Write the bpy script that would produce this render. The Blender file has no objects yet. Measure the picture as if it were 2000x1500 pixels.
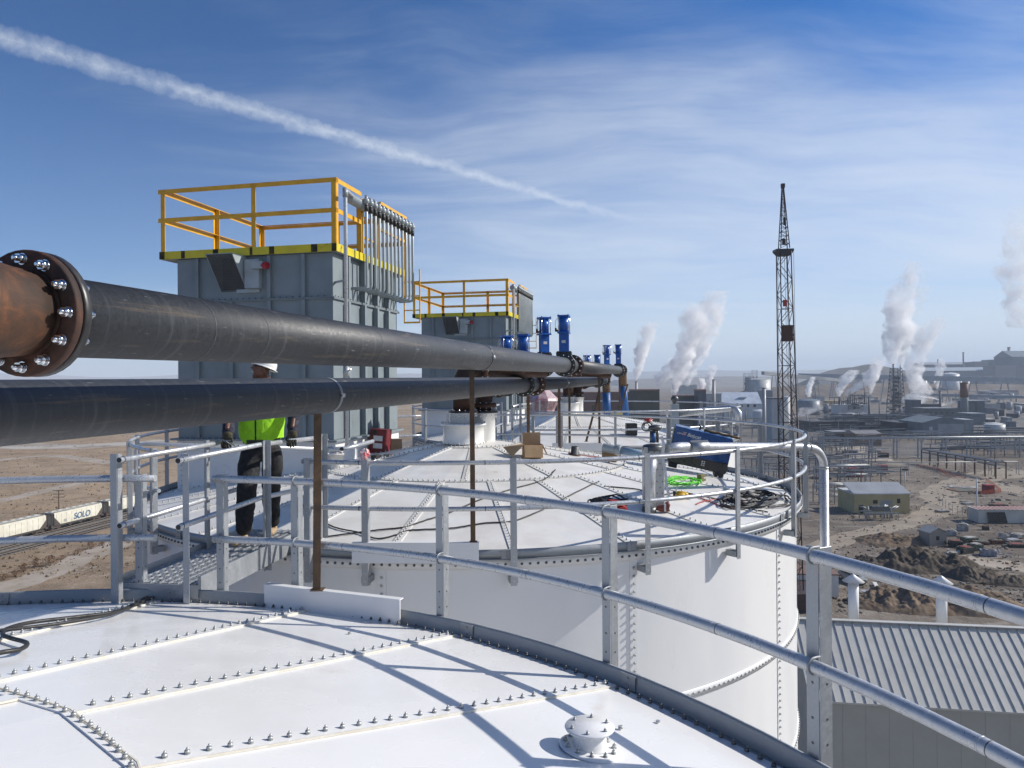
import bpy, bmesh, math, random
from math import sin, cos, pi, radians, sqrt, atan2
from mathutils import Vector, Matrix
random.seed(7)
D = bpy.data
scn = bpy.context.scene
COL = scn.collection
# ------------------------------------------------------------------ camera
ROLL = radians(0.4); F = 1450.0; VC = 744.0; CZ = 30.0
cd = D.cameras.new('camera'); cam = D.objects.new('camera', cd); COL.objects.link(cam)
cd.sensor_width = 36; cd.lens = 36 * F / 2000; cd.shift_y = -(750 - VC) / 2000
cd.clip_start = 0.05; cd.clip_end = 60000
cam.matrix_world = Matrix.Translation((0, 0, CZ)) @ Matrix.Rotation(pi / 2, 4, 'X') @ Matrix.Rotation(-ROLL, 4, 'Z')
scn.camera = cam
scn.render.resolution_x = 1024; scn.render.resolution_y = 768
SUN_AZ = radians(9); SUN_EL = radians(33)     # azimuth measured from +X towards +Y
# ------------------------------------------------------------------ helpers: directions of the photograph
def px(u, v):
    du, dv = u - 1000, v - VC
    return (du * cos(ROLL) - dv * sin(ROLL)) / F, -(du * sin(ROLL) + dv * cos(ROLL)) / F
def P(u, v, Y):
    a, b = px(u, v); return Vector((a * Y, Y, CZ + b * Y))
def G(u, v, Z=0.0):
    a, b = px(u, v); Y = (Z - CZ) / b; return Vector((a * Y, Y, Z))
def dirw(u, v):
    a, b = px(u, v); return Vector((a, 1, b)).normalized()
# ------------------------------------------------------------------ world
W = D.worlds.new("World"); scn.world = W; W.use_nodes = True
nt = W.node_tree; N = nt.nodes; L = nt.links
for n in list(N): N.remove(n)
class NB:
    """tiny node builder"""
    def __init__(s, nt): s.nt = nt
    def n(s, t, **k):
        o = s.nt.nodes.new(t)
        for a, b in k.items(): setattr(o, a, b)
        return o
    def l(s, a, b): s.nt.links.new(a, b)
    def setin(s, sock, v):
        if hasattr(v, 'is_output') or isinstance(v, bpy.types.NodeSocket): s.l(v, sock)
        else: sock.default_value = v
    def math(s, op, a, b=0.0, c=0.0, clamp=False):
        o = s.n('ShaderNodeMath', operation=op); o.use_clamp = clamp
        s.setin(o.inputs[0], a); s.setin(o.inputs[1], b); s.setin(o.inputs[2], c); return o.outputs[0]
    def vmath(s, op, a, b=(0, 0, 0)):
        o = s.n('ShaderNodeVectorMath', operation=op); s.setin(o.inputs[0], a); s.setin(o.inputs[1], b)
        return o.outputs['Value'] if op in ('DOT_PRODUCT', 'LENGTH', 'DISTANCE') else o.outputs[0]
    def rng(s, v, a, b, c=0.0, d=1.0, smooth=True):
        o = s.n('ShaderNodeMapRange'); o.interpolation_type = 'SMOOTHSTEP' if smooth else 'LINEAR'
        s.setin(o.inputs[0], v); s.setin(o.inputs[1], a); s.setin(o.inputs[2], b); s.setin(o.inputs[3], c); s.setin(o.inputs[4], d)
        return o.outputs[0]
    def noise(s, vec, scale, detail=4, rough=.5, dist=0.0, out=0):
        o = s.n('ShaderNodeTexNoise'); o.inputs['Scale'].default_value = scale; o.inputs['Detail'].default_value = detail
        o.inputs['Roughness'].default_value = rough; o.inputs['Distortion'].default_value = dist
        if vec is not None: s.l(vec, o.inputs['Vector'])
        return o.outputs[out]
    def mapping(s, vec, sc=(1, 1, 1), rot=(0, 0, 0), loc=(0, 0, 0)):
        o = s.n('ShaderNodeMapping'); o.inputs['Scale'].default_value = sc; o.inputs['Rotation'].default_value = rot
        o.inputs['Location'].default_value = loc; s.l(vec, o.inputs['Vector']); return o.outputs[0]
    def mix(s, f, a, b, mode='MIX'):
        o = s.n('ShaderNodeMix', data_type='RGBA', blend_type=mode); s.setin(o.inputs[0], f)
        for i, c in ((6, a), (7, b)):
            if isinstance(c, (tuple, list)): o.inputs[i].default_value = (*c[:3], 1)
            else: s.l(c, o.inputs[i])
        return o.outputs[2]
    def ramp(s, f, stops):
        o = s.n('ShaderNodeValToRGB'); el = o.color_ramp.elements
        while len(el) < len(stops): el.new(0.5)
        for e, (p_, c) in zip(el, stops):
            e.position = p_; e.color = (*c, 1) if isinstance(c, (tuple, list)) else (c, c, c, 1)
        s.l(f, o.inputs[0]); return o.outputs[0]
nb = NB(nt)
sky = nb.n('ShaderNodeTexSky', sky_type='NISHITA'); sky.sun_disc = False
sky.sun_elevation = SUN_EL; sky.sun_rotation = pi / 2 - SUN_AZ
sky.altitude = 1500; sky.air_density = 1.0; sky.dust_density = 0.35; sky.ozone_density = 2.6
tc = nb.n('ShaderNodeTexCoord'); dv_ = tc.outputs['Generated']
sx = nb.n('ShaderNodeSeparateXYZ'); nb.l(dv_, sx.inputs[0])
# contrail: a band round a great circle of the sky
a_, b_ = dirw(0, 72), dirw(1195, 418)
nrm = a_.cross(b_).normalized(); tv = (b_ - a_).normalized()
wob = nb.noise(dv_, 7, 3); wob2 = nb.noise(dv_, 60, 4, .65)
dd = nb.vmath('DOT_PRODUCT', dv_, tuple(nrm))
dd = nb.math('ADD', dd, nb.math('MULTIPLY', nb.math('SUBTRACT', wob2, .5), .017))
dd = nb.math('ADD', dd, nb.math('MULTIPLY', nb.math('SUBTRACT', wob, .5), .008))
s_ = nb.vmath('DOT_PRODUCT', dv_, tuple(tv))
sa, sb = a_.dot(tv), b_.dot(tv)
wid = nb.rng(s_, sa, sb, .0150, .0055, False)
band = nb.math('SUBTRACT', 1.0, nb.math('DIVIDE', nb.math('ABSOLUTE', dd), wid), clamp=True)
band = nb.math('POWER', band, .8)
band = nb.math('MULTIPLY', band, nb.rng(nb.noise(nb.mapping(dv_, (1, 1, 1)), 34, 6, .7), .25, .7, .30, 1.0))
band = nb.math('MULTIPLY', band, nb.rng(s_, sb - .07, sb + .07, 1, 0))
band = nb.math('MULTIPLY', band, .54)
# cirrus: stretched noise on a high flat layer
zz = nb.math('ADD', nb.math('MAXIMUM', sx.outputs[2], 0.0), .16)
cx = nb.math('DIVIDE', sx.outputs[0], zz); cy = nb.math('DIVIDE', sx.outputs[1], zz)
cb = nb.n('ShaderNodeCombineXYZ'); nb.l(cx, cb.inputs[0]); nb.l(cy, cb.inputs[1])
warp = nb.noise(cb.outputs[0], 1.1, 2, .5, out=1)
wv = nb.vmath('ADD', cb.outputs[0], nb.vmath('SCALE', warp, (0, 0, 0)))
vs = nb.n('ShaderNodeVectorMath', operation='SCALE'); nb.l(warp, vs.inputs[0]); vs.inputs['Scale'].default_value = .5
wv = nb.vmath('ADD', cb.outputs[0], vs.outputs[0])
c1 = nb.noise(nb.mapping(wv, (.6, 1.5, 1), (0, 0, radians(26))), .85, 6, .56)
c2 = nb.noise(nb.mapping(wv, (.4, 2.0, 1), (0, 0, radians(34)), (3, 1, 0)), 2.6, 8, .66)
cl = nb.math('ADD', nb.math('MULTIPLY', c1, .74), nb.math('MULTIPLY', c2, .26))
# more cloud to the right and low down, deep blue top left
mk = nb.math('ADD', nb.math('MULTIPLY', sx.outputs[0], .26), nb.math('MULTIPLY', sx.outputs[2], -.22))
cl = nb.math('ADD', cl, mk)
cirr = nb.rng(cl, .35, .74, 0, .62)
veil = nb.rng(sx.outputs[2], 0.0, .40, .66, 0.0)
veil = nb.math('MULTIPLY', veil, nb.rng(sx.outputs[0], -.6, .40, .18, 1.0))
cloud = nb.math('SUBTRACT', 1.0, nb.math('MULTIPLY', nb.math('SUBTRACT', 1.0, cirr), nb.math('SUBTRACT', 1.0, veil)))
cloud = nb.math('SUBTRACT', 1.0, nb.math('MULTIPLY', nb.math('SUBTRACT', 1.0, cloud), nb.math('SUBTRACT', 1.0, band)))
hsv = nb.n('ShaderNodeHueSaturation'); nb.l(sky.outputs[0], hsv.inputs['Color']); hsv.inputs['Saturation'].default_value = 1.72
nb.l(nb.rng(sx.outputs[0], -.6, .5, .70, .94), hsv.inputs['Value'])
blu = nb.mix(1.0, hsv.outputs[0], (.74, .94, 1.12), 'MULTIPLY')
skyc = nb.mix(cloud, blu, (7.3, 7.8, 8.3))
bg = nb.n('ShaderNodeBackground'); nb.l(skyc, bg.inputs[0]); bg.inputs[1].default_value = 0.087
wo = nb.n('ShaderNodeOutputWorld'); nb.l(bg.outputs[0], wo.inputs[0])
# ------------------------------------------------------------------ sun
sl = D.lights.new('sun', 'SUN'); sl.energy = 4.0; sl.angle = radians(.53); sl.color = (1, .945, .865)
sun = D.objects.new('sun', sl); COL.objects.link(sun)
to_sun = Vector((cos(SUN_EL) * cos(SUN_AZ), cos(SUN_EL) * sin(SUN_AZ), sin(SUN_EL)))
sun.rotation_euler = to_sun.to_track_quat('Z', 'Y').to_euler(); sun.location = (30, 0, 60)
scn.view_settings.view_transform = 'Standard'; scn.view_settings.look = 'None'
scn.view_settings.gamma = 1; scn.view_settings.exposure = 0.47
scn.cycles.volume_bounces = 40; scn.cycles.max_bounces = 40; scn.cycles.diffuse_bounces = 4; scn.cycles.glossy_bounces = 4; scn.cycles.transmission_bounces = 8; scn.cycles.transparent_max_bounces = 12
scn.cycles.volume_step_rate = 2.0; scn.cycles.volume_max_steps = 96
scn.cycles.use_denoising = True
# ------------------------------------------------------------------ materials
MATS = {}
def M(name, col, rough=.6, metal=0.0, col2=None, nscale=3.0, amt=.5, bump=0.0, bscale=40.0, stretch=(1, 1, 1),
      spec=.5, detail=5, lo=.35, hi=.65, dirt=None, dscale=1.2, dlo=.55, dhi=.75, rvar=.12):
    if name in MATS: return MATS[name]
    m = D.materials.new(name); m.use_nodes = True; t = m.node_tree; b = NB(t)
    pb = t.nodes['Principled BSDF']
    co = b.n('ShaderNodeTexCoord').outputs['Object']; vec = b.mapping(co, stretch)
    n1 = b.noise(vec, nscale, detail, .6)
    c2_ = col2 or tuple(c * (1 - .35 * amt) for c in col)
    c = b.mix(b.rng(n1, lo, hi), col, c2_)
    if dirt:
        c = b.mix(b.rng(b.noise(vec, dscale, 6, .65), dlo, dhi, 0, .85), c, dirt)
    b.l(c, pb.inputs['Base Color']); pb.inputs['Metallic'].default_value = metal
    pb.inputs['Specular IOR Level'].default_value = spec
    b.l(b.rng(b.noise(vec, nscale * 2.3, 3), .3, .7, max(rough - rvar, .02), min(rough + rvar, 1)), pb.inputs['Roughness'])
    if bump:
        bp = b.n('ShaderNodeBump'); bp.inputs['Strength'].default_value = bump; bp.inputs['Distance'].default_value = .01
        b.l(b.noise(vec, bscale, 4), bp.inputs['Height']); b.l(bp.outputs[0], pb.inputs['Normal'])
    MATS[name] = m; return m
white = M('tank_white', (.81, .805, .79), .26, 0, (.765, .76, .745), 1.3, dirt=(.58, .53, .46), dscale=2.8, dlo=.60, dhi=.86, rvar=.06)
white_wall = M('tank_wall_white', (.78, .78, .77), .33, 0, (.72, .725, .73), .8, dirt=(.62, .60, .56), dscale=1.6, dlo=.68, dhi=.95, stretch=(1, 1, .3), rvar=.06)
white_dirty = M('roof_white_soiled', (.76, .75, .72), .38, 0, (.68, .66, .62), 2.2, dirt=(.42, .33, .24), dscale=3.2, dlo=.62, dhi=.85, rvar=.08)
caulk = M('caulk', (.74, .71, .63), .6, 0, (.62, .58, .48), 9)
def galv_mat(name, base, rough=.46, metal=.5):
    if name in MATS: return MATS[name]
    m = D.materials.new(name); m.use_nodes = True; t = m.node_tree; b = NB(t); pb = t.nodes['Principled BSDF']
    co = b.n('ShaderNodeTexCoord').outputs['Object']
    vo = b.n('ShaderNodeTexVoronoi'); vo.inputs['Scale'].default_value = 80; b.l(co, vo.inputs['Vector'])
    sp = b.n('ShaderNodeSeparateColor'); b.l(vo.outputs['Color'], sp.inputs[0])
    f = b.math('ADD', b.math('MULTIPLY', sp.outputs[0], .30), b.math('MULTIPLY', b.noise(b.mapping(co, (1, 1, .35)), 9, 5, .65), .85))
    c = b.ramp(f, [(.3, tuple(x * .92 for x in base)), (.6, base), (.85, tuple(min(1, x * 1.14) for x in base))])
    b.l(c, pb.inputs['Base Color']); pb.inputs['Metallic'].default_value = metal
    b.l(b.rng(f, .3, .9, rough - .1, rough + .15), pb.inputs['Roughness'])
    MATS[name] = m; return m
galv = galv_mat('galvanised_steel', (.37, .39, .41), .45, .5)
galv_dull = galv_mat('galvanised_dull', (.31, .33, .345), .55, .4)
galv_pipe = galv_mat('galvanised_pipe', (.52, .535, .55), .34, .5)
boltm = M('zinc_bolt', (.52, .53, .52), .42, .45, (.38, .39, .38), 60)
boltdark = M('dark_bolt', (.16, .17, .17), .45, .7, (.10, .10, .10), 60)
zinc = M('bright_zinc', (.78, .79, .80), .18, 1.0, (.6, .62, .66), 20)
def pipe_mat():
    m = D.materials.new('black_pipe'); m.use_nodes = True; t = m.node_tree; b = NB(t); pb = t.nodes['Principled BSDF']
    co = b.n('ShaderNodeTexCoord').outputs['Object']
    rot = b.mapping(co, (1, 1, 1), (0, 0, atan2(.227, 1)))       # x across, y along the pipe
    fine = b.noise(b.mapping(rot, (1, 1, 1)), 55, 6, .75)
    ring = b.noise(b.mapping(rot, (.7, 9, .7)), 2.2, 5, .6)
    streak = b.noise(b.mapping(rot, (6, .35, 6)), 3.0, 6, .7)
    scr = b.noise(b.mapping(rot, (22, 3.5, 22), (0, .3, .6)), 2.2, 3, .6)
    c = b.mix(b.rng(fine, .3, .7), (.021, .024, .028), (.040, .044, .050))
    c = b.mix(b.rng(ring, .52, .72, 0, .45), c, (.105, .112, .12))
    c = b.mix(b.rng(streak, .55, .70, 0, .5), c, (.17, .125, .08))
    c = b.mix(b.rng(scr, .66, .72, 0, .45), c, (.26, .26, .25))
    b.l(c, pb.inputs['Base Color']); b.l(b.rng(fine, .3, .7, .42, .62), pb.inputs['Roughness'])
    pb.inputs['Specular IOR Level'].default_value = .55
    bp = b.n('ShaderNodeBump'); bp.inputs['Strength'].default_value = .25; bp.inputs['Distance'].default_value = .004
    b.l(fine, bp.inputs['Height']); b.l(bp.outputs[0], pb.inputs['Normal'])
    return m
blackpipe = pipe_mat()
def rust_mat(name, a, bb, c3, sc=5.0):
    m = D.materials.new(name); m.use_nodes = True; t = m.node_tree; b = NB(t); pb = t.nodes['Principled BSDF']
    co = b.n('ShaderNodeTexCoord').outputs['Object']
    c = b.ramp(b.noise(co, sc, 8, .72, .6), [(.3, a), (.5, bb), (.66, c3), (.8, a)])
    c = b.mix(b.rng(b.noise(co, sc * .5, 3), .45, .62, 0, .8), c, a)
    b.l(c, pb.inputs['Base Color']); pb.inputs['Roughness'].default_value = .72; pb.inputs['Metallic'].default_value = .15
    bp = b.n('ShaderNodeBump'); bp.inputs['Strength'].default_value = .4; bp.inputs['Distance'].default_value = .004
    b.l(b.noise(co, 90, 5, .7), bp.inputs['Height']); b.l(bp.outputs[0], pb.inputs['Normal'])
    return m
rust = rust_mat('rusty_steel', (.028, .019, .014), (.085, .038, .019), (.21, .075, .022), 7)
rustdark = rust_mat('rusted_flange', (.022, .014, .011), (.060, .028, .018), (.12, .048, .025), 9)
ruststeel = rust_mat('brown_post', (.060, .045, .033), (.13, .080, .045), (.22, .125, .060), 4)
grey = M('tower_grey', (.225, .265, .28), .45, 0, (.19, .225, .24), 1.6, dirt=(.13, .14, .14), dscale=3, dlo=.62, dhi=.85, bump=.05)
grey_l = M('pipe_grey', (.36, .405, .42), .4, .1, (.30, .335, .35), 3)
yellow = M('safety_yellow', (.80, .43, .02), .45, 0, (.68, .34, .015), 5, dirt=(.25, .12, .03), dscale=6, dlo=.68, dhi=.9)
yellow_g = M('kick_yellow', (.68, .57, .02), .45, 0, (.60, .48, .02), 5, dirt=(.08, .06, .03), dscale=5, dlo=.62, dhi=.7)
blk = M('black_rubber', (.018, .018, .020), .55, 0, (.03, .03, .03), 8)
blkgl = M('black_paint', (.022, .022, .024), .35, 0, (.035, .033, .03), 6)
blue = M('valve_blue', (.012, .105, .42), .33, 0, (.010, .085, .34), 5)
blue_d = M('machine_blue', (.008, .065, .22), .28, 0, (.006, .05, .17), 3)
hose_blue = M('hose_blue', (.015, .10, .30), .5, 0, (.012, .08, .24), 6)
card = M('cardboard', (.47, .31, .17), .8, 0, (.40, .26, .14), 6, bump=.1)
label_w = M('label_paper', (.70, .69, .66), .7, 0, (.60, .59, .57), 15)
red = M('red_paint', (.42, .03, .025), .4, 0, (.30, .022, .02), 5)
redcloth = M('red_cloth', (.33, .012, .012), .8, 0, (.16, .008, .008), 12, bump=.3)
# ------------------------------------------------------------------ mesh building
class MB:
    def __init__(s): s.v = []; s.f = []; s.sm = []
    def add(s, vs, fs, smooth=False):
        o = len(s.v); s.v += [Vector(x) for x in vs]; s.f += [tuple(i + o for i in f) for f in fs]
        s.sm += ([smooth] * len(fs) if isinstance(smooth, bool) else list(smooth)); return s
    def obox(s, c, ax, ay, az):
        c, ax, ay, az = map(Vector, (c, ax, ay, az))
        vs = [c + sx_ * ax + sy_ * ay + sz_ * az for sz_ in (-1, 1) for sy_ in (-1, 1) for sx_ in (-1, 1)]
        fs = [(0, 2, 3, 1), (4, 5, 7, 6), (0, 1, 5, 4), (2, 6, 7, 3), (0, 4, 6, 2), (1, 3, 7, 5)]
        if ax.cross(ay).dot(az) < 0: fs = [f[::-1] for f in fs]
        return s.add(vs, fs)
    def box(s, c, size, rz=0.0):
        ca, sa_ = cos(rz), sin(rz); x, y, z = (k / 2 for k in size)
        return s.obox(c, (ca * x, sa_ * x, 0), (-sa_ * y, ca * y, 0), (0, 0, z))
    def bar(s, p0, p1, w, h, up=(0, 0, 1)):
        p0, p1 = Vector(p0), Vector(p1); d_ = (p1 - p0); l_ = d_.length; d_.normalize(); up = Vector(up)
        if abs(d_.dot(up)) > .98: up = Vector((1, 0, 0)) if abs(d_.x) < .9 else Vector((0, 1, 0))
        x = d_.cross(up).normalized(); y = x.cross(d_).normalized()
        return s.obox((p0 + p1) / 2, d_ * l_ / 2, x * w / 2, y * h / 2)
    def angle(s, p0, p1, leg, t, n1, n2):
        """L profile: corner on the line p0-p1, legs along n1 and n2"""
        p0, p1, n1, n2 = map(Vector, (p0, p1, n1, n2)); m = (p0 + p1) / 2; h = (p1 - p0) / 2
        s.obox(m + n1 * leg / 2, h, n1 * leg / 2, n2 * t / 2)
        s.obox(m + n2 * (leg + t) / 2, h, n2 * (leg - t) / 2, n1 * t / 2); return s
    def tube(s, pts, r, n=12, caps=True, closed=False):
        pts = [Vector(p_) for p_ in pts]; m = len(pts)
        rr = r if isinstance(r, (list, tuple)) else [r] * m
        vs = []; ref = None
        for i, p_ in enumerate(pts):
            if closed: t = pts[(i + 1) % m] - pts[i - 1]
            else: t = pts[min(i + 1, m - 1)] - pts[max(i - 1, 0)]
            t.normalize()
            if ref is None: ref = Vector((0, 0, 1)) if abs(t.z) < .9 else Vector((1, 0, 0))
            x = t.cross(ref)
            if x.length < 1e-5: x = t.orthogonal()
            x.normalize(); y = x.cross(t).normalized(); ref = y
            vs += [p_ + rr[i] * (cos(2 * pi * k / n) * x + sin(2 * pi * k / n) * y) for k in range(n)]
        fs = []; M_ = m if closed else m - 1
        for i in range(M_):
            a, b = i * n, ((i + 1) % m) * n
            for k in range(n):
                k2 = (k + 1) % n; fs.append((a + k, b + k, b + k2, a + k2))
        sm = [True] * len(fs)
        if caps and not closed: fs += [tuple(range(n)), tuple(range((m - 1) * n, m * n))[::-1]]; sm += [False] * 2
        return s.add(vs, fs, sm)
    def cyl(s, p0, p1, r, n=16, r2=None): return s.tube([p0, p1], [r, r2 if r2 is not None else r], n)
    def lathe(s, prof, c=(0, 0, 0), ax=(0, 0, 1), n=32, smooth=True, a0=0.0, a1=2 * pi, caps=False):
        c, ax = Vector(c), Vector(ax).normalized(); x = ax.orthogonal().normalized() if abs(ax.z) < .999 else Vector((1, 0, 0))
        y = ax.cross(x); full = abs(a1 - a0 - 2 * pi) < 1e-6; cnt = n if full else n + 1
        vs = []
        for (r, z) in prof:
            for k in range(cnt):
                a = a0 + (a1 - a0) * k / n; vs.append(c + ax * z + r * (cos(a) * x + sin(a) * y))
        fs = []
        for i in range(len(prof) - 1):
            for k in range(n):
                k2 = (k + 1) % cnt; fs.append((i * cnt + k, i * cnt + k2, (i + 1) * cnt + k2, (i + 1) * cnt + k))
        sm = [smooth] * len(fs)
        if caps: fs += [tuple(range(cnt))[::-1], tuple(range((len(prof) - 1) * cnt, len(prof) * cnt))]; sm += [False, False]
        return s.add(vs, fs, sm)
    def prism(s, poly, vec):
        poly = [Vector(q) for q in poly]; vec = Vector(vec); n = len(poly)
        fs = [tuple(range(n))[::-1], tuple(range(n, 2 * n))] + [(i, (i + 1) % n, n + (i + 1) % n, n + i) for i in range(n)]
        return s.add(poly + [q + vec for q in poly], fs)
    def ell(s, c, r, n=12, m=8, noise=0.0, seed=0):
        c = Vector(c); r = (r, r, r) if isinstance(r, (int, float)) else r; rd = random.Random(seed); vs = []; fs = []
        for j in range(1, m):
            th = pi * j / m
            for k in range(n):
                a = 2 * pi * k / n; q = 1 + rd.uniform(-noise, noise)
                vs.append(c + Vector((r[0] * sin(th) * cos(a) * q, r[1] * sin(th) * sin(a) * q, r[2] * cos(th) * q)))
        vs += [c + Vector((0, 0, r[2])), c - Vector((0, 0, r[2]))]; T, B = len(vs) - 2, len(vs) - 1
        for j in range(m - 2):
            for k in range(n): k2 = (k + 1) % n; fs.append((j * n + k, (j + 1) * n + k, (j + 1) * n + k2, j * n + k2))
        for k in range(n): k2 = (k + 1) % n; fs += [(T, k, k2), (B, (m - 2) * n + k2, (m - 2) * n + k)]
        return s.add(vs, fs, noise < .05)
    def bolt(s, p, n, sc=1.0):
        n = Vector(n) + Vector((random.uniform(-.06, .06), random.uniform(-.06, .06), 0)); sc = sc * random.uniform(.93, 1.07)
        return s.bolt_(p, n, sc)
    def bolt_(s, p, n, sc=1.0):
        """hex nut on a washer with its stud"""
        p, n = Vector(p), Vector(n).normalized(); s.tube([p, p + n * .004 * sc], .0165 * sc, 8); s.tube([p + n * .004 * sc, p + n * .018 * sc], [.0140 * sc, .0125 * sc], 6)
        s.tube([p + n * .018 * sc, p + n * .027 * sc, p + n * .032 * sc], [.0080 * sc, .0070 * sc, .003 * sc], 6); return s
    def stud(s, p, n, r=.011, h=.012):
        s.tube([p, Vector(p) + Vector(n) * h], [r, r * .7], 6); return s
    def build(s, name, mat, parent=None, bevel=0.0, seg=2, origin=None, solid=0):
        me = D.meshes.new(name); o0 = Vector(origin) if origin is not None else (base_of(parent) if parent is not None else Vector())
        me.from_pydata([tuple(v - o0) for v in s.v], [], s.f)
        me.polygons.foreach_set('use_smooth', s.sm); me.update()
        o = D.objects.new(name, me); COL.objects.link(o)
        if parent is not None: o.parent = parent
        else: o.location = o0
        if mat is not None:
            for mm in (mat if isinstance(mat, (list, tuple)) else [mat]): me.materials.append(mm)
        if bevel:
            b = o.modifiers.new('bevel', 'BEVEL'); b.width = bevel; b.segments = seg; b.limit_method = 'ANGLE'; b.angle_limit = radians(40)
        return o
def studs(pts, mat, parent, r, h, name='nut', sharp=6):
    z_ = Vector((0, 0, 1)); me = None; b0 = base_of(parent)
    for p, n in pts:
        if me is None: o = MB().tube([(0, 0, 0), (0, 0, h)], [r, r * .75], sharp).build(name, mat, origin=(0, 0, 0)); me = o
        else: o = me.copy(); COL.objects.link(o)
        o.parent = parent; o.location = Vector(p) - b0; o.rotation_mode = 'QUATERNION'; o.rotation_quaternion = z_.rotation_difference(Vector(n).normalized())
def base_of(o):
    p_ = Vector()
    while o is not None: p_ += o.location; o = o.parent
    return p_
def tag(o, label=None, cat=None, group=None, kind=None):
    if label: o['label'] = label
    if cat: o['category'] = cat
    if group: o['group'] = group
    if kind: o['kind'] = kind
    return o
def root(name, loc, label, cat, group=None):
    o = D.objects.new(name, None); COL.objects.link(o); o.location = loc; o.empty_display_size = .3
    return tag(o, label, cat, group)
KIDS = {}
def copy_tree(o, off, label=None, group=None, parent=None):
    def rec(a, par):
        c = a.copy(); COL.objects.link(c); c.parent = par
        for ch in a.children: rec(ch, c)
        return c
    bpy.context.view_layer.update()
    c = rec(o, parent); c.location = o.location + Vector(off)
    if label: c['label'] = label
    if group: c['group'] = group
    return c
def text_mesh(body, size, mat, parent, org, ax, ay, depth=.002, shear=0.0, name='lettering'):
    cu = D.curves.new(name, 'FONT'); cu.body = body; cu.size = size; cu.extrude = depth; cu.shear = shear; cu.offset = size * .012
    t = D.objects.new(name, cu); COL.objects.link(t)
    dg = bpy.context.evaluated_depsgraph_get(); me = D.meshes.new_from_object(t.evaluated_get(dg)); D.objects.remove(t)
    ax, ay = Vector(ax).normalized(), Vector(ay).normalized(); az = ax.cross(ay); o0 = base_of(parent); org = Vector(org)
    for v in me.vertices: v.co = org + ax * v.co.x + ay * v.co.y + az * v.co.z - o0
    me.materials.clear(); me.materials.append(mat)
    o = D.objects.new(name, me); COL.objects.link(o); o.parent = parent; return o
# ================================================================== STRUCTURE: tanks
ZR = CZ - 1.716                       # top of the galvanised rim
RT = 5.22; C1 = Vector((-3.30, 1.00, 0)); C2 = Vector((-.64, 12.74, 0)); S = C2 - C1
SL = .163
def zroof(r): return ZR - .10 + SL * (RT - max(r, .40))
def phi(c, a, r, z):                  # a in degrees clockwise from +Y
    return Vector((c.x + r * sin(radians(a)), c.y + r * cos(radians(a)), z))
def R(u, v, c=C2, lift=0.0):          # point of a roof seen at a pixel
    a, b = px(u, v); best = None; prev = None; Y = max(.5, c.y - 5.2)
    while Y < c.y + 5.2:
        r = math.hypot(a * Y - c.x, Y - c.y); gap = CZ + b * Y - zroof(r) - lift
        if r < 5.25:
            if prev is not None and gap <= 0 < prev: best = (0, Y); break
            if best is None or abs(gap) < best[0]: best = (abs(gap), Y)
            prev = gap
        Y += .004
    Y = best[1]; return Vector((a * Y, Y, zroof(math.hypot(a * Y - c.x, Y - c.y)) + lift))
RN = lambda a: Vector((SL * sin(radians(a)), SL * cos(radians(a)), 1)).normalized()
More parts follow.
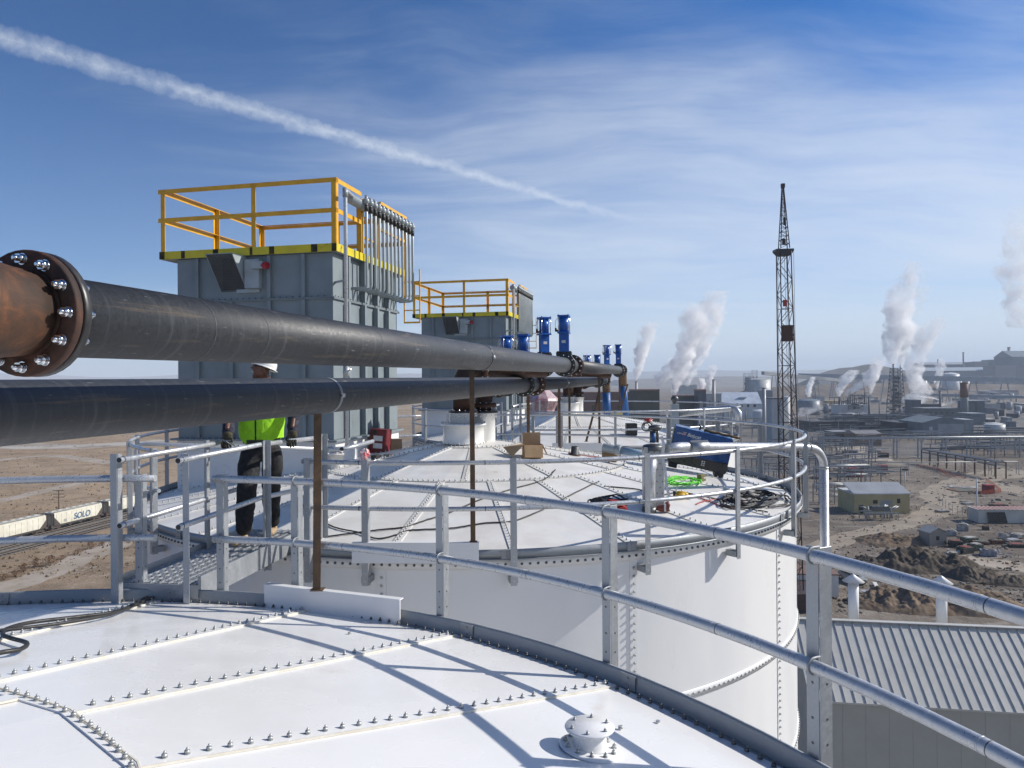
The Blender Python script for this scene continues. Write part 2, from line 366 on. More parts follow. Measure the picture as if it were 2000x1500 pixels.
def make_tank(c, off, ioff, label, full, bolt_sc=1.0, dirty=False):
    t = root('storage_tank', (c.x, c.y, 0), label, 'tank', 'white bolted storage tanks in a row')
    rm = white_dirty if dirty else white
    MB().lathe([(5.14, 0), (5.14, ZR - .2)], (c.x, c.y, 0), n=120).build('wall', white_wall, t)
    # roof shell
    m = MB(); rs = [(.38, zroof(.4)), (.7, zroof(.7)), (2.54, zroof(2.54)), (5.20, zroof(5.20))]
    cnt = 24; vs = []; fs = []
    for r, z in rs:
        for k in range(cnt): vs.append(phi(c, off + 15 * k, r, z))
    for i in range(3):
        for k in range(cnt): k2 = (k + 1) % cnt; fs.append((i * cnt + k, (i + 1) * cnt + k, (i + 1) * cnt + k2, i * cnt + k2))
    m.add(vs, fs); m.add([v for v in vs[:cnt]], [tuple(range(cnt))[::-1]])
    roof = m.build('roof', rm, t)
    # seams of the roof: lap strips with a bead of caulk
    lap = MB(); ck = MB(); kk = 1 / cos(radians(7.5))
    def radial(a, r0, r1):
        p0, p1 = phi(c, a, r0, zroof(r0) + .005), phi(c, a, r1, zroof(r1) + .005)
        lap.bar(p0, p1, .085, .008, RN(a)); s_ = Vector((cos(radians(a)), -sin(radians(a)), 0)) * .043
        sg = 1 if (s_.x * (c.y) - 0) < 0 else 1
        ck.bar(p0 + s_, p1 + s_, .007, .010, RN(a))
    for k in range(24): radial(off + 15 * k, 2.56, 5.16)
    for k in range(12): radial(ioff + 30 * k, .72, 2.50)
    for r, w in ((.70, .07), (2.54, .03 if full else .085)):
        for k in range(24):
            a, b = off + 15 * k, off + 15 * (k + 1); p0, p1 = phi(c, a, r, zroof(r) + .004), phi(c, b, r, zroof(r) + .004)
            lap.bar(p0, p1, w, .008, RN((a + b) / 2)); q = .045 if not full else .03
            p0, p1 = phi(c, a, r + q, zroof(r + q) + .008), phi(c, b, r + q, zroof(r + q) + .008); ck.bar(p0, p1, .007, .008, RN((a + b) / 2))
    lap.build('roof_seams', rm, t); ck.build('caulk_line', caulk, t)
    # bolts, one mesh per row on the seams one can see
    allb = []
    def row(p, name='bolt_row', mat=boltm):
        for q, n in p: allb.append((q, n, 0 if full else 1, mat))
    def rad_row(a, r0, r1, st):
        nn = int((r1 - r0) / st); row([(phi(c, a, r0 + (r1 - r0) * i / nn, zroof(r0 + (r1 - r0) * i / nn) + .009), RN(a)) for i in range(nn + 1)])
    def dbl_row(a, r0, r1, st):
        nn = int((r1 - r0) / st); pts = []
        for i in range(nn + 1):
            r = r0 + (r1 - r0) * i / nn
            for s2 in (-.028, .028): pts.append((phi(c, a + math.degrees(s2 / r), r, zroof(r) + .009), RN(a)))
        row(pts)
    for k in range(24):
        a = (off + 15 * k) % 360
        if full and (a < 95 or a > 320): rad_row(a, 2.66, 5.1, .0805)
        elif not full: rad_row(a, 2.66, 5.1, .08)
    for k in range(12):
        if not full: rad_row(ioff + 30 * k, .8, 2.44, .08)
    for r in ((2.54,) if full else (.70, 2.54)):
        n = int(2 * pi * r / .075); nseg = 3
        for sg in range(nseg):
            row([(phi(c, 360 * i / n, r, zroof(r) + .008), RN(360 * i / n)) for i in range(n * sg // nseg, n * (sg + 1) // nseg)])
    n = int(2 * pi * 5.12 / .082)
    for sg in range(4):
        row([(phi(c, 360 * i / n, 5.12, zroof(5.12) + .004), RN(360 * i / n)) for i in range(n * sg // 4, n * (sg + 1) // 4)], mat=boltdark)
    # galvanised rim band, in segments with a lap every 15 degrees
    rim = MB(); rim.lathe([(5.19, ZR - .095), (5.214, ZR - .095), (5.22, ZR), (5.205, ZR + .002), (5.20, ZR - .012), (5.19, ZR - .095)], (c.x, c.y, 0), n=120)
    rim.lathe([(5.14, ZR - .102), (5.235, ZR - .102), (5.235, ZR - .095), (5.14, ZR - .095)], (c.x, c.y, 0), n=120)
    for k in range(24):
        a = off + 15 * k + 1.2
        for r in (5.186, 5.226):
            p0 = phi(c, a - .6, r, ZR - .047); p1 = phi(c, a + .6, r, ZR - .047); rim.bar(p0, p1, .006, .09)
        for z in (-.025, -.07):
            rim.stud(phi(c, a, 5.183, ZR + z), (-sin(radians(a)), -cos(radians(a)), 0), .009, .008); rim.stud(phi(c, a, 5.229, ZR + z), (sin(radians(a)), cos(radians(a)), 0), .009, .008)
    rim.build('rim_band', galv_dull, t)
    # white flange under the band with its bolts, wall seams
    fl = MB(); fl.lathe([(5.142, ZR - .215), (5.158, ZR - .215), (5.158, ZR - .103), (5.142, ZR - .103)], (c.x, c.y, 0), n=120)
    hs = [ZR - 1.80 - 1.54 * k for k in range(4)]
    for z in hs: fl.lathe([(5.142, z - .045), (5.152, z - .045), (5.155, z + .04), (5.142, z + .045)], (c.x, c.y, 0), n=120)
    for k in range(12):
        a = ioff + 7.5 + 30 * k; o_ = Vector((sin(radians(a)), cos(radians(a)), 0)); s_ = Vector((o_.y, -o_.x, 0))
        fl.obox(phi(c, a, 5.146, (ZR - .2 + 20) / 2), s_ * .045, o_ * .004, Vector((0, 0, (ZR - .22 - 20) / 2)))
    fl.build('wall_seams', white_wall, t)
    def wall_row(pts, mat=boltm):
        for a, z in pts: allb.append((phi(c, a, 5.156, z), Vector((sin(radians(a)), cos(radians(a)), 0)), 2, mat))
    st = math.degrees(.085 / 5.15)
    if not full:
        wall_row([(100 + st * i, ZR - .165) for i in range(int(170 / st))], boltdark)
        for z in hs[:3]: wall_row([(80 + st * i, z) for i in range(int(110 / st))])
        for k in range(12):
            a = (ioff + 7.5 + 30 * k) % 360
            if 90 < a < 250: wall_row([(a, ZR - .3 - .085 * i) for i in range(70)])
    # the hundred bolts that show largest are parts of their own, all the others one mesh
    def shows(e):
        q = e[0]
        if q.y < 1.2: return 99
        u, v = 1000 + F * q.x / q.y, VC - F * (q.z - CZ) / q.y
        return q.y if 5 < u < 1990 and v < 1490 and (full or u > 640) else 99
    allb.sort(key=shows); protos_ = {}
    for q, n, k, mat in allb[:100]:
        if (k, mat.name) not in protos_:
            b = MB(); z_ = Vector((0, 0, 1)); b.bolt((0, 0, 0), z_, bolt_sc * .80) if k == 0 else b.stud((0, 0, 0), z_, *((.011, .026) if k == 1 else (.016, .016)))
            o = b.build('bolt', mat, origin=(0, 0, 0)); protos_[(k, mat.name)] = o
        else: o = protos_[(k, mat.name)].copy(); COL.objects.link(o)
        o.parent = t; o.location = q - Vector((c.x, c.y, 0)); o.rotation_mode = 'QUATERNION'; o.rotation_quaternion = Vector((0, 0, 1)).rotation_difference(n)
    for lst, mat in (([e for e in allb[100:]], None),):
        b = MB(); mi = []
        for q, n, k, mat in lst:
            n0 = len(b.f)
            b.bolt(q, n, bolt_sc * .80) if k == 0 else b.stud(q, n, *((.011, .026) if k == 1 else (.016, .016)))
            mi += [1 if mat is boltdark else 0] * (len(b.f) - n0)
        o = b.build('bolts', [boltm, boltdark], t); o.data.polygons.foreach_set('material_index', mi); o['kind'] = 'stuff'
    return t
tank1 = make_tank(C1, 3.7, -3.8, 'white bolted tank in the foreground whose roof fills the bottom of the view', True)
tank2 = make_tank(C2, 7.5, 0.5, 'middle white bolted tank carrying the tools, hoses and blue welding machine', False, dirty=True)
tank3 = copy_tree(tank2, S, 'farthest white bolted tank, behind the small grey tower')
for o in [k_ for k_ in tank3.children if k_.name.split('.')[0] == 'bolt']: D.objects.remove(o)
# ================================================================== railings on the tank rims
ZT, ZM = ZR + .925, ZR + .43
def arc(c, a0, a1, r, z, step=2.5):
    n = max(2, int(abs(a1 - a0) / step)); return [phi(c, a0 + (a1 - a0) * i / n, r, z) for i in range(n + 1)]
def ubolt(b, p, tang, out, r=.036, wr=.0055):
    tang, out = Vector(tang), Vector(out); up = Vector((0, 0, 1)); pts = []
    for i in range(11):
        th = pi * (-.5 - i / 10) ; pts.append(Vector(p) + r * (cos(th) * out * 1 + sin(th) * up))
    pts = [pts[0] + out * .04] + pts + [pts[-1] + out * .04]; b.tube(pts, wr, 6)
def in_post(c, a, par, z0=ZR - .30, z1=ZT + .03, leg=.066):
    """angle post outside the rim, its corner towards the tank centre"""
    o_ = Vector((sin(radians(a)), cos(radians(a)), 0)); s_ = Vector((o_.y, -o_.x, 0)); p0 = phi(c, a, 5.232, z0); p1 = phi(c, a, 5.232, z1)
    m = MB(); n1 = o_; n2 = -s_; leg = .075 if 60 < a < 66 else leg; m.angle(p0, p1, leg, .006, n1, n2)
    post = m.build('post', galv, par, bevel=.0015, seg=1)
    h = MB()
    for z in (z1 - .05, z1 - .62, z1 - .57, z1 - .78, ZR + .06):
        for nn, side in ((n1, n2), (n2, n1)): q = phi(c, a, 5.232, z) + nn * leg * .55 - side * .0032; h.stud(q, -side, .0075, .0012)
    h.build('bolt_hole', boltdark, post); return post
rl = root('guard_railing', (C1.x, C1.y, ZR), 'galvanised pipe railing on the near tank, sweeping across the foreground to the right edge', 'railing', 'galvanised railings round the tank roofs')
def uang(c, r, u, z, a0, a1):
    best = min((abs((phi(c, a0 + (a1 - a0) * i / 400, r, z).x / phi(c, a0 + (a1 - a0) * i / 400, r, z).y) - px(u, VC - F * (z - CZ) / phi(c, a0 + (a1 - a0) * i / 400, r, z).y)[0]), a0 + (a1 - a0) * i / 400) for i in range(401))
    return best[1]
for a in [uang(C1, 5.232, u_, ZR, 0, 80) for u_ in (583, 868, 1193, 1600)] + [78.0, 94, 109, 124, 139, 154, 169, 184, 199, 214, 229, 244, 259, 274, 289, 304, 319, 334, 348.7]:
    p_ = in_post(C1, a, rl); o_ = Vector((sin(radians(a)), cos(radians(a)), 0)); b = MB()
    for z in (ZT, ZM): b = MB(); ubolt(b, phi(C1, a, 5.19, z), (o_.y, -o_.x, 0), o_); b.build('u_bolt', galv_dull, p_)
for u_ in (280, 438): p_ = in_post(C1, uang(C1, 5.232, u_, ZR, -5, 20), rl)
for z, nm in ((ZT, 'top_rail'), (ZM, 'mid_rail')):
    m = MB(); m.tube(arc(C1, 9.2, 363.6, 5.19, z), .030, 16)
    for a in (22, 40.5, 56.6, 72, 96, 120): q0 = phi(C1, a, 5.19, z); q1 = phi(C1, a + .07, 5.19, z); m.tube([q0, q1], .0315, 16)
    m.build(nm, galv_pipe, rl)
    j = MB()
    for a in (22.4, 40.9, 57, 72.4, 96, 120): j.tube([phi(C1, a, 5.19, z), phi(C1, a + .045, 5.19, z)], .0313, 16)
    j.build('rail_joint', boltdark, rl)
def out_post(c, a, par):
    """angle post outside the rim, seen flat from outside, on a white bracket"""
    o_ = Vector((sin(radians(a)), cos(radians(a)), 0)); s_ = Vector((o_.y, -o_.x, 0)); m = MB()
    z0, z1 = ZR - .345, ZT + .012
    p0, p1 = phi(c, a, 5.31, z0) - s_ * .032, phi(c, a, 5.31, z1) - s_ * .032; m.angle(p0, p1, .066, .006, s_, -o_)
    post = m.build('post', galv, par, bevel=.0015, seg=1)
    h = MB()
    for z in (z1 - .04, z1 - .5, z1 - .56, z1 - .9, ZR - .05, ZR - .1, ZR - .22, ZR - .3): h.stud(phi(c, a, 5.3125, z), o_, .008, .003)
    h.build('bolt', galv_pipe, post)
    b = MB(); b.obox(phi(c, a, 5.23, ZR - .29) , s_ * .045, o_ * .072, Vector((0, 0, .035))); b.build('bracket', galv_dull, post, bevel=.004, seg=1)
rl2 = root('guard_railing', (C2.x, C2.y, ZR), 'galvanised pipe railing round the middle tank in front of the blue machine', 'railing', 'galvanised railings round the tank roofs')
TH = [-120, -105, -90, -75, -60, -44.5, -16.2, -9.3, 7, 22.9, 37.5, 54.3, 70, 85, 100, 115, 130, 160, 175, 190, 205, 220]
for th in TH: out_post(C2, 180 - th, rl2)
GAP = (163.7, -43.7)   # th of the far gap (walkway to tank 3)
for z, nm in ((ZT - .03, 'top_rail'), (ZM, 'mid_rail')):
    m = MB()
    for a0, a1 in ((197, -1), (-17, -137)):      # clockwise angles, leaving the two walkway gaps
        m.tube(arc(C2, a0, a1, 5.27, z), .024, 12)
    m.build(nm, galv_pipe, rl2)
    j = MB()
    for a in (190, 176, 158, 149, 130): j.tube([phi(C2, a, 5.27, z), phi(C2, a + .1, 5.27, z)], .0252, 12)
    j.build('rail_joint', boltdark, rl2)
rl3 = copy_tree(rl2, S, 'galvanised pipe railing round the farthest tank')
# ================================================================== walkway between tanks
def make_walkway(label):
    dw = Vector((.15, .989, 0)); sw = Vector((.989, -.15, 0)); o = Vector((-2.96, 6.20, ZR + .04)); Lw = 2.25; hw = .34
    t = root('walkway', o, label, 'walkway', 'grated walkways bridging the tanks')
    g = MB()
    for i in range(9):
        w = -hw + .01 + i * (2 * hw - .02) / 8; g.bar(o + sw * w, o + sw * w + dw * Lw, .012, .03)
    for i in range(int(Lw / .05)):
        q = o + dw * (.02 + .05 * i) + Vector((0, 0, .004)); g.bar(q - sw * hw, q + sw * hw, .012, .006)
    for i in range(int(Lw / .10)):
        for k in range(9):
            q = o + dw * (.045 + .10 * i) + sw * (-hw + .04 + k * .075); g.bar(q, q + dw * .035 + Vector((0, 0, .016)), .045, .004)
    g.build('grating', galv, t)
    for s_ in (-1, 1):
        b = MB(); q = o + sw * s_ * (hw + .012) - Vector((0, 0, .035)); b.obox(q + dw * Lw / 2, dw * Lw / 2, sw * .004, Vector((0, 0, .10)))
        b.obox(q + dw * Lw / 2 - Vector((0, 0, .096)) - sw * s_ * .025, dw * Lw / 2, sw * .025, Vector((0, 0, .004)))
        b.build('toe_plate', galv, t, bevel=.0015, seg=1)
    b = MB(); b.bar(o - sw * (hw + .02) + Vector((0, 0, -.05)) - dw * .012, o + sw * (hw + .02) + Vector((0, 0, -.05)) - dw * .012, .008, .11); b.build('end_plate', galv, t)
    for (x, y, y2, wd) in ((-3.24, 6.08, 0, .062), (-2.69, 6.05, 0, .055), (-2.47, 7.43, 0, .055), (-3.06, 7.5, 0, .06), (-2.12, 8.3, 0, .055), (-2.93, 8.35, 0, .055)):
        m = MB(); far = y > 7; p0 = Vector((x, y, ZR - (.13 if y < 7 else .16))); p1 = Vector((x, y, ZR + 1.14)); s2 = 1 if x < -2.75 else -1
        m.angle(p0, p1, wd, .006, -sw * s2, dw * (1 if y < 7 else -1)); pp = m.build('post', galv, t, bevel=.0015, seg=1)
        h = MB()
        for z in (1.09, .62, .5, .2, .02): h.stud(Vector((x, y, ZR + z)) - sw * s2 * .03 - dw * .004, -dw, .007, .003)
        h.build('bolt', galv_pipe, pp)
    for nm, z in (('top_rail', 1.10), ('mid_rail', .57)):
        for side in (0, 1):
            pts = [(-3.17, 5.98), (-3.02, 7.5), (-2.93, 8.3)] if side == 0 else [(-2.66, 5.9), (-2.51, 7.38), (-2.16, 8.25)]
            pts = [Vector((x, y, ZR + z)) for x, y in pts]
            if side == 0 and z > 1: pts = pts[:2] + [pts[1] + Vector((.01, .12, 0))]
            m = MB(); m.tube(pts, .024, 14); r_ = m.build(nm, galv_pipe, t)
            e = MB(); dn = (pts[1] - pts[0]).normalized(); e.tube([pts[0] - dn * .001, pts[0] - dn * .0005], .0205, 14)
            e.build('rail_end', blk, r_); e = MB(); q = pts[0] + dn * .045; e.tube([q, q + dn * .008], .027, 14); e.build('rail_collar', boltdark, r_)
    return t
wk1 = make_walkway('galvanised grating walkway on which the worker stands, between the near and middle tanks')
wk2 = copy_tree(wk1, S, 'galvanised grating walkway far behind, between the middle and farthest tanks')
# ================================================================== beams on the rims that carry the pipe posts
def beam(p0, p1, label):
    p0, p1 = Vector(p0), Vector(p1); d_ = (p1 - p0).normalized(); n_ = Vector((-d_.y, d_.x, 0)); m = (p0 + p1) / 2; h = (p1 - p0) / 2
    t = root('support_beam', m, label, 'beam', 'white steel beams lying across the tank rims')
    b = MB(); b.obox(m - Vector((0, 0, .10)), h, n_ * .006, Vector((0, 0, .10))); b.build('web', white_wall, t, bevel=.002)
    b = MB(); b.obox(m + n_ * .022 + Vector((0, 0, .004)), h, n_ * .03, Vector((0, 0, .0045))); b.build('flange', white_wall, t, bevel=.001)
    return t
ZB = ZR + .086
beam((-2.005, 5.98, ZB), (-.845, 5.53, ZB), 'white steel beam on the near tank rim under the brown post')
bm2 = beam((-1.63, 7.50, ZB), (-.345, 7.46, ZB), 'white steel beam on the middle tank front rim')
copy_tree(bm2, S, 'white steel beam on the farthest tank front rim')
# ================================================================== pipes
dU = Vector((.227, 1, .0048)).normalized()
def pu(Y): return Vector((-2.09 + .227 * Y, Y, 30.215 + .0048 * Y))
def pl(Y): return Vector((-2.78 + .227 * Y, Y, 29.870 + .0045 * Y))
RP = .1365
dp = Vector((.227, 1, 0)).normalized(); ep = Vector((dp.y, -dp.x, 0))
def flange(c, d_, par, mat, ro=.203, th=.03, nb_=12, nuts=(1,), name='flange', nmat=None, washer=1.0):
    c = Vector(c); d_ = Vector(d_).normalized(); m = MB()
    m.lathe([(RP, 0), (ro - .004, 0), (ro, .004), (ro, th - .004), (ro - .004, th), (RP, th)], c, d_, n=40); o = m.build(name, mat, par)
    x = d_.orthogonal().normalized(); y = d_.cross(x)
    for i in range(nb_):
        a = 2 * pi * (i + .5) / nb_; q = c + (ro - .031) * (cos(a) * x + sin(a) * y); b = MB()
        for sd in nuts:
            f0 = q + d_ * (th if sd > 0 else 0); n_ = d_ * sd
            b.tube([f0, f0 + n_ * .004], .019 * washer, 12); b.tube([f0 + n_ * .004, f0 + n_ * .021], [.0165, .0165], 6)
            b.tube([f0 + n_ * .021, f0 + n_ * .034, f0 + n_ * .038], [.0095, .0095, .005], 10)
        b.build('nut', nmat or zinc, o)
    return o
up = root('process_pipe', pu(2.5), 'upper black process pipe running from the rusty flange away over the tanks', 'pipe', 'two parallel black pipes over the tanks')
Y0 = 2.395
MB().tube([pu(Y0 + .02), pu(6), pu(9.5), pu(14.25)], RP, 48).build('pipe_run', blackpipe, up)
MB().tube([pu(14.45), pu(20), pu(26.1)], RP, 32).build('pipe_run', blackpipe, up)
flange(pu(Y0 - .034), dU, up, rustdark, nuts=(-1,))
flange(pu(Y0 + .002), dU, up, blkgl, nuts=(1,))
m = MB(); m.tube([pu(Y0 - .034), pu(Y0 - .10), pu(Y0 - .16), pu(Y0 - .5), pu(Y0 - .9)], [.137, .142, .150, .155, .155], 48); m.build('elbow', rust, up)
m = MB(); m.tube([pu(Y0 - .042), pu(Y0 - .036)], .1475, 48); m.build('weld', rustdark, up)
for yy in (14.27, 14.42, 26.15): flange(pu(yy), dU, up, rustdark, ro=.215, nuts=(-1, 1), th=.045)
m = MB(); q = pu(26.35); pts = [q - dU * .2]
for i in range(9):
    th = pi / 2 * i / 8; pts.append(q + dU * (.55 * sin(th)) + Vector((0, 0, -.55 * (1 - cos(th)))))
m.tube(pts, .15, 24); m.build('elbow', ruststeel, up)
he = pts[-1]; m = MB(); m.tube([he, he + Vector((.03, .05, -.5)), he + Vector((.10, .1, -1.35))], .155, 20); m.build('hose', hose_blue, up)
m = MB(); m.tube([he + Vector((.10, .1, -1.25)), he + Vector((.12, .1, -1.75))], .175, 20); m.build('sleeve', blk, up)
for zz in (-1.3, -1.45, -1.62): m = MB(); m.tube([he + Vector((.10, .1, zz)), he + Vector((.10, .1, zz - .03))], .183, 20); m.build('clamp', zinc, up)
lp = root('process_pipe', pl(3.0), 'lower black process pipe passing across the worker at chest height', 'pipe', 'two parallel black pipes over the tanks')
MB().tube([pl(-1.0), pl(3), pl(6), pl(9.5), pl(14.0)], RP, 48).build('pipe_run', blackpipe, lp)
MB().tube([pl(14.2), pl(20), pl(27.2)], RP, 32).build('pipe_run', blackpipe, lp)
for yy in (14.02, 14.17, 27.2): flange(pl(yy), dU, lp, rustdark, ro=.215, nuts=(-1, 1), th=.045)
q = pl(27.4); pts = [q - dU * .2]
for i in range(9):
    th = pi / 2 * i / 8; pts.append(q + dU * (.45 * sin(th)) + Vector((0, 0, -.45 * (1 - cos(th)))))
MB().tube(pts, .15, 24).build('elbow', ruststeel, lp)
he = pts[-1]; MB().tube([he, he + Vector((.0, .0, -1.0))], .15, 20).build('hose', hose_blue, lp)
def clamp(f, Y, par):
    m = MB(); m.tube([f(Y), f(Y + .035)], RP + .004, 48); o = m.build('pipe_clamp', galv_dull if f is pl else blkgl, par)
    m = MB(); q = f(Y + .017) + ep * (RP + .012); m.box(q, (.03, .012, .03)); m.stud(q - dp * .03, dp, .008, .06); m.build('clamp_bolt', zinc, o)
clamp(pl, 5.80, lp); clamp(pu, 7.75, up); clamp(pl, 17.5, lp); clamp(pu, 20.3, up)
for f, par, ys in ((pu, up, (3.15, 3.55, 4.9, 6.65, 6.75, 10.4, 12.2)), (pl, lp, (7.6, 10.0, 12.3))):
    for yy in ys: MB().tube([f(yy), f(yy + .006)], RP + .0012, 48, caps=False).build('pipe_joint', M('weld_mark', (.075, .08, .085), .5, 0, (.04, .043, .046), 30), par)
def prop(p0, p1, label, w=.05, mat=None):
    p0, p1 = Vector(p0), Vector(p1); m = MB(); t = root('pipe_support', p0, label, 'post', 'rusty steel posts holding up the pipes')
    x = Vector((1, 0, 0)); m.angle(p0, p1, w, .006, Vector((1, .1, 0)).normalized(), Vector((-.1, 1, 0)).normalized()); m.build('upright', mat or ruststeel, t)
    m = MB(); m.box(p0 + Vector((w / 2, w / 2, .003)), (w * 1.7, w * 1.7, .006)); m.build('foot_plate', mat or ruststeel, t); return t
pb = P(613, 1146, 5.80); prop((pb.x, 5.775, ZB + .009), (pb.x, 5.84, pl(5.7).z - RP), 'rusty post standing on the near white beam under the lower pipe', .058)
pb = P(920, 1062, 7.47); q2 = prop((pb.x, 7.47, ZB + .009), (pb.x, 7.47, pu(7.47).z - RP), 'rusty post standing on the middle tank white beam under the upper pipe', .045)
copy_tree(q2, S, 'rusty post standing on the farthest white beam under the upper pipe')
def prop_roof(x, y, f, c, label):
    z = zroof(math.hypot(x - c.x, y - c.y)) + .004; return prop((x, y, z), (x, y, f(y).z - RP * .9), label, .05)
prop_roof(.27, 13.5, pl, C2, 'rusty post under the lower pipe beside the open cardboard box')
prop_roof(1.05, 16.9, pl, C2, 'rusty post under the lower pipe at the back of the middle tank')
C3 = C2 + S
prop_roof(1.50, 19.7, pl, C3, 'rusty post under the lower pipe at the front of the farthest tank')
prop_roof(3.72, 25.8, pu, C3, 'rusty post under the upper pipe end on the farthest tank')
for (u0, v0, u1, v1, lab) in ((1171, 763, 1145, 862, 'rusty slanting brace leaning left down to the farthest beam'), (1226, 750, 1212, 800, 'short rusty slanting brace beside the blue hose')):
    a, b = P(u0, v0, 19.2 if u0 < 1200 else 26), P(u1, v1, 19.3 if u0 < 1200 else 26)
    t = root('brace', b, lab, 'brace'); MB().bar(a, b, .05, .05).build('strut', ruststeel, t); MB().box(b, (.09, .09, .01)).build('foot_plate', ruststeel, t)
# ================================================================== pneumatic valves
def make_valve(base, yaw, label, rot=0):
    """knife gate valve: dark body, yoke, blue air cylinder; base = pipe axis point"""
    base = Vector(base); t = root('pneumatic_valve', base, label, 'valve', 'blue pneumatic valves on the pipes'); x = Vector((cos(yaw), sin(yaw), 0)); y = Vector((-x.y, x.x, 0)); Z_ = Vector((0, 0, 1))
    m = MB(); m.lathe([(.12, -.035), (.205, -.035), (.21, -.03), (.21, .03), (.205, .035), (.12, .035)], base, y, n=32)
    m.obox(base + Z_ * .20, x * .13, y * .03, Z_ * .05); m.build('body', blkgl, t, bevel=.004)
    studs([(base + (x * cos(2 * pi * i / 12) + Z_ * sin(2 * pi * i / 12)) * .175 + y * .035 * sd, y * sd) for i in range(12) for sd in (-1, 1)], zinc, t, .014, .02)
    for i in (-1, 1):
        m = MB(); m.obox(base + x * .105 * i + Z_ * .20, x * .035, y * .05, Z_ * .035); m.build('packing_gland', blkgl, t, bevel=.01)
    m = MB(); m.obox(base + Z_ * .405 - y * .045, x * .085, y * .006, Z_ * .165); m.obox(base + Z_ * .405 + y * .045, x * .085, y * .006, Z_ * .165); m.obox(base + Z_ * .40 + x * .06, x * .012, y * .045, Z_ * .16); m.obox(base + Z_ * .40 - x * .06, x * .012, y * .045, Z_ * .16)
    m.build('yoke', blue, t, bevel=.003)
    m = MB(); m.cyl(base + Z_ * .22, base + Z_ * .58, .02, 12); m.build('stem', zinc, t)
    for zz in (.58, .88):
        m = MB(); m.obox(base + Z_ * zz, x * .105, y * .105, Z_ * .016); m.build('end_cap', blue, t, bevel=.006)
    m = MB(); m.cyl(base + Z_ * .595, base + Z_ * .865, .09, 28); m.build('cylinder', blue, t)
    for sx_ in (-1, 1):
        for sy_ in (-1, 1): q = base + x * .088 * sx_ + y * .088 * sy_; MB().cyl(q + Z_ * .56, q + Z_ * .91, .008, 8).build('tie_rod', zinc, t)
    m = MB(); q = base - x * .13 + Z_ * .62; m.obox(q, x * .03, y * .02, Z_ * .018); m.cyl(q - x * .02, q - x * .02 + Z_ * .05, .016, 10); m.build('solenoid', rustdark, t, bevel=.004)
    m = MB(); m.tube([base - x * .10 + Z_ * .86, base - x * .15 + Z_ * .80, base - x * .16 + Z_ * .70, base - x * .13 + Z_ * .635], .005, 6); m.build('air_tube', label_w, t)
    m = MB(); m.obox(base + Z_ * .42 - y * .0525, x * .035, y * .0012, Z_ * .025); m.build('data_plate', label_w, t); return t
yU = atan2(ep.y, ep.x)
vB = make_valve(pu(13.35) , yU, 'blue valve cylinder on the upper pipe nearest its bolted flange joint')
vA = make_valve(Vector((.60, 13.75, pu(13.5).z)), yU + radians(35), 'blue valve cylinder just left of the tallest one on the upper pipe')
vD = make_valve(pl(13.15), yU, 'blue valve cylinder on the lower pipe, half hidden behind the upper pipe')
vC = make_valve(Vector((-.10, 13.55, pl(13.3).z)), yU + radians(35), 'leftmost blue valve cylinder, half hidden behind the upper pipe')
for v_, l_ in ((vB, 'rightmost small blue valve cylinder beside the blue hose'), (vA, 'distant blue valve cylinder second from the blue hose'),
               (vD, 'distant low blue valve cylinder, right one of the short pair'), (vC, 'distant low blue valve cylinder, left one of the short pair')):
    copy_tree(v_, S + Vector((0, 0, .03)), l_)
# ================================================================== tank nozzles with rusty risers
def nozzle(c, z0, wide, zfl, label, elbow_to):
    c = Vector((c[0], c[1], z0)); t = root('roof_nozzle', c, label, 'nozzle', 'white bolted nozzles at the tank tops'); w = wide
    if w:
        MB().lathe([(.36, 0), (.345, .02), (.345, .30), (.385, .30), (.385, .33), (.22, .33)], c, n=40).build('drum', white, t)
        studs([(c + Vector((r_ * cos(2 * pi * i / 26), r_ * sin(2 * pi * i / 26), z_)), (0, 0, 1)) for i in range(26) for r_, z_ in ((.365, .33), (.39, 0))], boltm, t, .010, .03, 'bolt')
    h = zfl - z0; MB().lathe([(.20, .0), (.20, h - .02), (.235, h - .02), (.235, h), (0.1, h)], c, n=36).build('neck', white, t)
    MB().lathe([(.1, h), (.245, h), (.25, h + .005), (.25, h + .03), (.245, h + .035), (.16, h + .035)], c, n=36).build('flange', blkgl, t)
    fl_ = [c + Vector((.222 * cos(2 * pi * i / 14), .222 * sin(2 * pi * i / 14), h + .035)) for i in range(14)]
    studs([(q, (0, 0, 1)) for q in fl_], zinc, t, .014, .02); studs([(q - Vector((0, 0, .055)), (0, 0, -1)) for q in fl_], zinc, t, .010, .06, 'stud_bolt')
    e = Vector(elbow_to); top = c + Vector((0, 0, h + .03)); rr = .17 if w else .15; pts = [top]; R_ = .30; hd = Vector((e.x - c.x, e.y - c.y, 0)); Lh = hd.length; hd.normalize()
    zc = e.z - R_; pts.append(Vector((c.x, c.y, min(zc, zc))))
    for i in range(1, 9): th = pi / 2 * i / 8; pts.append(Vector((c.x, c.y, zc)) + hd * R_ * (1 - cos(th)) + Vector((0, 0, R_ * sin(th))))
    pts.append(e); MB().tube(pts, [rr] * len(pts), 28).build('riser', rustdark, t)
    fm = (pts[0] + pts[1]) / 2
    for k, q in enumerate((pts[1] - Vector((0, 0, .05)), pts[-2] + hd * .05)):
        dd_ = Vector((0, 0, 1)) if k == 0 else hd
        MB().lathe([(rr - .02, -.035), (rr + .075, -.035), (rr + .075, .035), (rr - .02, .035)], q, dd_, n=28).build('flange', rustdark, t)
        x = dd_.orthogonal().normalized(); y = dd_.cross(x)
        studs([(q + (rr + .045) * (cos(2 * pi * i / 12) * x + sin(2 * pi * i / 12) * y) + dd_ * .035 * sd, dd_ * sd) for i in range(12) for sd in (-1, 1)], zinc, t, .014, .02)
    return t
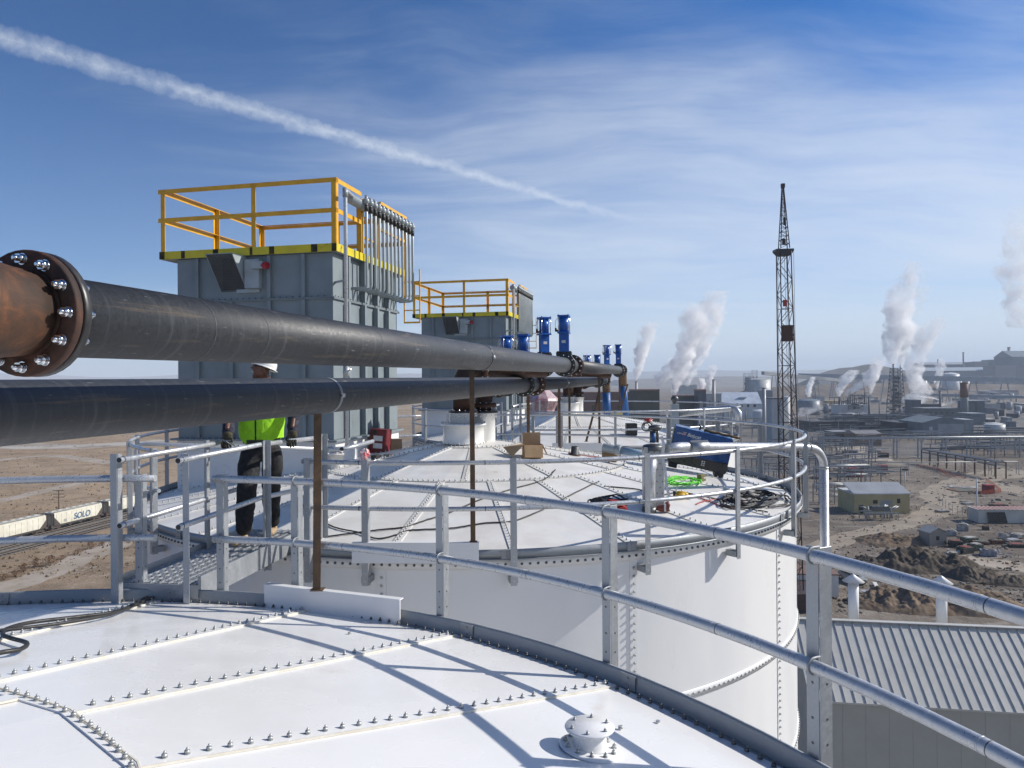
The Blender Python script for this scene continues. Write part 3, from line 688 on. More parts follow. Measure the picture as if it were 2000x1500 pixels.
n1 = P(905, 840, 12.55); nz1 = nozzle((n1.x, 12.55), zroof(.4) - .01, True, P(905, 806, 12.55).z, 'wide white nozzle drum at the middle tank top under the rusty riser', pu(12.9) - Vector((.25, 0, .05)))
n2 = P(945, 840, 12.95); nz2 = nozzle((n2.x, 12.95), zroof(.4) - .03, False, P(943, 806, 12.95).z, 'narrow white nozzle just right of the wide one on the middle tank', pl(13.6) - Vector((.1, 0, 0)))
copy_tree(nz1, S, 'wide white nozzle drum at the farthest tank top'); copy_tree(nz2, S, 'narrow white nozzle beside the wide one on the farthest tank')
# near tank: small capped nozzle
c = R(1152, 1462, C1); t = root('capped_nozzle', c, 'small white capped nozzle on the near roof at the bottom right', 'nozzle'); ax = RN(70)
MB().lathe([(0, .012), (.135, .012), (.14, .008), (.14, 0)], c, ax, n=40).build('base_flange', white, t)
MB().lathe([(.085, .012), (.076, .03), (.076, .085)], c, n=36).build('neck', white, t)
MB().lathe([(.074, .070), (.098, .088), (.112, .094), (.114, .100), (.110, .105), (.0, .105)], c, n=40).build('cap', white, t)
for i in range(6): a = 2 * pi * (i + .3) / 6; MB().bolt(c + Vector((.086 * cos(a), .086 * sin(a), .103)), (0, 0, 1), .6).build('cap_bolt', boltm, t)
for i in range(11): a = 2 * pi * (i + .2) / 11; MB().bolt(c + Vector((.112 * cos(a), .112 * sin(a), .012 - .163 * .112 * cos(a - .35))), ax, .75).build('base_bolt', boltm, t)
for (u, v, l_, lab) in ((1212, 1423, .012, 'loose hex nut lying right of the small capped nozzle'), (1285, 1410, .006, 'loose washer lying nearest the rim on the near roof'), (683, 1237, .008, 'loose nut lying in the shadow lines of the near roof')):
    q = R(u, v, C1, .001); o = MB().tube([q, q + Vector((0, 0, l_))], .013, 6).build('loose_nut', boltm, origin=q); tag(o, lab, 'nut')
# ================================================================== grey filter tower
de = Vector((.975, -.221, 0)); ddv = Vector((.221, .975, 0)); TN = Vector((-2.84, 11.82, 0)); UZ = Vector((0, 0, 1))
def T(w, t, z): return TN + de * w + ddv * t + UZ * z
Z0, Z1 = 29.08, 32.07
def tb(m, w0, w1, t0, t1, z0, z1):
    return m.obox(T((w0 + w1) / 2, (t0 + t1) / 2, (z0 + z1) / 2), de * (w1 - w0) / 2, ddv * (t1 - t0) / 2, UZ * (z1 - z0) / 2)
def make_tower():
    t = root('filter_tower', T(-1.4, 1.3, 28.4), 'large grey steel filter tower with yellow handrail behind the worker', 'filter tower', 'grey filter towers on the tank roofs')
    W_, D_ = 2.83, 2.73
    m = MB(); tb(m, -W_, 0, 0, D_, Z0, Z1); m.build('housing', grey, t, bevel=.01)
    m = MB(); tb(m, -W_ - .1, .09, -.09, D_ + .09, Z0 - .03, Z0); m.build('base_flange', grey, t, bevel=.003)
    m = MB(); tb(m, -W_ - .04, .04, -.04, D_ + .04, 31.33, 31.345); tb(m, -W_ - .04, .04, -.04, D_ + .04, 31.35, 31.365); m.build('seam_flange', grey, t)
    studs([(T(-W_ + .03 + i * .111, -.028, 31.366), UZ) for i in range(26)] + [(T(.028, .03 + i * .111, 31.366), UZ) for i in range(25)], boltdark, t, .012, .02, 'bolt')
    for w in (-2.42, -1.79, -1.10, -.49):
        m = MB(); tb(m, w - .012, w + .012, -.055, -.001, Z0 + .01, 31.325); tb(m, w - .03, w + .03, -.060, -.055, Z0 + .01, 31.325)
        (tb(m, w - .012, w + .012, -.055, -.001, 31.37, Z1 - .01), tb(m, w - .03, w + .03, -.060, -.055, 31.37, Z1 - .01)) if w != -1.79 else None; m.build('stiffener', grey, t)
    for tt in (.42, 1.05, 1.60, 2.12):
        m = MB()
        for a, c in ((Z0 + .01, 31.325), (31.37, Z1 - .01)): tb(m, .001, .09, tt - .012, tt + .012, a, c); tb(m, .09, .096, tt - .035, tt + .035, a, c)
        m.build('stiffener', grey, t)
    # white bolted base below
    m = MB(); fl = [T(w, q, 28.0) for w, q in ((-W_ + .0, .0), (0.02, .0), (.02, D_), (-W_, D_))]; m.prism(fl, UZ * (Z0 - .03 - 28.0)); m.build('base_skirt', white, t)
    m = MB(); tb(m, -W_ - .012, -W_ + .12, -.014, -.002, 28.05, Z0 - .04); tb(m, -.10, .032, -.014, -.002, 28.05, Z0 - .04); tb(m, -W_ + .14, -.12, -.03, -.002, Z0 - .20, Z0 - .17)
    m.build('corner_strap', white, t); studs([(T(w, -.014, 28.12 + z * .085), -ddv) for z in range(11) for w in (-W_ + .07, -.04)] + [(T(-W_ + .06 + i * .108, -.07, Z0 + .001), UZ) for i in range(26)], boltm, t, .011, .016, 'bolt')
    # inlet hood with mesh
    hz0, hz1 = 31.50, 32.05; hd = .42; h = MB()
    for w in (-2.0, -1.53): h.prism([T(w, -.001, hz0), T(w, -.001, hz1), T(w, -hd, hz1)], de * .012)
    h.prism([T(-2.0, -.001, hz1), T(-1.518, -.001, hz1), T(-1.518, -hd, hz1), T(-2.0, -hd, hz1)], UZ * .01)
    ho = h.build('inlet_hood', grey_l, t); g = MB()
    for i in range(19): w = -1.985 + i * .0248; g.bar(T(w, -hd + .005, hz1), T(w, -.004, hz0), .009, .004)
    for i in range(24): f = i / 23; q = -hd + .005 + f * (hd - .009); z = hz1 + (hz0 - hz1) * f; g.bar(T(-1.985, q, z), T(-1.535, q, z), .007, .004)
    g.build('mesh_screen', M('screen_grey', (.13, .14, .145), .6), ho); m = MB(); tb(m, -1.97, -1.54, -.012, -.003, hz0 + .03, hz1 - .01); m.build('duct_opening', M('duct_dark', (.05, .055, .055), .8), ho)
    m = MB(); tb(m, -1.70, -1.28, -.035, -.003, 31.47, 31.53); tb(m, -1.50, -1.24, -.12, -.003, 31.53, 32.0); bx = m.build('damper_housing', grey_l, t, bevel=.004)
    m = MB(); tb(m, -1.33, -1.13, -.20, -.08, 31.83, 31.95); bx = m.build('control_box', grey_l, t, bevel=.006)
    m = MB(); m.cyl(T(-1.18, -.14, 31.88), T(-1.05, -.17, 31.88), .055, 16); m.build('beacon', M('beacon_red', (.35, .02, .03), .3), bx)
    # platform
    m = MB(); tb(m, -W_ - .26, .10, -.07, D_ + .28, Z1, Z1 + .03); m.build('platform', grey, t)
    for w0, w1, t0, t1 in ((-W_ - .27, .105, -.078, -.070), (.10, .108, -.07, D_ + .28), (-W_ - .268, -W_ - .26, -.07, D_ + .28), (-W_ - .26, .1, D_ + .28, D_ + .288)):
        m = MB(); tb(m, w0, w1, t0, t1, Z1 + .002, Z1 + .13); m.build('kick_plate', yellow_g, t)
    for w_, l_ in ((-3.06, .10), (-2.66, .07), (-2.05, .10), (-1.40, .05), (-1.03, .09), (-.28, .11), (.06, .08)):
        m = MB(); tb(m, w_ - l_ / 2, w_ + l_ / 2, -.0805, -.0785, Z1 + .004, Z1 + .128); m.build('burnt_patch', M('burnt_paint', (.02, .017, .012), .8, 0, (.08, .055, .01), 14), t)
    rz = (33.24, 32.76); cw = (-W_ - .26, .09); ct = (-.06, D_ + .27)
    def post(w, q, sx=1, sy=1, nm='handrail_post', z0=Z1 + .0, wd=.078):
        m = MB(); m.angle(T(w, q, z0), T(w, q, rz[0]), wd, .008, de * sx, ddv * sy); m.build(nm, yellow, t)
    for w, q, a, b_ in ((cw[0], ct[0], 1, 1), (-1.40, ct[0], 1, 1), (cw[1], ct[0], -1, 1), (cw[0], 1.45, 1, -1), (cw[0], ct[1], 1, -1), (-1.4, ct[1], 1, -1), (cw[1], ct[1], -1, -1)): post(w, q, a, b_)
    for z in rz:
        for p0, p1, n in ((T(cw[0] - .05, ct[0], z), T(cw[1] + .01, ct[0], z), ddv), (T(cw[0], ct[0], z), T(cw[0], ct[1], z), de), (T(cw[0], ct[1], z), T(cw[1], ct[1], z), -ddv), (T(cw[1], ct[0], z), T(cw[1], .9, z), -de)):
            m = MB(); m.angle(p0, p1, .070, .008, n, -UZ); m.build('handrail', yellow, t)
    # gate pillars and caged ladder at the right side
    for q in (.95, 1.65): m = MB(); tb(m, .0, .09, q - .05, q + .05, Z1 + .03, rz[0] - .1); m.build('gate_post', yellow, t)
    for z in (32.5, 32.85): m = MB(); m.bar(T(.05, 1.0, z), T(.05, 1.6, z), .03, .03); m.build('gate_bar', yellow, t)
    for z in (rz): m = MB(); m.bar(T(.09, 1.7, z), T(.09, ct[1], z), .05, .05); m.build('handrail', yellow, t)
    lad = MB(); lt = D_ + .15
    for w in (.10, .42): lad.bar(T(w, lt, 31.15), T(w, lt, 32.2), .05, .02)
    lad.bar(T(.1, lt, 31.16), T(.42, lt, 31.16), .05, .03)
    for i in range(3): lad.cyl(T(.1, lt, 31.4 + i * .28), T(.42, lt, 31.4 + i * .28), .012, 8)
    lad.build('ladder', yellow, t)
    # pulse manifold: header, 13 drop pipes, valves, riser
    zt, zb = 33.02, 31.57; pw = .26
    ts = [.66 + i * 2.19 / 12 for i in range(13)]
    m = MB(); m.cyl(T(.16, .25, zt - .03), T(.16, 2.95, zt - .03), .085, 20); m.build('header', grey_l, t)
    for i, q in enumerate(ts):
        pts = [T(.16, q, zt), T(pw, q, zt + .02), T(pw + .03, q, zt - .02), T(pw + .03, q, zb + .06), T(pw + .01, q, zb + .01), T(pw - .05, q, zb), T(.0, q, zb)]
        m = MB(); m.tube(pts, .024, 12); m.build('drop_pipe', grey_l, t)
        m = MB(); m.ell(T(pw + .03, q, zt), .055, 12, 8); m.cyl(T(pw + .03, q, zt), T(pw + .03, q, zt + .08), .03, 10); vv = m.build('valve_head', grey_l, t)
        m = MB(); m.cyl(T(pw + .03, q, zt - .17), T(pw + .03, q, zt - .06), .034, 12); m.build('coupling', blk, vv)
    m = MB(); m.tube([T(pw, .66 + 2.2 * i / 30, zt + .10 + .015 * sin(i * 1.7)) for i in range(31)], .006, 6); m.build('cable', blk, t)
    rw, rt_ = .28, -.12; m = MB(); m.tube([T(rw, rt_, 28.95), T(rw, rt_, zt - .10), T(rw, rt_, zt - .035), T(rw, rt_ + .03, zt - .01), T(rw - .02, rt_ + .12, zt), T(.2, .3, zt)], .032, 16); rs_ = m.build('riser_pipe', galv_pipe, t)
    m = MB(); m.cyl(T(rw, rt_, zt - .12), T(rw, rt_, zt + .02), .043, 14); m.build('elbow_fitting', grey_l, rs_)
    m = MB(); m.cyl(T(rw, rt_, 30.08), T(rw, rt_, 30.24), .05, 12); m.ell(T(rw, rt_, 30.16), .062); m.bar(T(rw, rt_, 30.16), T(rw + .1, rt_ - .05, 30.20), .02, .02); m.build('riser_valve', boltm, rs_)
    for z in (31.6,): m = MB(); m.cyl(T(.0, rt_ + .2, z), T(rw, rt_, z), .02, 8); m.build('pipe_bracket', grey_l, rs_)
    return t
tw1 = make_tower(); tw2 = copy_tree(tw1, S, 'smaller-looking grey filter tower with yellow handrail, second along the row of tanks')
# air line pipes at the tower foot
t = root('air_pipe', P(500, 862, 10.9), 'galvanised pipe running left to right at chest height of the tower base', 'pipe')
MB().tube([P(266, 960, 10.6), P(266, 880, 10.6), P(270, 870, 10.6), P(285, 867, 10.6), P(640, 877, 11.2)], .028, 12).build('pipe_run', galv_pipe, t)
MB().tube([P(640, 877, 11.2), P(655, 877, 11.2), P(676, 876, 11.2), P(728, 862, 11.9)], .034, 12).build('pipe_branch', galv_pipe, t)
MB().tube([P(668, 877, 11.19), P(667.5, 877, 11.17)], .03, 12).build('pipe_end', blk, t)
# ================================================================== the worker
def skin_obj(name, joints, edges, mat, parent=None, sub=2, origin=None, rootv=0):
    vs = [Vector(j[0]) for j in joints]; o0 = Vector(origin) if origin is not None else base_of(parent)
    me = D.meshes.new(name); me.from_pydata([tuple(v - o0) for v in vs], edges, []); me.update()
    o = D.objects.new(name, me); COL.objects.link(o)
    if parent is not None: o.parent = parent
    else: o.location = o0
    o.modifiers.new('skin', 'SKIN').use_smooth_shade = True; me.materials.append(mat)
    for i, j in enumerate(joints):
        r = j[1]; r = (r, r) if isinstance(r, (int, float)) else r; me.skin_vertices[0].data[i].radius = r
    me.skin_vertices[0].data[rootv].use_root = True
    s = o.modifiers.new('sub', 'SUBSURF'); s.levels = sub; s.render_levels = sub
    return o
def make_person():
    skin = M('skin', (.17, .075, .045), .5, 0, (.14, .06, .036), 12)
    cloth = M('black_trousers', (.010, .010, .012), .85, 0, (.018, .018, .02), 14, bump=.5, bscale=30)
    jack = M('navy_sleeve', (.012, .015, .028), .85, 0, (.022, .026, .045), 18, bump=.5, bscale=30)
    glove = M('work_glove', (.022, .020, .016), .8, 0, (.06, .052, .02), 30)
    boot = M('tan_boot', (.42, .31, .19), .75, 0, (.34, .25, .15), 20)
    fz = ZR + .058
    fl = P(468, 1071, 7.62); fr = P(532, 1052, 8.10)
    pel = Vector((-2.68, 7.93, fz + 1.04)); chest = pel + Vector((-.00, -.02, .36)); neckb = chest + Vector((-.0, .0, .25)); headc = P(511, 722, 7.93)
    kl = Vector((fl.x + .045, fl.y + .10, fz + .56)); kr = Vector((fr.x - .0, fr.y - .04, fz + .55)); al = Vector((fl.x + .02, fl.y + .05, fz + .10)); ar = Vector((fr.x, fr.y + .02, fz + .10))
    hl, hr = pel + Vector((-.10, 0, -.04)), pel + Vector((.10, .02, -.04))
    sl_, sr_ = neckb + Vector((-.20, -.01, -.05)), neckb + Vector((.20, .01, -.05))
    hndl, hndr = P(444, 856, 7.55), P(571, 853, 7.72)
    el_, er_ = (sl_ + hndl) / 2 + Vector((-.09, .10, .04)), (sr_ + hndr) / 2 + Vector((.07, .10, .03))
    J = [(pel, (.15, .11)), (pel + Vector((0, 0, .16)), (.15, .11)), (chest, (.17, .12)), (neckb, (.10, .09)), ((neckb + headc) / 2 + Vector((.0, .0, -.03)), .058), (headc + Vector((0, 0, -.05)), (.072, .08)), (headc + Vector((0, 0, .05)), (.075, .09)),
         (sl_, .065), (el_, .045), (hndl + Vector((0, 0, .09)), .02), (sr_, .065), (er_, .045), (hndr + Vector((0, 0, .09)), .02),
         (hl, .085), (kl, .06), (al, .04), (hr, .085), (kr, .06), (ar, .04)]
    E_ = [(0, 1), (1, 2), (2, 3), (3, 4), (4, 5), (5, 6), (3, 7), (7, 8), (8, 9), (3, 10), (10, 11), (11, 12), (0, 13), (13, 14), (14, 15), (0, 16), (16, 17), (17, 18)]
    body = skin_obj('person', J, E_, skin, origin=(pel.x, pel.y, fz)); tag(body, 'worker in white hard hat and bright green vest standing on the walkway holding the rail', 'person')
    # head: face turned to the left and up
    fd = Vector((-.80, -.50, .36)).normalized(); sd = fd.cross(UZ).normalized(); ud = sd.cross(fd).normalized(); hc = headc
    b = MB(); b.ell(hc, (.080, .092, .115), 24, 16)
    for v in b.v:
        q = v - hc; f_ = q.dot(fd); u_ = q.dot(ud); s2 = q.dot(sd)
        if f_ > .03 and abs(s2) < .03 and -.03 < u_ < .02: v += fd * .016
        if f_ > .02 and u_ < -.06: v += fd * .012
    b.build('face', skin, body)
    b = MB(); b.prism([hc + fd * .085 + ud * .015, hc + fd * .118 - ud * .022, hc + fd * .085 - ud * .026], sd * .024); b.build('nose', skin, body, bevel=.006)
    b = MB(); b.obox(hc + fd * .083 - ud * .055, sd * .028, fd * .008, ud * .006); b.build('mouth', M('teeth', (.5, .42, .38), .5), body, bevel=.003)
    b = MB(); b.obox(hc + fd * .086 + ud * .022 , sd * .062, fd * .008, ud * .018); b.obox(hc + fd * .02 + ud * .022 + sd * .082, sd * .004, fd * .065, ud * .006); b.obox(hc + fd * .02 + ud * .022 - sd * .082, sd * .004, fd * .065, ud * .006); b.build('sunglasses', blkgl, body, bevel=.006)
    for s_ in (-1, 1): MB().ell(hc + sd * .085 * s_ - fd * .005, (.018, .022, .034), 10, 8).build('ear', skin, body)
    hat = MB(); hb = hc + ud * .038 - fd * .022; prof = [(.116, .0), (.120, .025), (.113, .062), (.09, .098), (.048, .120), (0.0, .125)]
    hat.lathe(prof, hb, ud, n=32); hat.lathe([(.10, -.004), (.138, -.014), (.140, -.006), (.112, .006)], hb, ud, n=32)
    hat.obox(hb + fd * .125 - ud * .004, sd * .07, fd * .035, ud * .003); h_ = hat.build('hard_hat', M('hat_white', (.80, .80, .78), .35), body)
    # clothes
    skin_obj('jacket', [(pel + Vector((0, 0, .04)), (.20, .15)), (pel + Vector((0, 0, .18)), (.205, .155)), (chest, (.225, .16)), (neckb + Vector((0, 0, -.02)), (.12, .105)), (neckb + Vector((0, 0, .05)), .085),
        (sl_, .10), (el_, .080), (hndl + Vector((.005, .01, .01)), .056), (sr_, .10), (er_, .080), (hndr + Vector((-.005, .01, .01)), .056)],
        [(0, 1), (1, 2), (2, 3), (3, 4), (3, 5), (5, 6), (6, 7), (3, 8), (8, 9), (9, 10)], jack, body)
    skin_obj('trousers', [(pel + Vector((0, 0, .06)), (.19, .145)), (pel + Vector((0, 0, -.05)), (.20, .155)), (hl + Vector((-.02, 0, -.10)), .138), (kl, .108), ((kl + al) / 2, .100), (al + Vector((0, 0, -.03)), .080), (hr + Vector((.02, 0, -.10)), .138), (kr, .108), ((kr + ar) / 2, .098), (ar + Vector((0, 0, -.03)), .078)],
        [(0, 1), (1, 2), (2, 3), (3, 4), (4, 5), (1, 6), (6, 7), (7, 8), (8, 9)], cloth, body)
    b = MB(); lat = [(0.02, .232, .18), (.20, .235, .182), (.36, .245, .188), (.52, .235, .175), (.60, .18, .14)]; vs = []; n = 28
    for z, rx, ry in lat:
        for k in range(n): a = 2 * pi * k / n; w = 1 + .018 * sin(k * 2.3 + z * 17); vs.append(pel + Vector((rx * cos(a) * w, ry * sin(a) * w, z - (.05 if z < .1 and abs(cos(a)) < .75 and abs(cos(a)) > .12 else 0))))
    b.add(vs, [(i * n + k, i * n + (k + 1) % n, (i + 1) * n + (k + 1) % n, (i + 1) * n + k) for i in range(len(lat) - 1) for k in range(n)], True)
    hv = b.build('vest', M('hi_vis', (.40, .82, .02), .8, 0, (.30, .66, .015), 9, bump=.9, bscale=16), body); sm = hv.modifiers.new('s', 'SOLIDIFY'); sm.thickness = .006
    b = MB(); b.obox(pel + Vector((.10, -.19, .315)), Vector((.09, -.008, 0)), Vector((0, .004, 0)), Vector((0, 0, .025))); b.obox(pel + Vector((-.11, -.185, .315)), Vector((.08, .01, 0)), Vector((0, .004, 0)), Vector((0, 0, .025))); b.build('reflective_strip', M('reflect', (.6, .62, .62), .35, .3), hv)
    b = MB(); b.obox(pel + Vector((.0, -.183, .22)), Vector((.006, 0, 0)), Vector((0, .006, 0)), Vector((0, 0, .20))); b.build('vest_opening', cloth, hv)
    b = MB(); b.lathe([(.19, -.02), (.19, .02)], pel + Vector((0, 0, .0)), n=24); b.build('belt', blk, body)
    ct_ = D.textures.new('cloth_folds', 'CLOUDS'); ct_.noise_scale = .11; ct_.noise_depth = 2
    for k_ in body.children:
        if k_.name.split('.')[0] in ('jacket', 'trousers', 'vest'):
            if k_.name.startswith('vest'): q_ = k_.modifiers.new('sub', 'SUBSURF'); q_.levels = q_.render_levels = 2
            dm = k_.modifiers.new('folds', 'DISPLACE'); dm.texture = ct_; dm.strength = .045 if not k_.name.startswith('vest') else .035; dm.mid_level = .5; dm.texture_coords = 'LOCAL'
    # gloved hands: palm and five fingers curled on the rail
    for c, s_ in ((hndl, -1), (hndr, 1)):
        J = [(c + Vector((0, .01, .07)), .060), (c + Vector((0, 0, .02)), (.056, .042))]; E2 = [(0, 1)]
        g = skin_obj('glove', J + [(c + Vector((0, -.012, -.02)), (.052, .038))], E2 + [(1, 2)], glove, body)
        for k in range(4):
            x = (k - 1.5) * .025; l = (.92, 1.0, .96, .8)[k]; r0 = c + Vector((x, -.014, -.028))
            skin_obj('finger', [(r0, .015), (r0 + Vector((x * .1, -.026, -.030)) * l, .0145), (r0 + Vector((x * .1, -.014, -.066)) * l, .0135), (r0 + Vector((0, .012, -.078)) * l, .012)], [(0, 1), (1, 2), (2, 3)], glove, g, 1)
        skin_obj('thumb', [(c + Vector((-s_ * .036, -.004, .012)), .0135), (c + Vector((-s_ * .058, -.016, -.014)), .0125), (c + Vector((-s_ * .056, -.026, -.042)), .010)], [(0, 1), (1, 2)], glove, g, 1)
    for a_, nm in ((al, 0), (ar, 1)):
        q = Vector((a_.x, a_.y, fz)); dr = Vector((-.25 if nm == 0 else .1, -.97, 0)).normalized(); J = [(q + Vector((0, 0, .10)), .055), (q + Vector((0, 0, .045)) - dr * .02, (.05, .045)), (q + dr * .09 + Vector((0, 0, .045)), (.048, .042)), (q + dr * .19 + Vector((0, 0, .038)), (.045, .034))]
        skin_obj('boot', J, [(0, 1), (1, 2), (2, 3)], boot, body)
    # wrench in the left hand
    w0 = hndl + Vector((.01, -.03, -.03)); w1 = w0 + Vector((.09, -.02, -.05)); m = MB(); m.bar(w0, w1, .02, .008); m.bar(w1, w1 + Vector((.03, 0, .01)), .035, .012)
    o = m.build('wrench', zinc, origin=w0); tag(o, 'bright steel wrench held in the worker glove', 'wrench')
make_person()
# ================================================================== things lying on the middle tank
def cable(name, pts, r, mat, label, cat='cable', c=C2, lift=None, sub=10, wob=.0, group=None):
    q = [R(u, v, c, (lift or r)) for u, v in pts]; out = []; rd = random.Random(len(pts) * 7 + int(pts[0][0]))
    for i in range(len(q) - 1):
        p0, p1, p2, p3 = q[max(i - 1, 0)], q[i], q[i + 1], q[min(i + 2, len(q) - 1)]
        for k in range(sub):
            t = k / sub; out.append(.5 * ((2 * p1) + (-p0 + p2) * t + (2 * p0 - 5 * p1 + 4 * p2 - p3) * t * t + (-p0 + 3 * p1 - 3 * p2 + p3) * t ** 3))
    out.append(q[-1])
    if wob: out = [p + Vector((rd.uniform(-wob, wob), rd.uniform(-wob, wob), abs(rd.gauss(0, wob * .3)))) for p in out]
    for p in out: p.z = max(p.z, zroof(math.hypot(p.x - c.x, p.y - c.y)) + (lift or r))
    o = MB().tube(out, r, 8).build(name, mat, origin=q[0]); return tag(o, label, cat, group)
cable('cable', [(-60, 1238), (60, 1225), (140, 1214), (215, 1200), (262, 1182), (300, 1158)], .012, blk, 'thin black cable lying along the near roof seam from the left edge', c=C1, lift=.03)
cable('cable', [(-60, 1288), (0, 1275), (40, 1268), (52, 1256), (20, 1246), (6, 1240), (14, 1228), (60, 1216), (150, 1205), (232, 1193), (288, 1166), (303, 1150)], .013, blk, 'black cable with a hairpin loop at the left edge of the near roof', c=C1, lift=.03)
cbp = [P(303, 1150, 6.05), P(300, 1142, 6.3) + Vector((0, 0, .03)), P(318, 1131, 6.5), P(350, 1118, 6.8), P(392, 1112, 7.0)]
for k, lab in ((0, 'black cable climbing onto the walkway grating, left one'), (1, 'black cable climbing onto the walkway grating, right one')):
    o = MB().tube([p + Vector((.035 * k, .02 * k, .0)) for p in ([R(303 + 12 * k, 1152, C1, .02)] + cbp[1:])], .012, 8).build('cable', blk, origin=cbp[0]); tag(o, lab, 'cable')
cable('cable', [(1170, 940), (1090, 980), (1050, 1000), (1000, 1018), (945, 1022), (880, 1032), (800, 1036), (770, 1046), (735, 1052), (700, 1040), (660, 1032), (640, 1024)], .009, blk, 'dark cable crossing the middle roof lower down', wob=.004)
cable('cable', [(1085, 918), (1060, 938), (1000, 955), (940, 975), (880, 1000), (820, 1020), (790, 1030), (750, 1034), (700, 1040), (640, 1048)], .009, blk, 'dark cable crossing the middle roof higher up', wob=.004)
cable('hose', [(1180, 950), (1240, 955), (1290, 966), (1330, 962), (1400, 975), (1440, 990), (1500, 1000)], .009, blk, 'thin black hose lying beside the red bag', 'hose', wob=.005)
cable('hose', [(1340, 962), (1372, 975), (1410, 988), (1450, 992), (1460, 984), (1425, 974), (1380, 978), (1360, 985)], .008, red, 'thin red hose lying in front of the hose heap', 'hose', wob=.006)
cable('cord', [(1110, 885), (1140, 890), (1165, 893), (1180, 897), (1190, 903)], .007, red, 'red cord between the steel stub and the wooden box', 'cord', wob=.01)
rd = random.Random(3)
for k in range(9):          # heap of black hoses by the rim
    cu, cv = 1480 + rd.uniform(-38, 26), 968 + rd.uniform(-9, 14); n = 14; pts = []
    for i in range(n + 8): a = 2 * pi * i / n + k; pts.append((cu + (34 + 12 * rd.random()) * cos(a) + i * .5, cv + (10 + 4 * rd.random()) * sin(a)))
    cable('hose', pts, .012, blk, 'black hose coiled in the heap by the right rim of the middle roof', 'hose', lift=.014 + .012 * (k % 4), sub=4, wob=.006, group='black hoses heaped by the rim')
for k in range(7):          # green hoses
    cu, cv = 1332 + rd.uniform(-12, 12), 938 + rd.uniform(-4, 5); pts = []
    for i in range(13): a = pi * i / 9 + k * .7; pts.append((cu + (24 + 10 * rd.random()) * cos(a), cv + (5 + 4 * rd.random()) * sin(a) + (cu - 1332) * .3))
    cable('hose', pts, .010, M('lime_hose', (.12, .62, .02), .4), 'lime green hose coiled in front of the blue machine', 'hose', lift=.012 + .014 * (k % 4), sub=4, wob=.008, group='lime green hoses in one coil')
# blue welding machine
def welder():
    br = R(1410, 934, C2); x = Vector((.955, -.17, -.215)).normalized(); y = (Vector((.17, 1, .04)) - x * x.dot(Vector((.17, 1, .04)))).normalized(); z = x.cross(y).normalized()
    Wd = .95; o = br - x * (Wd - .04) + z * .07; Dp = .42; bl = o - z * .07
    t = root('engine_welder', bl, 'blue and black engine welding machine standing tilted on the middle roof', 'welder')
    def bb(m, x0, x1, y0, y1, z0, z1): return m.obox(o + x * (x0 + x1) / 2 + y * (y0 + y1) / 2 + z * (z0 + z1) / 2, x * (x1 - x0) / 2, y * (y1 - y0) / 2, z * (z1 - z0) / 2)
    H = .62
    m = MB(); bb(m, 0, Wd, 0, Dp, 0, .18); m.build('base', blkgl, t, bevel=.012)
    m = MB(); m.prism([o + z * .15 + x * .0 - y * .004, o + x * Wd + z * .185 - y * .004, o + x * Wd + z * (H - .02) - y * .004, o + z * H - y * .004], y * (Dp + .008)); m.build('cover', blue_d, t, bevel=.014)
    m = MB(); bb(m, Wd, Wd + .012, .02, Dp - .02, .02, H - .05); m.build('end_panel', blkgl, t, bevel=.004); m = MB(); bb(m, -.012, 0, .02, Dp - .02, .02, H - .05); m.build('end_panel', blkgl, t, bevel=.004)
    m = MB(); bb(m, .3, .302, -.0065, -.0045, .18, .40); m.obox(o + x * Wd * .62 + z * .33 - y * .006, (x * Wd * .36 - z * .025), y * .001, z * .001); m.build('panel_gap', blk, t)
    for x0 in (.02, Wd - .16):
        m = MB(); bb(m, x0, x0 + .14, .02, Dp - .02, -.085, -.002); m.build('foot', blk, t, bevel=.005)
    m = MB(); m.tube([o + x * Wd * .43 + y * .2 + z * H, o + x * Wd * .43 + y * .2 + z * (H + .06), o + x * (Wd * .43 - .03) + y * .18 + z * (H + .085)], .017, 12); m.build('exhaust', boltdark, t)
    m = MB(); m.tube([o + x * (Wd * .50 + .06 * i) + y * .16 + z * (H + .012 + .006 * sin(i * 2)) for i in range(11)], .022, 8); m.build('strap', ruststeel, t)
    for i in range(2):
        for j in range(3): m = MB(); bb(m, Wd * .56 + i * .035, Wd * .56 + i * .035 + .022, -.008, -.002, .06 + j * .032, .08 + j * .032); m.build('warning_label', label_w, t)
    sl_ = Vector(x) * 1; ax = x; zz = z
    text_mesh('Bobcat', .080, label_w, t, o + x * .21 + z * .49 - y * .0085, x - z * .02, z, .001, .25)
    # striped flag patch and chevrons left of the name
    fm = M('flag_red', (.55, .10, .08), .5)
    for k in range(4): m = MB(); bb(m, .125 + .004 * k, .185 + .004 * k, -.0075, -.0065, .495 + k * .014, .503 + k * .014); m.build('flag_stripe', fm if k % 2 == 0 else label_w, t)
    for k in range(2): m = MB(); q = o + x * (.04 + .035 * k) + z * .495 - y * .0072; m.bar(q, q + x * .025 + z * .03, .005, .002, y); m.bar(q + x * .025 + z * .03, q + x * .06 + z * .005, .005, .002, y); m.build('chevron', label_w, t)
    m = MB(); bb(m, .30, .46, -.0075, -.0065, .467, .471); m.build('name_underline', label_w, t)
welder()
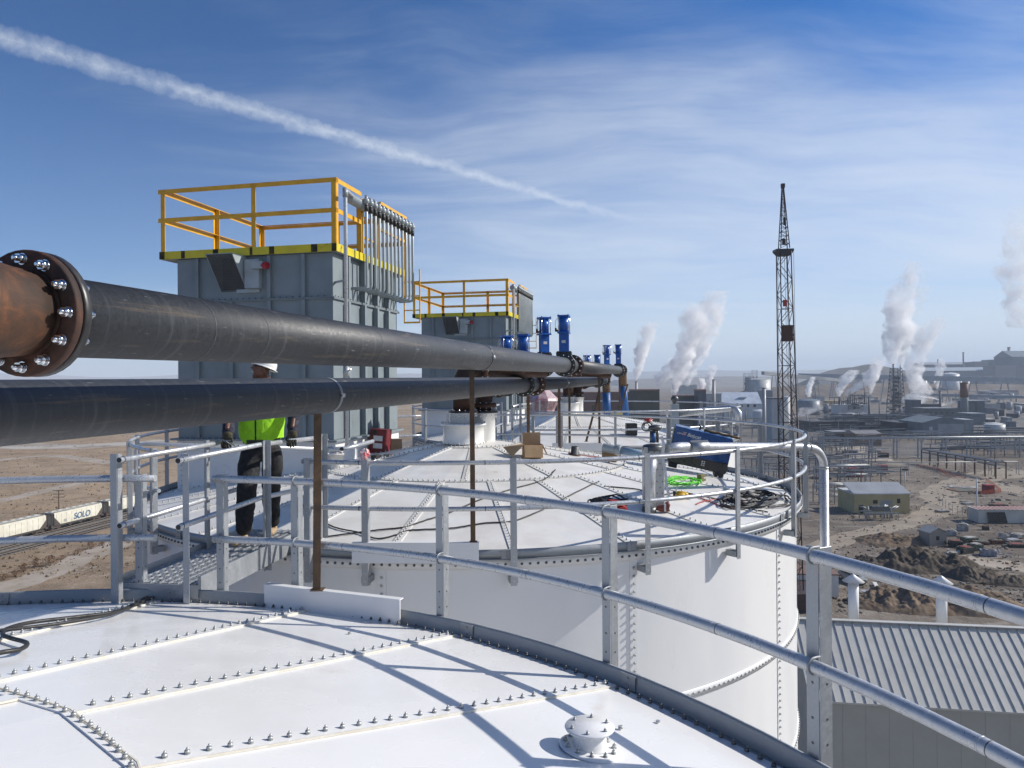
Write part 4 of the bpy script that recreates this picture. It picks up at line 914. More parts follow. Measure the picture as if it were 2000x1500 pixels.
# perforated pressure-relief cabinet with ducts
def prv():
    b0 = R(1276, 990, C2); t = root('relief_cabinet', b0, 'grey perforated steel cabinet with a valve head on top, left of the blue machine', 'cabinet')
    pm = M('cabinet_paint', (.50, .51, .51), .5, .2, (.42, .43, .43), 5); zt_ = P(1276, 872, b0.y).z; w = .125
    m = MB(); m.obox((b0 + Vector((b0.x, b0.y, zt_))) / 2 - Vector((0, 0, .02)), (w, 0, 0), (0, .10, 0), (0, 0, (zt_ - b0.z) / 2 + .02)); m.build('body', pm, t, bevel=.01)
    m = MB(); m.lathe([(0, .035), (.08, .03), (.12, .018), (.13, 0), (.13, -.05)], (b0.x, b0.y, zt_), n=24); m.build('lid', boltdark, t)
    b = MB(); 
    for i in range(3):
        for j in range(9): b.stud((b0.x - .07 + .07 * i + (.03 if j % 2 else 0), b0.y - .1005, zt_ - .06 - j * .075), (0, -1, 0), .008, .002)
    b.build('perforation', blk, t)
    e = P(1272, 893, b0.y - .12); m = MB(); pts = [e + Vector((.03, .1, .0)), e + Vector((.03, .02, 0))] 
    q = P(1268, 907, b0.y - .16); pts = [q + Vector((.04, .12, .02)), q + Vector((.035, .05, .02)), q + Vector((.02, .0, -.0)), q + Vector((.0, -.03, -.06)), q + Vector((-.012, -.045, -.14)), P(1268, 990, b0.y - .2)]
    m.tube(pts, .079, 20); m.build('drop_duct', galv_pipe, t)
    m = MB(); g0 = P(1268, 990, b0.y - .2); m.cyl(g0, g0 - Vector((0, 0, .09)), .088, 20); m.build('duct_foot', boltdark, t)
    m = MB(); m.cyl((b0.x, b0.y, zt_ + .05), (b0.x, b0.y, zt_ + .2), .04, 12); m.ell((b0.x + .03, b0.y, zt_ + .24), (.09, .06, .04), 12, 8); m.tube([Vector((b0.x - .09 + .05 * cos(a), b0.y, zt_ + .25 + .05 * sin(a))) for a in [2 * pi * i / 16 for i in range(16)]], .008, 6, closed=True); m.cyl((b0.x + .06, b0.y, zt_ + .22), (b0.x + .06, b0.y, zt_ + .05), .018, 8); m.build('valve_head', boltdark, t)
    m = MB(); m.cyl((b0.x - .0, b0.y - .03, zt_ + .06), (b0.x, b0.y - .03, zt_ + .17), .03, 12); m.build('regulator', hose_blue, t)
    # horizontal duct with elbow down outside the rim
    return b0, zt_
b0, zt_ = prv()
t = root('overflow_duct', P(1400, 877, 10.6), 'round galvanised duct running right past the blue machine and elbowing down behind the big post', 'duct')
q0 = P(1300, 886, b0.y); q0 = P(1302, 876, b0.y); pts = [q0, P(1330, 873, b0.y + .2), P(1400, 873, 10.6), P(1500, 873, 11.3)]
ex = P(1562, 873, 11.75); pts += [ex]; cnr = P(1609, 873, 12.0); R_ = .34
hd = (cnr - ex); hd.z = 0; hd.normalize(); st = cnr - hd * R_
for i in range(9): a = pi / 2 * i / 8; pts.append(st + hd * R_ * sin(a) + Vector((0, 0, -R_ * (1 - cos(a)))))
m = MB(); m.tube(pts, .064, 24); m.build('duct_run', galv_pipe, t); dn = pts[-1]
m = MB(); m.cyl(dn + Vector((0, 0, .02)), Vector((dn.x, dn.y, 0.5)), .070, 24); m.build('downpipe', galv_pipe, t)
for q, d2 in ((P(1365, 873, b0.y + .38), Vector((1, .3, 0)).normalized()),): m = MB(); m.cyl(q - d2 * .13, q + d2 * .13, .072, 24); m.obox(q + Vector((0, -.02, .078)), d2 * .13, (0, .012, 0), (0, 0, .012)); m.build('coupling', galv, t)
for q in (dn, st + Vector((0, 0, .0))): m = MB(); m.tube([q + (Vector((0, 0, .015)) if q is dn else -hd * .015), q + (Vector((0, 0, -.015)) if q is dn else hd * .015)], .0735, 24); m.build('seam_ring', galv, t)
# white strap hanging from the cabinet
s0 = [P(1292, 852, b0.y - .14), P(1297, 870, b0.y - .16), P(1294, 890, b0.y - .16), P(1300, 925, b0.y - .2), P(1302, 950, b0.y - .24), P(1308, 973, b0.y - .3)]
m = MB()
for i in range(len(s0) - 1): m.bar(s0[i], s0[i + 1], .035, .004, (0, 1, 0))
tag(m.build('strap', label_w, origin=s0[0]), 'white webbing strap hanging down the right side of the grey cabinet', 'strap')
# smaller things, each on its spot
def boxthing(name, uv, size, rz, mat, label, cat, c=C2, tilt=0.0, bev=.006, dy=0.0):
    q = R(uv[0], uv[1], c); t = root(name, q, label, cat); m = MB(); up_ = (Vector((0, 0, 1)) + Vector((tilt, 0, 0))).normalized(); x = Vector((cos(rz), sin(rz), 0)); x = (x - up_ * x.dot(up_)).normalized(); y = up_.cross(x)
    m.obox(q + up_ * size[2] / 2 + Vector((0, dy, 0)), x * size[0] / 2, y * size[1] / 2, up_ * size[2] / 2); m.build('body', mat, t, bevel=bev); return t, q, x, y, up_
q = R(1040, 893, C2, .003); t = root('cardboard_box', q, 'open empty cardboard box with spread flaps on the middle roof', 'cardboard box'); s2 = .30
x = Vector((.99, .1, 0)); y = Vector((-.1, .99, 0)); z = Vector((0, 0, 1)); o = q
for (c_, a, b_) in ((o - y * .12 + z * .10, x * .145, z * .10), (o + y * .12 + z * .10, x * .145, z * .10)): MB().obox(c_, a, y * .003, b_).build('side', card, t)
for sx_ in (-1, 1): MB().obox(o + x * .148 * sx_ + z * .10, x * .003, y * .12, z * .10).build('side', card, t)
MB().obox(o + z * .003, x * .14, y * .115, z * .003).build('bottom', card, t)
MB().obox(o + y * .125 + z * .29, x * .145, y * .003, z * .09).build('flap', card, t)
MB().prism([o - x * .15 - y * .12 + z * .2, o - x * .15 + y * .12 + z * .2, o - x * .46 + y * .06 + z * .16, o - x * .34 - y * .14 + z * .02], Vector((0, 0, .005))).build('flap', card, t)
MB().prism([o + x * .15 - y * .12 + z * .2, o + x * .15 + y * .12 + z * .2, o + x * .23 + y * .10 + z * .04, o + x * .23 - y * .10 + z * .04], Vector((0, 0, .005))).build('flap', card, t)
MB().prism([o - y * .125 + z * .2 - x * .145, o - y * .125 + z * .2 + x * .145, o - y * .20 + z * .02 + x * .14, o - y * .20 + z * .02 - x * .14], Vector((0, -.005, 0))).build('flap', card, t)
q = R(1122, 889, C2); t = root('pipe_stub', q, 'short steel pipe stub with a flange standing right of the cardboard box', 'pipe stub')
ax = Vector((.10, 0, 1)).normalized(); MB().lathe([(.10, .0), (.10, .015), (.066, .015), (.064, .15), (.055, .15), (.055, .02)], q, ax, n=24).build('stub', boltdark, t); MB().lathe([(.064, .02), (.102, .02), (.102, .0)], q, ax, n=24).build('flange', ruststeel, t)
wood = M('wood', (.40, .26, .13), .75, 0, (.28, .18, .09), 8, stretch=(1, 1, 6))
t, q, x, y, z = boxthing('wooden_box', (1192, 900), (.26, .16, .17), -.25, wood, 'open wooden box behind the railing, left of the grey cabinet', 'box')
MB().obox(q + z * .172, x * .12, y * .07, z * .002).build('contents', blk, t)
t = root('air_tool', P(1200, 876, R(1192, 900, C2).y), 'grey motor body lying on the wooden box with pale blue sleeve', 'motor'); a = P(1178, 874, R(1192, 900, C2).y - .1); bq = P(1262, 888, a.y - .3)
MB().cyl(a, a + (bq - a) * .34, .075, 18, .07).build('motor', grey_l, t, bevel=.004); MB().cyl(a + (bq - a) * .30, a + (bq - a) * .42, .09, 18).build('gearcase', grey_l, t, bevel=.01); MB().cyl(a + (bq - a) * .4, bq, .06, 16).build('sleeve', M('pale_blue', (.22, .33, .44), .6), t)
t, q, x, y, z = boxthing('wooden_block', (1370, 939), (.10, .10, .10), .5, M('olive_wood', (.26, .22, .09), .7), 'small olive wooden block in front of the blue machine', 'block')
MB().obox(q - y * .0515 + z * .05 + x * .02, x * .02, y * .001, z * .012).build('label', label_w, t)
# grinder, drill
q = R(1331, 967, C2, .045); t = root('angle_grinder', q, 'yellow and black power tool lying below the green hose', 'power tool'); ye = M('tool_yellow', (.62, .38, .02), .45)
MB().tube([q + Vector((-.09, -.06, .0)), q + Vector((0, -.04, 0)), q + Vector((.02, -.02, .0))], [.028, .035, .036], 14).build('battery_handle', ye, t); MB().tube([q + Vector((-.06, .06, .01)), q + Vector((-.02, .05, .012)), q + Vector((.06, .03, 0)), q + Vector((.10, .02, -.01))], [.03, .042, .040, .022], 14).build('motor', ye, t)
MB().cyl(q + Vector((-.10, .07, .01)), q + Vector((-.05, .06, .01)), .034, 14).build('rear_cap', blkgl, t); MB().tube([q + Vector((.10, .02, -.01)), q + Vector((.17, .0, -.025))], [.025, .012], 12).build('chuck', zinc, t)
q = R(1296, 995, C2, .04); t = root('chain_hoist', q, 'dark red hand tool lying at the foot of the cabinet duct', 'hand tool'); rb = M('brick_red', (.22, .04, .03), .5, 0, (.12, .03, .025), 10)
MB().tube([q + Vector((-.11, 0, .01)), q + Vector((-.05, 0, .015)), q + Vector((.02, 0, .01))], [.012, .04, .046], 14).build('body', rb, t); MB().tube([q + Vector((.03, 0, -.02)), q + Vector((.05, 0, .06)), q + Vector((.04, 0, .09))], [.035, .036, .03], 12).build('handle', rb, t); MB().obox(q + Vector((.01, -.045, .03)), (.012, 0, 0), (0, .002, 0), (0, 0, .05)).build('tape', label_w, t)
# red bag with cables
q = R(1186, 998, C2, .0); t = root('tool_bag', q, 'red cloth tool bag with black straps lying behind the near railing post', 'bag')
m = MB(); m.ell(q + Vector((.0, 0, .06)), (.24, .16, .085), 20, 10, noise=.16, seed=4); m.ell(q + Vector((.12, -.04, .04)), (.13, .11, .055), 14, 8, noise=.12, seed=5); m.build('bag', redcloth, t)
m = MB(); m.ell(q + Vector((-.02, .03, .115)), (.18, .11, .045), 16, 8, noise=.2, seed=9); m.build('opening', blk, t)
for k in range(5): MB().tube([q + Vector((.24 * cos(a) * (1 - .06 * k) + .02 * k, .17 * sin(a), .10 + .03 * sin(3 * a + k) + .012 * k)) for a in [pi * 2 * i / 20 for i in range(16)]], .010, 6).build('strap', blk, t)
# clutter at the tower foot
t, q, x, y, z = boxthing('jobsite_heater', (742, 884), (.30, .26, .42), -.22, M('dark_red', (.20, .018, .02), .5, 0, (.13, .012, .014), 5), 'dark red metal box with two white labels at the tower foot', 'box', tilt=.06)
for k in (.13, .26): MB().obox(q + z * k - y * .132 + x * .005, x * .085, y * .001, z * .045).build('label', label_w, t)
MB().cyl(q + z * .36 - y * .128 - x * .06, q + z * .36 - y * .134 - x * .06, .045, 20).build('port', blk, t)
t, q, x, y, z = boxthing('cardboard_box', (772, 878), (.22, .2, .2), .3, card, 'closed brown cardboard box right of the dark red box', 'cardboard box'); MB().obox(q + z * .202, x * .11, y * .02, z * .001).build('tape', label_w, t)
t = root('bucket', R(655, 915, C2), 'white plastic bucket with rags at the tower corner', 'bucket'); q = R(655, 915, C2)
MB().lathe([(.10, 0), (.125, .22), (.13, .22), (.13, .235), (.12, .235), (.098, .01)], q, n=24).build('pail', label_w, t); m = MB(); m.ell(q + Vector((.02, 0, .22)), (.11, .10, .06), 14, 8, noise=.2, seed=2); m.build('rags', M('rag', (.62, .58, .52), .9), t)
p7 = phi(C2, 189.3, 5.29, ZT + .03); t = root('rag', p7, 'red-stained white rag stuffed on top of a middle-tank railing post', 'rag'); m = MB(); m.ell(p7 + Vector((0, -.01, .03)), (.05, .05, .06), 14, 10, noise=.18, seed=3); m.build('cloth', M('stained_rag', (.75, .70, .68), .9, 0, (.6, .1, .12), 18), t)
for (u, v, s3, lab, mt) in ((735, 897, .10, 'small black tool case lying in front of the dark red box', blk), (757, 893, .07, 'small dark fitting lying near the dark red box', boltdark), (700, 905, .06, 'rusty pipe fitting lying near the galvanised branch pipe', ruststeel), (1240, 893, .07, 'brown board offcut beside the grey motor', wood)):
    boxthing('fitting' if s3 < .1 else 'tool_case', (u, v), (s3 * 1.8, s3, s3 * .7), u * .1, mt, lab, 'fitting' if s3 < .1 else 'case')
cable('hose', [(700, 913), (722, 903), (745, 896), (770, 893), (795, 886)], .010, galv_pipe, 'grey flexible hose lying in front of the dark red box', 'hose', wob=.004)
# things on the farthest tank
q = R(1233, 850, C3); t = root('black_crate', q, 'black plastic crate under the end of the blue hose', 'crate'); m = MB(); m.box(q + Vector((0, 0, .17)), (.30, .3, .34)); m.build('body', blk, t, bevel=.015)
q = R(1266, 845, C3); t = root('hose_reel', q, 'small white hose reel with red cloth beside the black crate', 'reel'); m = MB(); m.tube([q + Vector((.16 * cos(a), 0, .19 + .16 * sin(a))) for a in [2 * pi * i / 20 for i in range(20)]], .022, 8, closed=True); m.build('hoop', label_w, t)
m = MB(); m.tube([q + Vector((.12 * cos(a), .03, .18 + .12 * sin(a))) for a in [2 * pi * i / 20 for i in range(20)]], .02, 8, closed=True); m.build('hose', blk, t); m = MB(); m.ell(q + Vector((.02, 0, .37)), (.12, .08, .05), 12, 8, noise=.2); m.build('red_cloth', red, t)
q = R(1205, 808, C3); boxthing('crate', (1205, 812), (.35, .3, .18), 0, M('pale_yellow', (.55, .50, .25), .6), 'pale yellow crate on the farthest tank beside the left blue hose', 'crate', c=C3)
t = root('duct', P(1440, 800, 21.5), 'white round duct on the farthest tank ending in an elbow down', 'duct'); MB().tube([P(1320, 809, 22.5), P(1425, 797, 21.5), P(1436, 799, 21.4), P(1442, 806, 21.3), P(1443, 830, 21.3)], .10, 16).build('duct_run', galv_pipe, t)
t = root('relief_cabinet', P(1318, 845, 22.4), 'grey relief cabinet with valve head on the farthest tank', 'cabinet'); m = MB(); q = P(1318, 818, 22.4); m.box(q, (.22, .2, .9)); m.build('body', grey_l, t, bevel=.01); m = MB(); m.ell(q + Vector((0, 0, .6)), (.12, .09, .1)); m.cyl(q + Vector((0, 0, .4)), q + Vector((0, 0, .6)), .05, 10); m.build('valve_head', boltdark, t)
t = root('steel_bar', R(1225, 838, C3), 'short dark steel bar lying behind the farthest railing', 'bar'); MB().bar(R(1211, 838, C3, .03), R(1245, 842, C3, .03), .05, .04).build('bar', ruststeel, t)
HAZE = 1.6e-4
# ================================================================== GROUND
def ground_mat():
    m = D.materials.new('desert_ground'); m.use_nodes = True; t = m.node_tree; b = NB(t); pb = t.nodes['Principled BSDF']
    co = b.n('ShaderNodeNewGeometry').outputs['Position']; s = b.n('ShaderNodeSeparateXYZ'); b.l(co, s.inputs[0])
    warm = b.rng(s.outputs[0], -120, 30, 0, 1)
    n1 = b.noise(co, .012, 8, .62); n2 = b.noise(co, .09, 6, .65); n3 = b.noise(co, .9, 5, .7); n4 = b.noise(b.mapping(co, (.35, 1, 1)), .035, 9, .72)
    base = b.mix(warm, b.ramp(n1, [(.3, (.26, .185, .115)), (.5, (.35, .255, .165)), (.7, (.42, .33, .23))]), b.ramp(n1, [(.3, (.145, .12, .10)), (.5, (.20, .17, .138)), (.7, (.29, .25, .205))]))
    base = b.mix(b.rng(n2, .42, .60, 0, .55), base, b.mix(warm, (.20, .15, .105), (.095, .08, .068)))
    base = b.mix(b.math('MULTIPLY', b.rng(b.noise(b.mapping(co, (.6, 1.3, 1)), .32, 7, .7), .54, .62), .5), base, b.mix(warm, (.40, .33, .26), (.36, .33, .29)))
    base = b.mix(b.rng(n4, .58, .66, 0, .7), base, (.115, .085, .06))
    salt = b.math('MULTIPLY', b.rng(b.noise(b.mapping(co, (.5, 1.6, 1)), .028, 9, .7), .60, .68), b.rng(n2, .4, .6))
    base = b.mix(b.math('MULTIPLY', salt, .7), base, (.52, .49, .45))
    base = b.mix(b.rng(n3, .60, .70, 0, .6), base, (.10, .075, .05))
    b.l(base, pb.inputs['Base Color']); pb.inputs['Roughness'].default_value = .95; pb.inputs['Specular IOR Level'].default_value = .15
    bp = b.n('ShaderNodeBump'); bp.inputs['Strength'].default_value = .8; bp.inputs['Distance'].default_value = .5
    b.l(b.noise(co, .7, 8, .7), bp.inputs['Height']); b.l(bp.outputs[0], pb.inputs['Normal']); return m
gm = ground_mat()
g = MB(); rings = [0, 30, 80, 160, 300, 600, 1200, 2500, 5000, 9000, 16000, 30000]; n = 64
vs = [(0, 0, 0)] + [(r * cos(2 * pi * k / n), r * sin(2 * pi * k / n), 0) for r in rings[1:] for k in range(n)]
fs = [(0, 1 + k, 1 + (k + 1) % n) for k in range(n)] + [(1 + i * n + k, 1 + (i + 1) * n + k, 1 + (i + 1) * n + (k + 1) % n, 1 + i * n + (k + 1) % n) for i in range(len(rings) - 2) for k in range(n)]
g.add(vs, fs); tag(g.build('ground', gm), kind='structure')
def sheet(name, pts, z, mat, kind='structure', label=None):
    m = MB(); m.add([(p[0], p[1], z) for p in pts], [tuple(range(len(pts)))]); o = m.build(name, mat); tag(o, label, kind=kind); return o
def strip(name, pix, widths, z, mat, sub=6):
    pts = [G(u, v) for u, v in pix]; out = []; ws = []
    for i in range(len(pts) - 1):
        p0, p1, p2, p3 = pts[max(i - 1, 0)], pts[i], pts[i + 1], pts[min(i + 2, len(pts) - 1)]
        for k in range(sub):
            t = k / sub; out.append(.5 * ((2 * p1) + (-p0 + p2) * t + (2 * p0 - 5 * p1 + 4 * p2 - p3) * t * t + (-p0 + 3 * p1 - 3 * p2 + p3) * t ** 3)); ws.append(widths[i] * (1 - t) + widths[i + 1] * t)
    out.append(pts[-1]); ws.append(widths[-1]); vs = []
    for i, p in enumerate(out):
        d_ = (out[min(i + 1, len(out) - 1)] - out[max(i - 1, 0)]).normalized(); n_ = Vector((-d_.y, d_.x, 0)); w = ws[i] / 2 * (1 + .12 * sin(i * 2.1))
        vs += [(p.x - n_.x * w, p.y - n_.y * w, z), (p.x + n_.x * w, p.y + n_.y * w, z)]
    m = MB().add(vs, [(2 * i, 2 * i + 1, 2 * i + 3, 2 * i + 2) for i in range(len(out) - 1)]); o = m.build(name, mat); return tag(o, kind='structure')
dirt = M('dirt_road', (.30, .25, .19), .95, 0, (.235, .195, .15), .25, dirt=(.24, .19, .14), dscale=.12, dlo=.5, dhi=.7)
dirt2 = M('pale_track', (.40, .34, .28), .95, 0, (.30, .25, .19), .12, dirt=(.22, .17, .13), dscale=.3, dlo=.5, dhi=.7)
gravel = M('railway_ballast', (.13, .125, .12), .95, 0, (.19, .18, .17), 1.5, bump=.5, bscale=3)
strip('dirt_road', [(1590, 1075), (1660, 1048), (1740, 1030), (1810, 1008), (1845, 985), (1830, 965), (1870, 945), (1930, 930), (2010, 920)], [6, 5.5, 5.5, 6.5, 8, 8, 9, 13, 18], .012, dirt)
strip('dirt_road', [(1960, 960), (2030, 955)], [30, 30], .010, dirt)
strip('dirt_road', [(1640, 862), (1680, 880), (1712, 900)], [22, 16, 12], .012, dirt2)
strip('dirt_road', [(1740, 1085), (1860, 1090), (2010, 1110)], [3, 6, 7], .012, dirt2)
strip('dirt_road', [(-30, 1160), (80, 1125), (160, 1090), (240, 1058)], [6, 6, 6, 6], .012, dirt2)
strip('dirt_road', [(-30, 985), (60, 965), (140, 947), (240, 930)], [5, 5, 5, 5], .012, dirt2)
strip('dirt_road', [(-30, 902), (100, 890), (220, 905)], [7, 7, 7], .012, dirt2)
strip('salt_flat', [(-10, 868), (150, 872), (330, 860)], [25, 30, 20], .008, M('salt', (.42, .38, .33), .95, 0, (.27, .22, .17), .05, lo=.42, hi=.58))
def hill(name, pix, Y, thick, mat, label=None, zb=-2):
    """a ridge whose skyline follows the given points"""
    top = [P(u, v, Y) for u, v in pix]; m = MB(); vs = []; K = len(top); rd_ = random.Random(int(Y))
    for j, (dy, f) in enumerate(((-thick, 0), (-thick * .55, .42), (-thick * .25, .80), (0, 1), (thick * .5, .7), (thick * 1.6, 0))):
        for i, p in enumerate(top): sc = (Y + dy) / Y; vs.append((p.x * (1 if dy > 0 else sc) + (rd_.uniform(-.1, .1) * thick if 0 < f < 1 else 0), Y + dy + (rd_.uniform(-.08, .08) * thick if 0 < f < 1 else 0), zb + (p.z - zb) * f * (1 if f in (0, 1) else rd_.uniform(.85, 1.1))))
    m.add(vs, [(j * K + i, j * K + i + 1, (j + 1) * K + i + 1, (j + 1) * K + i) for j in range(5) for i in range(K - 1)], True)
    o = m.build(name, mat); return tag(o, kind='structure')
hm = M('mesa', (.19, .155, .125), .95, 0, (.13, .11, .09), .004, spec=.1, dirt=(.25, .21, .17), dscale=.01, dlo=.5, dhi=.6)
px_ = [(-300 + 60 * i, 733 + 4 * sin(i * .9)) for i in range(16)] + [(700, 732), (776, 730), (800, 729), (826, 730), (900, 731), (1000, 729), (1100, 728), (1200, 727), (1250, 726), (1290, 725), (1370, 723), (1480, 724), (1560, 723), (1620, 722), (1700, 723), (1800, 724), (1900, 724), (2000, 724), (2200, 724), (2500, 728)]
hill('mesa_ridge', px_, 9000, 1300, hm)
hill('mesa_foothill', [(1200, 742), (1300, 738), (1420, 735), (1520, 736), (1640, 735), (1800, 732), (2000, 730), (2200, 730)], 4200, 700, hm)
hm2 = M('spoil_hill', (.11, .10, .095), .95, 0, (.075, .07, .065), .01, spec=.1)
hill('spoil_hill', [(1600, 730), (1618, 724), (1640, 719), (1665, 717), (1690, 712), (1706, 711), (1730, 716), (1760, 722), (1800, 730)], 2300, 180, hm2)
hill('plant_hill', [(1740, 733), (1790, 724), (1830, 720), (1900, 716), (1960, 712), (2040, 706), (2150, 700), (2300, 712)], 1900, 260, M('plant_hill', (.15, .135, .12), .95, 0, (.11, .10, .09), .02, spec=.1))
hill('terrace', [(1490, 758), (1560, 752), (1640, 750), (1760, 748), (1900, 750), (2100, 752)], 1250, 150, M('terrace', (.19, .155, .125), .95, 0, (.12, .10, .085), .03, spec=.1))
# dirt mounds
def mound(pixc, w, dpt, h, label, mat, seed=1, rough=.3):
    c = G(*pixc); rd_ = random.Random(seed); n = 90; m = MB(); vs = []; ph = [rd_.uniform(0, 6.28) for _ in range(8)]
    from mathutils import noise as mn
    for j in range(n + 1):
        for i in range(n + 1):
            x, y = (i / n * 2 - 1), (j / n * 2 - 1); r = sqrt(x * x + y * y); e = max(0, 1 - r * r * (1 + .25 * sin(3 * atan2(y, x) + ph[0]))) ** .9
            z = e * h * (.55 + rough * 2.2 * (mn.fractal(Vector((x * w * .16 + seed * 7, y * dpt * .16, 0)), .8, 2.1, 8) * .5 + .25)) + e ** .5 * .15 * mn.fractal(Vector((x * w * .8, y * dpt * .8 + seed, 3)), .9, 2, 5) - .05
            vs.append((c.x + x * w / 2, c.y + y * dpt / 2, max(z, -.05)))
    m.add(vs, [(j * (n + 1) + i, j * (n + 1) + i + 1, (j + 1) * (n + 1) + i + 1, (j + 1) * (n + 1) + i) for j in range(n) for i in range(n)], True)
    o = m.build('dirt_mound', mat); return tag(o, kind='structure')
md = M('mound_dark', (.085, .07, .055), .95, 0, (.14, .115, .09), .5, bump=1.0, bscale=2, spec=.1, dirt=(.065, .055, .046), dscale=.4, dlo=.5, dhi=.65)
ml = M('mound_brown', (.14, .10, .07), .95, 0, (.21, .16, .115), .4, bump=1.0, bscale=2, spec=.1, dirt=(.09, .07, .05), dscale=.35, dlo=.5, dhi=.65)
mound((1800, 1108), 19, 10, 2.5, '', md, 1, .6); mound((1700, 1108), 9, 8, 1.5, '', md, 2, .5); mound((1905, 1128), 9, 7, 1.5, '', md, 5, .6)
mound((1760, 1178), 14, 11, 1.9, '', ml, 3, .6); mound((1880, 1180), 18, 12, 1.8, '', ml, 4, .6); mound((1745, 1058), 15, 9, 1.6, '', ml, 6, .4); mound((1990, 1138), 11, 6, 1.2, '', md, 7, .6)
# ================================================================== railway on the left
rd0 = G(0, 1062); rdir = (G(190, 1015) - rd0); rdir.z = 0; rdir.normalize(); rn = Vector((rdir.y, -rdir.x, 0))
def rp(s, o_, z=0.0): return rd0 + rdir * s + rn * o_ + Vector((0, 0, z))
m = MB(); m.add([rp(-90, -4, .02), rp(400, -4, .02), rp(400, 9.5, .02), rp(-90, 9.5, .02)], [(0, 1, 2, 3)]); tag(m.build('railway_ballast', gravel), kind='structure')
for k, o_ in enumerate((0, 4.2, 8.0)):
    t = root('railway_track', rp(0, o_), ('railway track under the hopper wagons', 'empty railway track next to the wagons', 'empty railway track nearest the tanks')[k], 'railway track', 'parallel railway tracks')
    for s_ in (-.72, .72): m = MB(); m.obox(rp(100, o_ + s_, .22), rdir * 200, rn * .04, UZ * .08); m.build('rail', M('rail_steel', (.30, .25, .21), .4, .6), t)
    m = MB()
    for i in range(240): m.obox(rp(-70 + i * .62 * 1.5, o_, .09), rdir * .12, rn * 1.25, UZ * .06)
    m.build('sleepers', M('sleeper', (.09, .075, .06), .9), t)
def wagon(s0, Lg, label, graf=None):
    t = root('hopper_wagon', rp(s0 + Lg / 2, 0), label, 'hopper wagon', 'covered hopper wagons on the railway'); wm = M('wagon_cream', (.66, .64, .54), .55, 0, (.58, .55, .45), .6, dirt=(.40, .33, .25), dscale=.9, dlo=.6, dhi=.8)
    zb, zt = 1.35, 3.75; prof = [(-1.45, zb), (-1.5, 2.4), (-1.45, zt - .1), (-1.05, zt + .12), (1.05, zt + .12), (1.45, zt - .1), (1.5, 2.4), (1.45, zb), (.5, .75), (-.5, .75)]
    m = MB(); m.prism([rp(s0 + .9, a, z) for a, z in prof], rdir * (Lg - 1.8)); m.build('body', wm, t)
    dk = M('wagon_dark', (.075, .055, .05), .7)
    for a, b in ((s0 + .15, s0 + .9), (s0 + Lg - .9, s0 + Lg - .15)):
        m = MB(); m.obox(rp((a + b) / 2, 0, 1.15), rdir * .38, rn * 1.3, UZ * .18)
        for sd in (-1.35, 1.35): m.bar(rp(a + .1, sd, 1.2), rp(a + .1, sd, zt), .12, .12); m.bar(rp(b - .1, sd, 1.2), rp(b - .1, sd, zt), .12, .12)
        m.obox(rp((a + b) / 2, 0, zt - .1), rdir * .38, rn * 1.3, UZ * .05); m.build('end_platform', dk, t)
    for q, sg in ((s0 + .9, 1), (s0 + Lg - .9, -1)):
        m = MB(); m.prism([rp(q, 1.51, zb), rp(q, 1.51, 2.9), rp(q + sg * 1.5, 1.51, zb)], rn * .03); m.build('end_slope', dk, t)
    for q in (s0 + 1.8, s0 + Lg - 1.8):
        m = MB(); m.obox(rp(q, 0, .75), rdir * 1.1, rn * 1.0, UZ * .14); bg = m.build('bogie', dk, t)
        for a in (-.8, .8):
            m = MB(); m.cyl(rp(q + a, -.8, .68), rp(q + a, .85, .68), .42, 16); m.build('wheel', dk, bg)
    m = MB(); m.obox(rp(s0 + Lg / 2, 0, zt + .17), rdir * (Lg / 2 - 1.2), rn * .35, UZ * .05); hm_ = MB()
    for i in range(7): hm_.obox(rp(s0 + 2 + i * (Lg - 4) / 6, .0, zt + .17), rdir * .45, rn * .3, UZ * .1)
    hm_.build('roof_hatch', wm, t); sm_ = MB()
    for i in range(10): sm_.obox(rp(s0 + 1.4 + i * (Lg - 2.8) / 9, 1.49, 2.45), rdir * .025, rn * .025, UZ * 1.0)
    sm_.build('side_ribs', M('wagon_seam', (.60, .57, .48), .6), t)
    m.obox(rp(s0 + Lg / 2, 1.15, zt + .16), rdir * (Lg / 2 - 1), rn * .2, UZ * .03); m.build('roof_walkway', M('wagon_grey', (.30, .30, .29), .6), t)
    m = MB()
    for i in range(4): m.prism([rp(s0 + 3 + i * (Lg - 6) / 3 - 1.1, .6, 1.0), rp(s0 + 3 + i * (Lg - 6) / 3 + 1.1, .6, 1.0), rp(s0 + 3 + i * (Lg - 6) / 3, .6, .45)], -rn * 1.2)
    m.build('discharge_chute', dk, t)
    if graf:
        text_mesh(graf, 1.75, M('graffiti_blue', (.07, .15, .26), .7), t, rp(s0 + Lg * .40, 1.58, 1.75), rdir, UZ, .004, .1, 'graffiti')
        text_mesh('55', .75, M('graffiti_grey', (.35, .38, .38), .7), t, rp(s0 + Lg * .22, 1.58, 1.7), rdir, UZ, .004, .15, 'graffiti')
    return t
wagon(-14.8, 14.6 + 6.5, 'cream covered hopper wagon cut off by the left edge of the view') if False else None
sC = (G(103, 1041) - rd0).dot(rdir)
wagon(sC, 14.8, 'cream covered hopper wagon with blue SOLO graffiti', 'SOLO')
wagon(sC - 15.1, 14.8, 'plain cream covered hopper wagon left of the graffiti wagon')
wagon(sC - 30.2, 14.8, 'cream hopper wagon nearest, mostly outside the left edge')
wagon(sC + 15.1, 14.8, 'cream hopper wagon far right, behind the railing posts'); wagon(sC + 30.2, 14.8, 'cream hopper wagon farthest along the train')
q = G(115, 1002); t = root('utility_pole', q, 'wooden utility pole with crossarms beyond the railway', 'utility pole'); hh = 5.4
MB().cyl(q, q + UZ * hh, .13, 8, .09).build('pole', ruststeel, t)
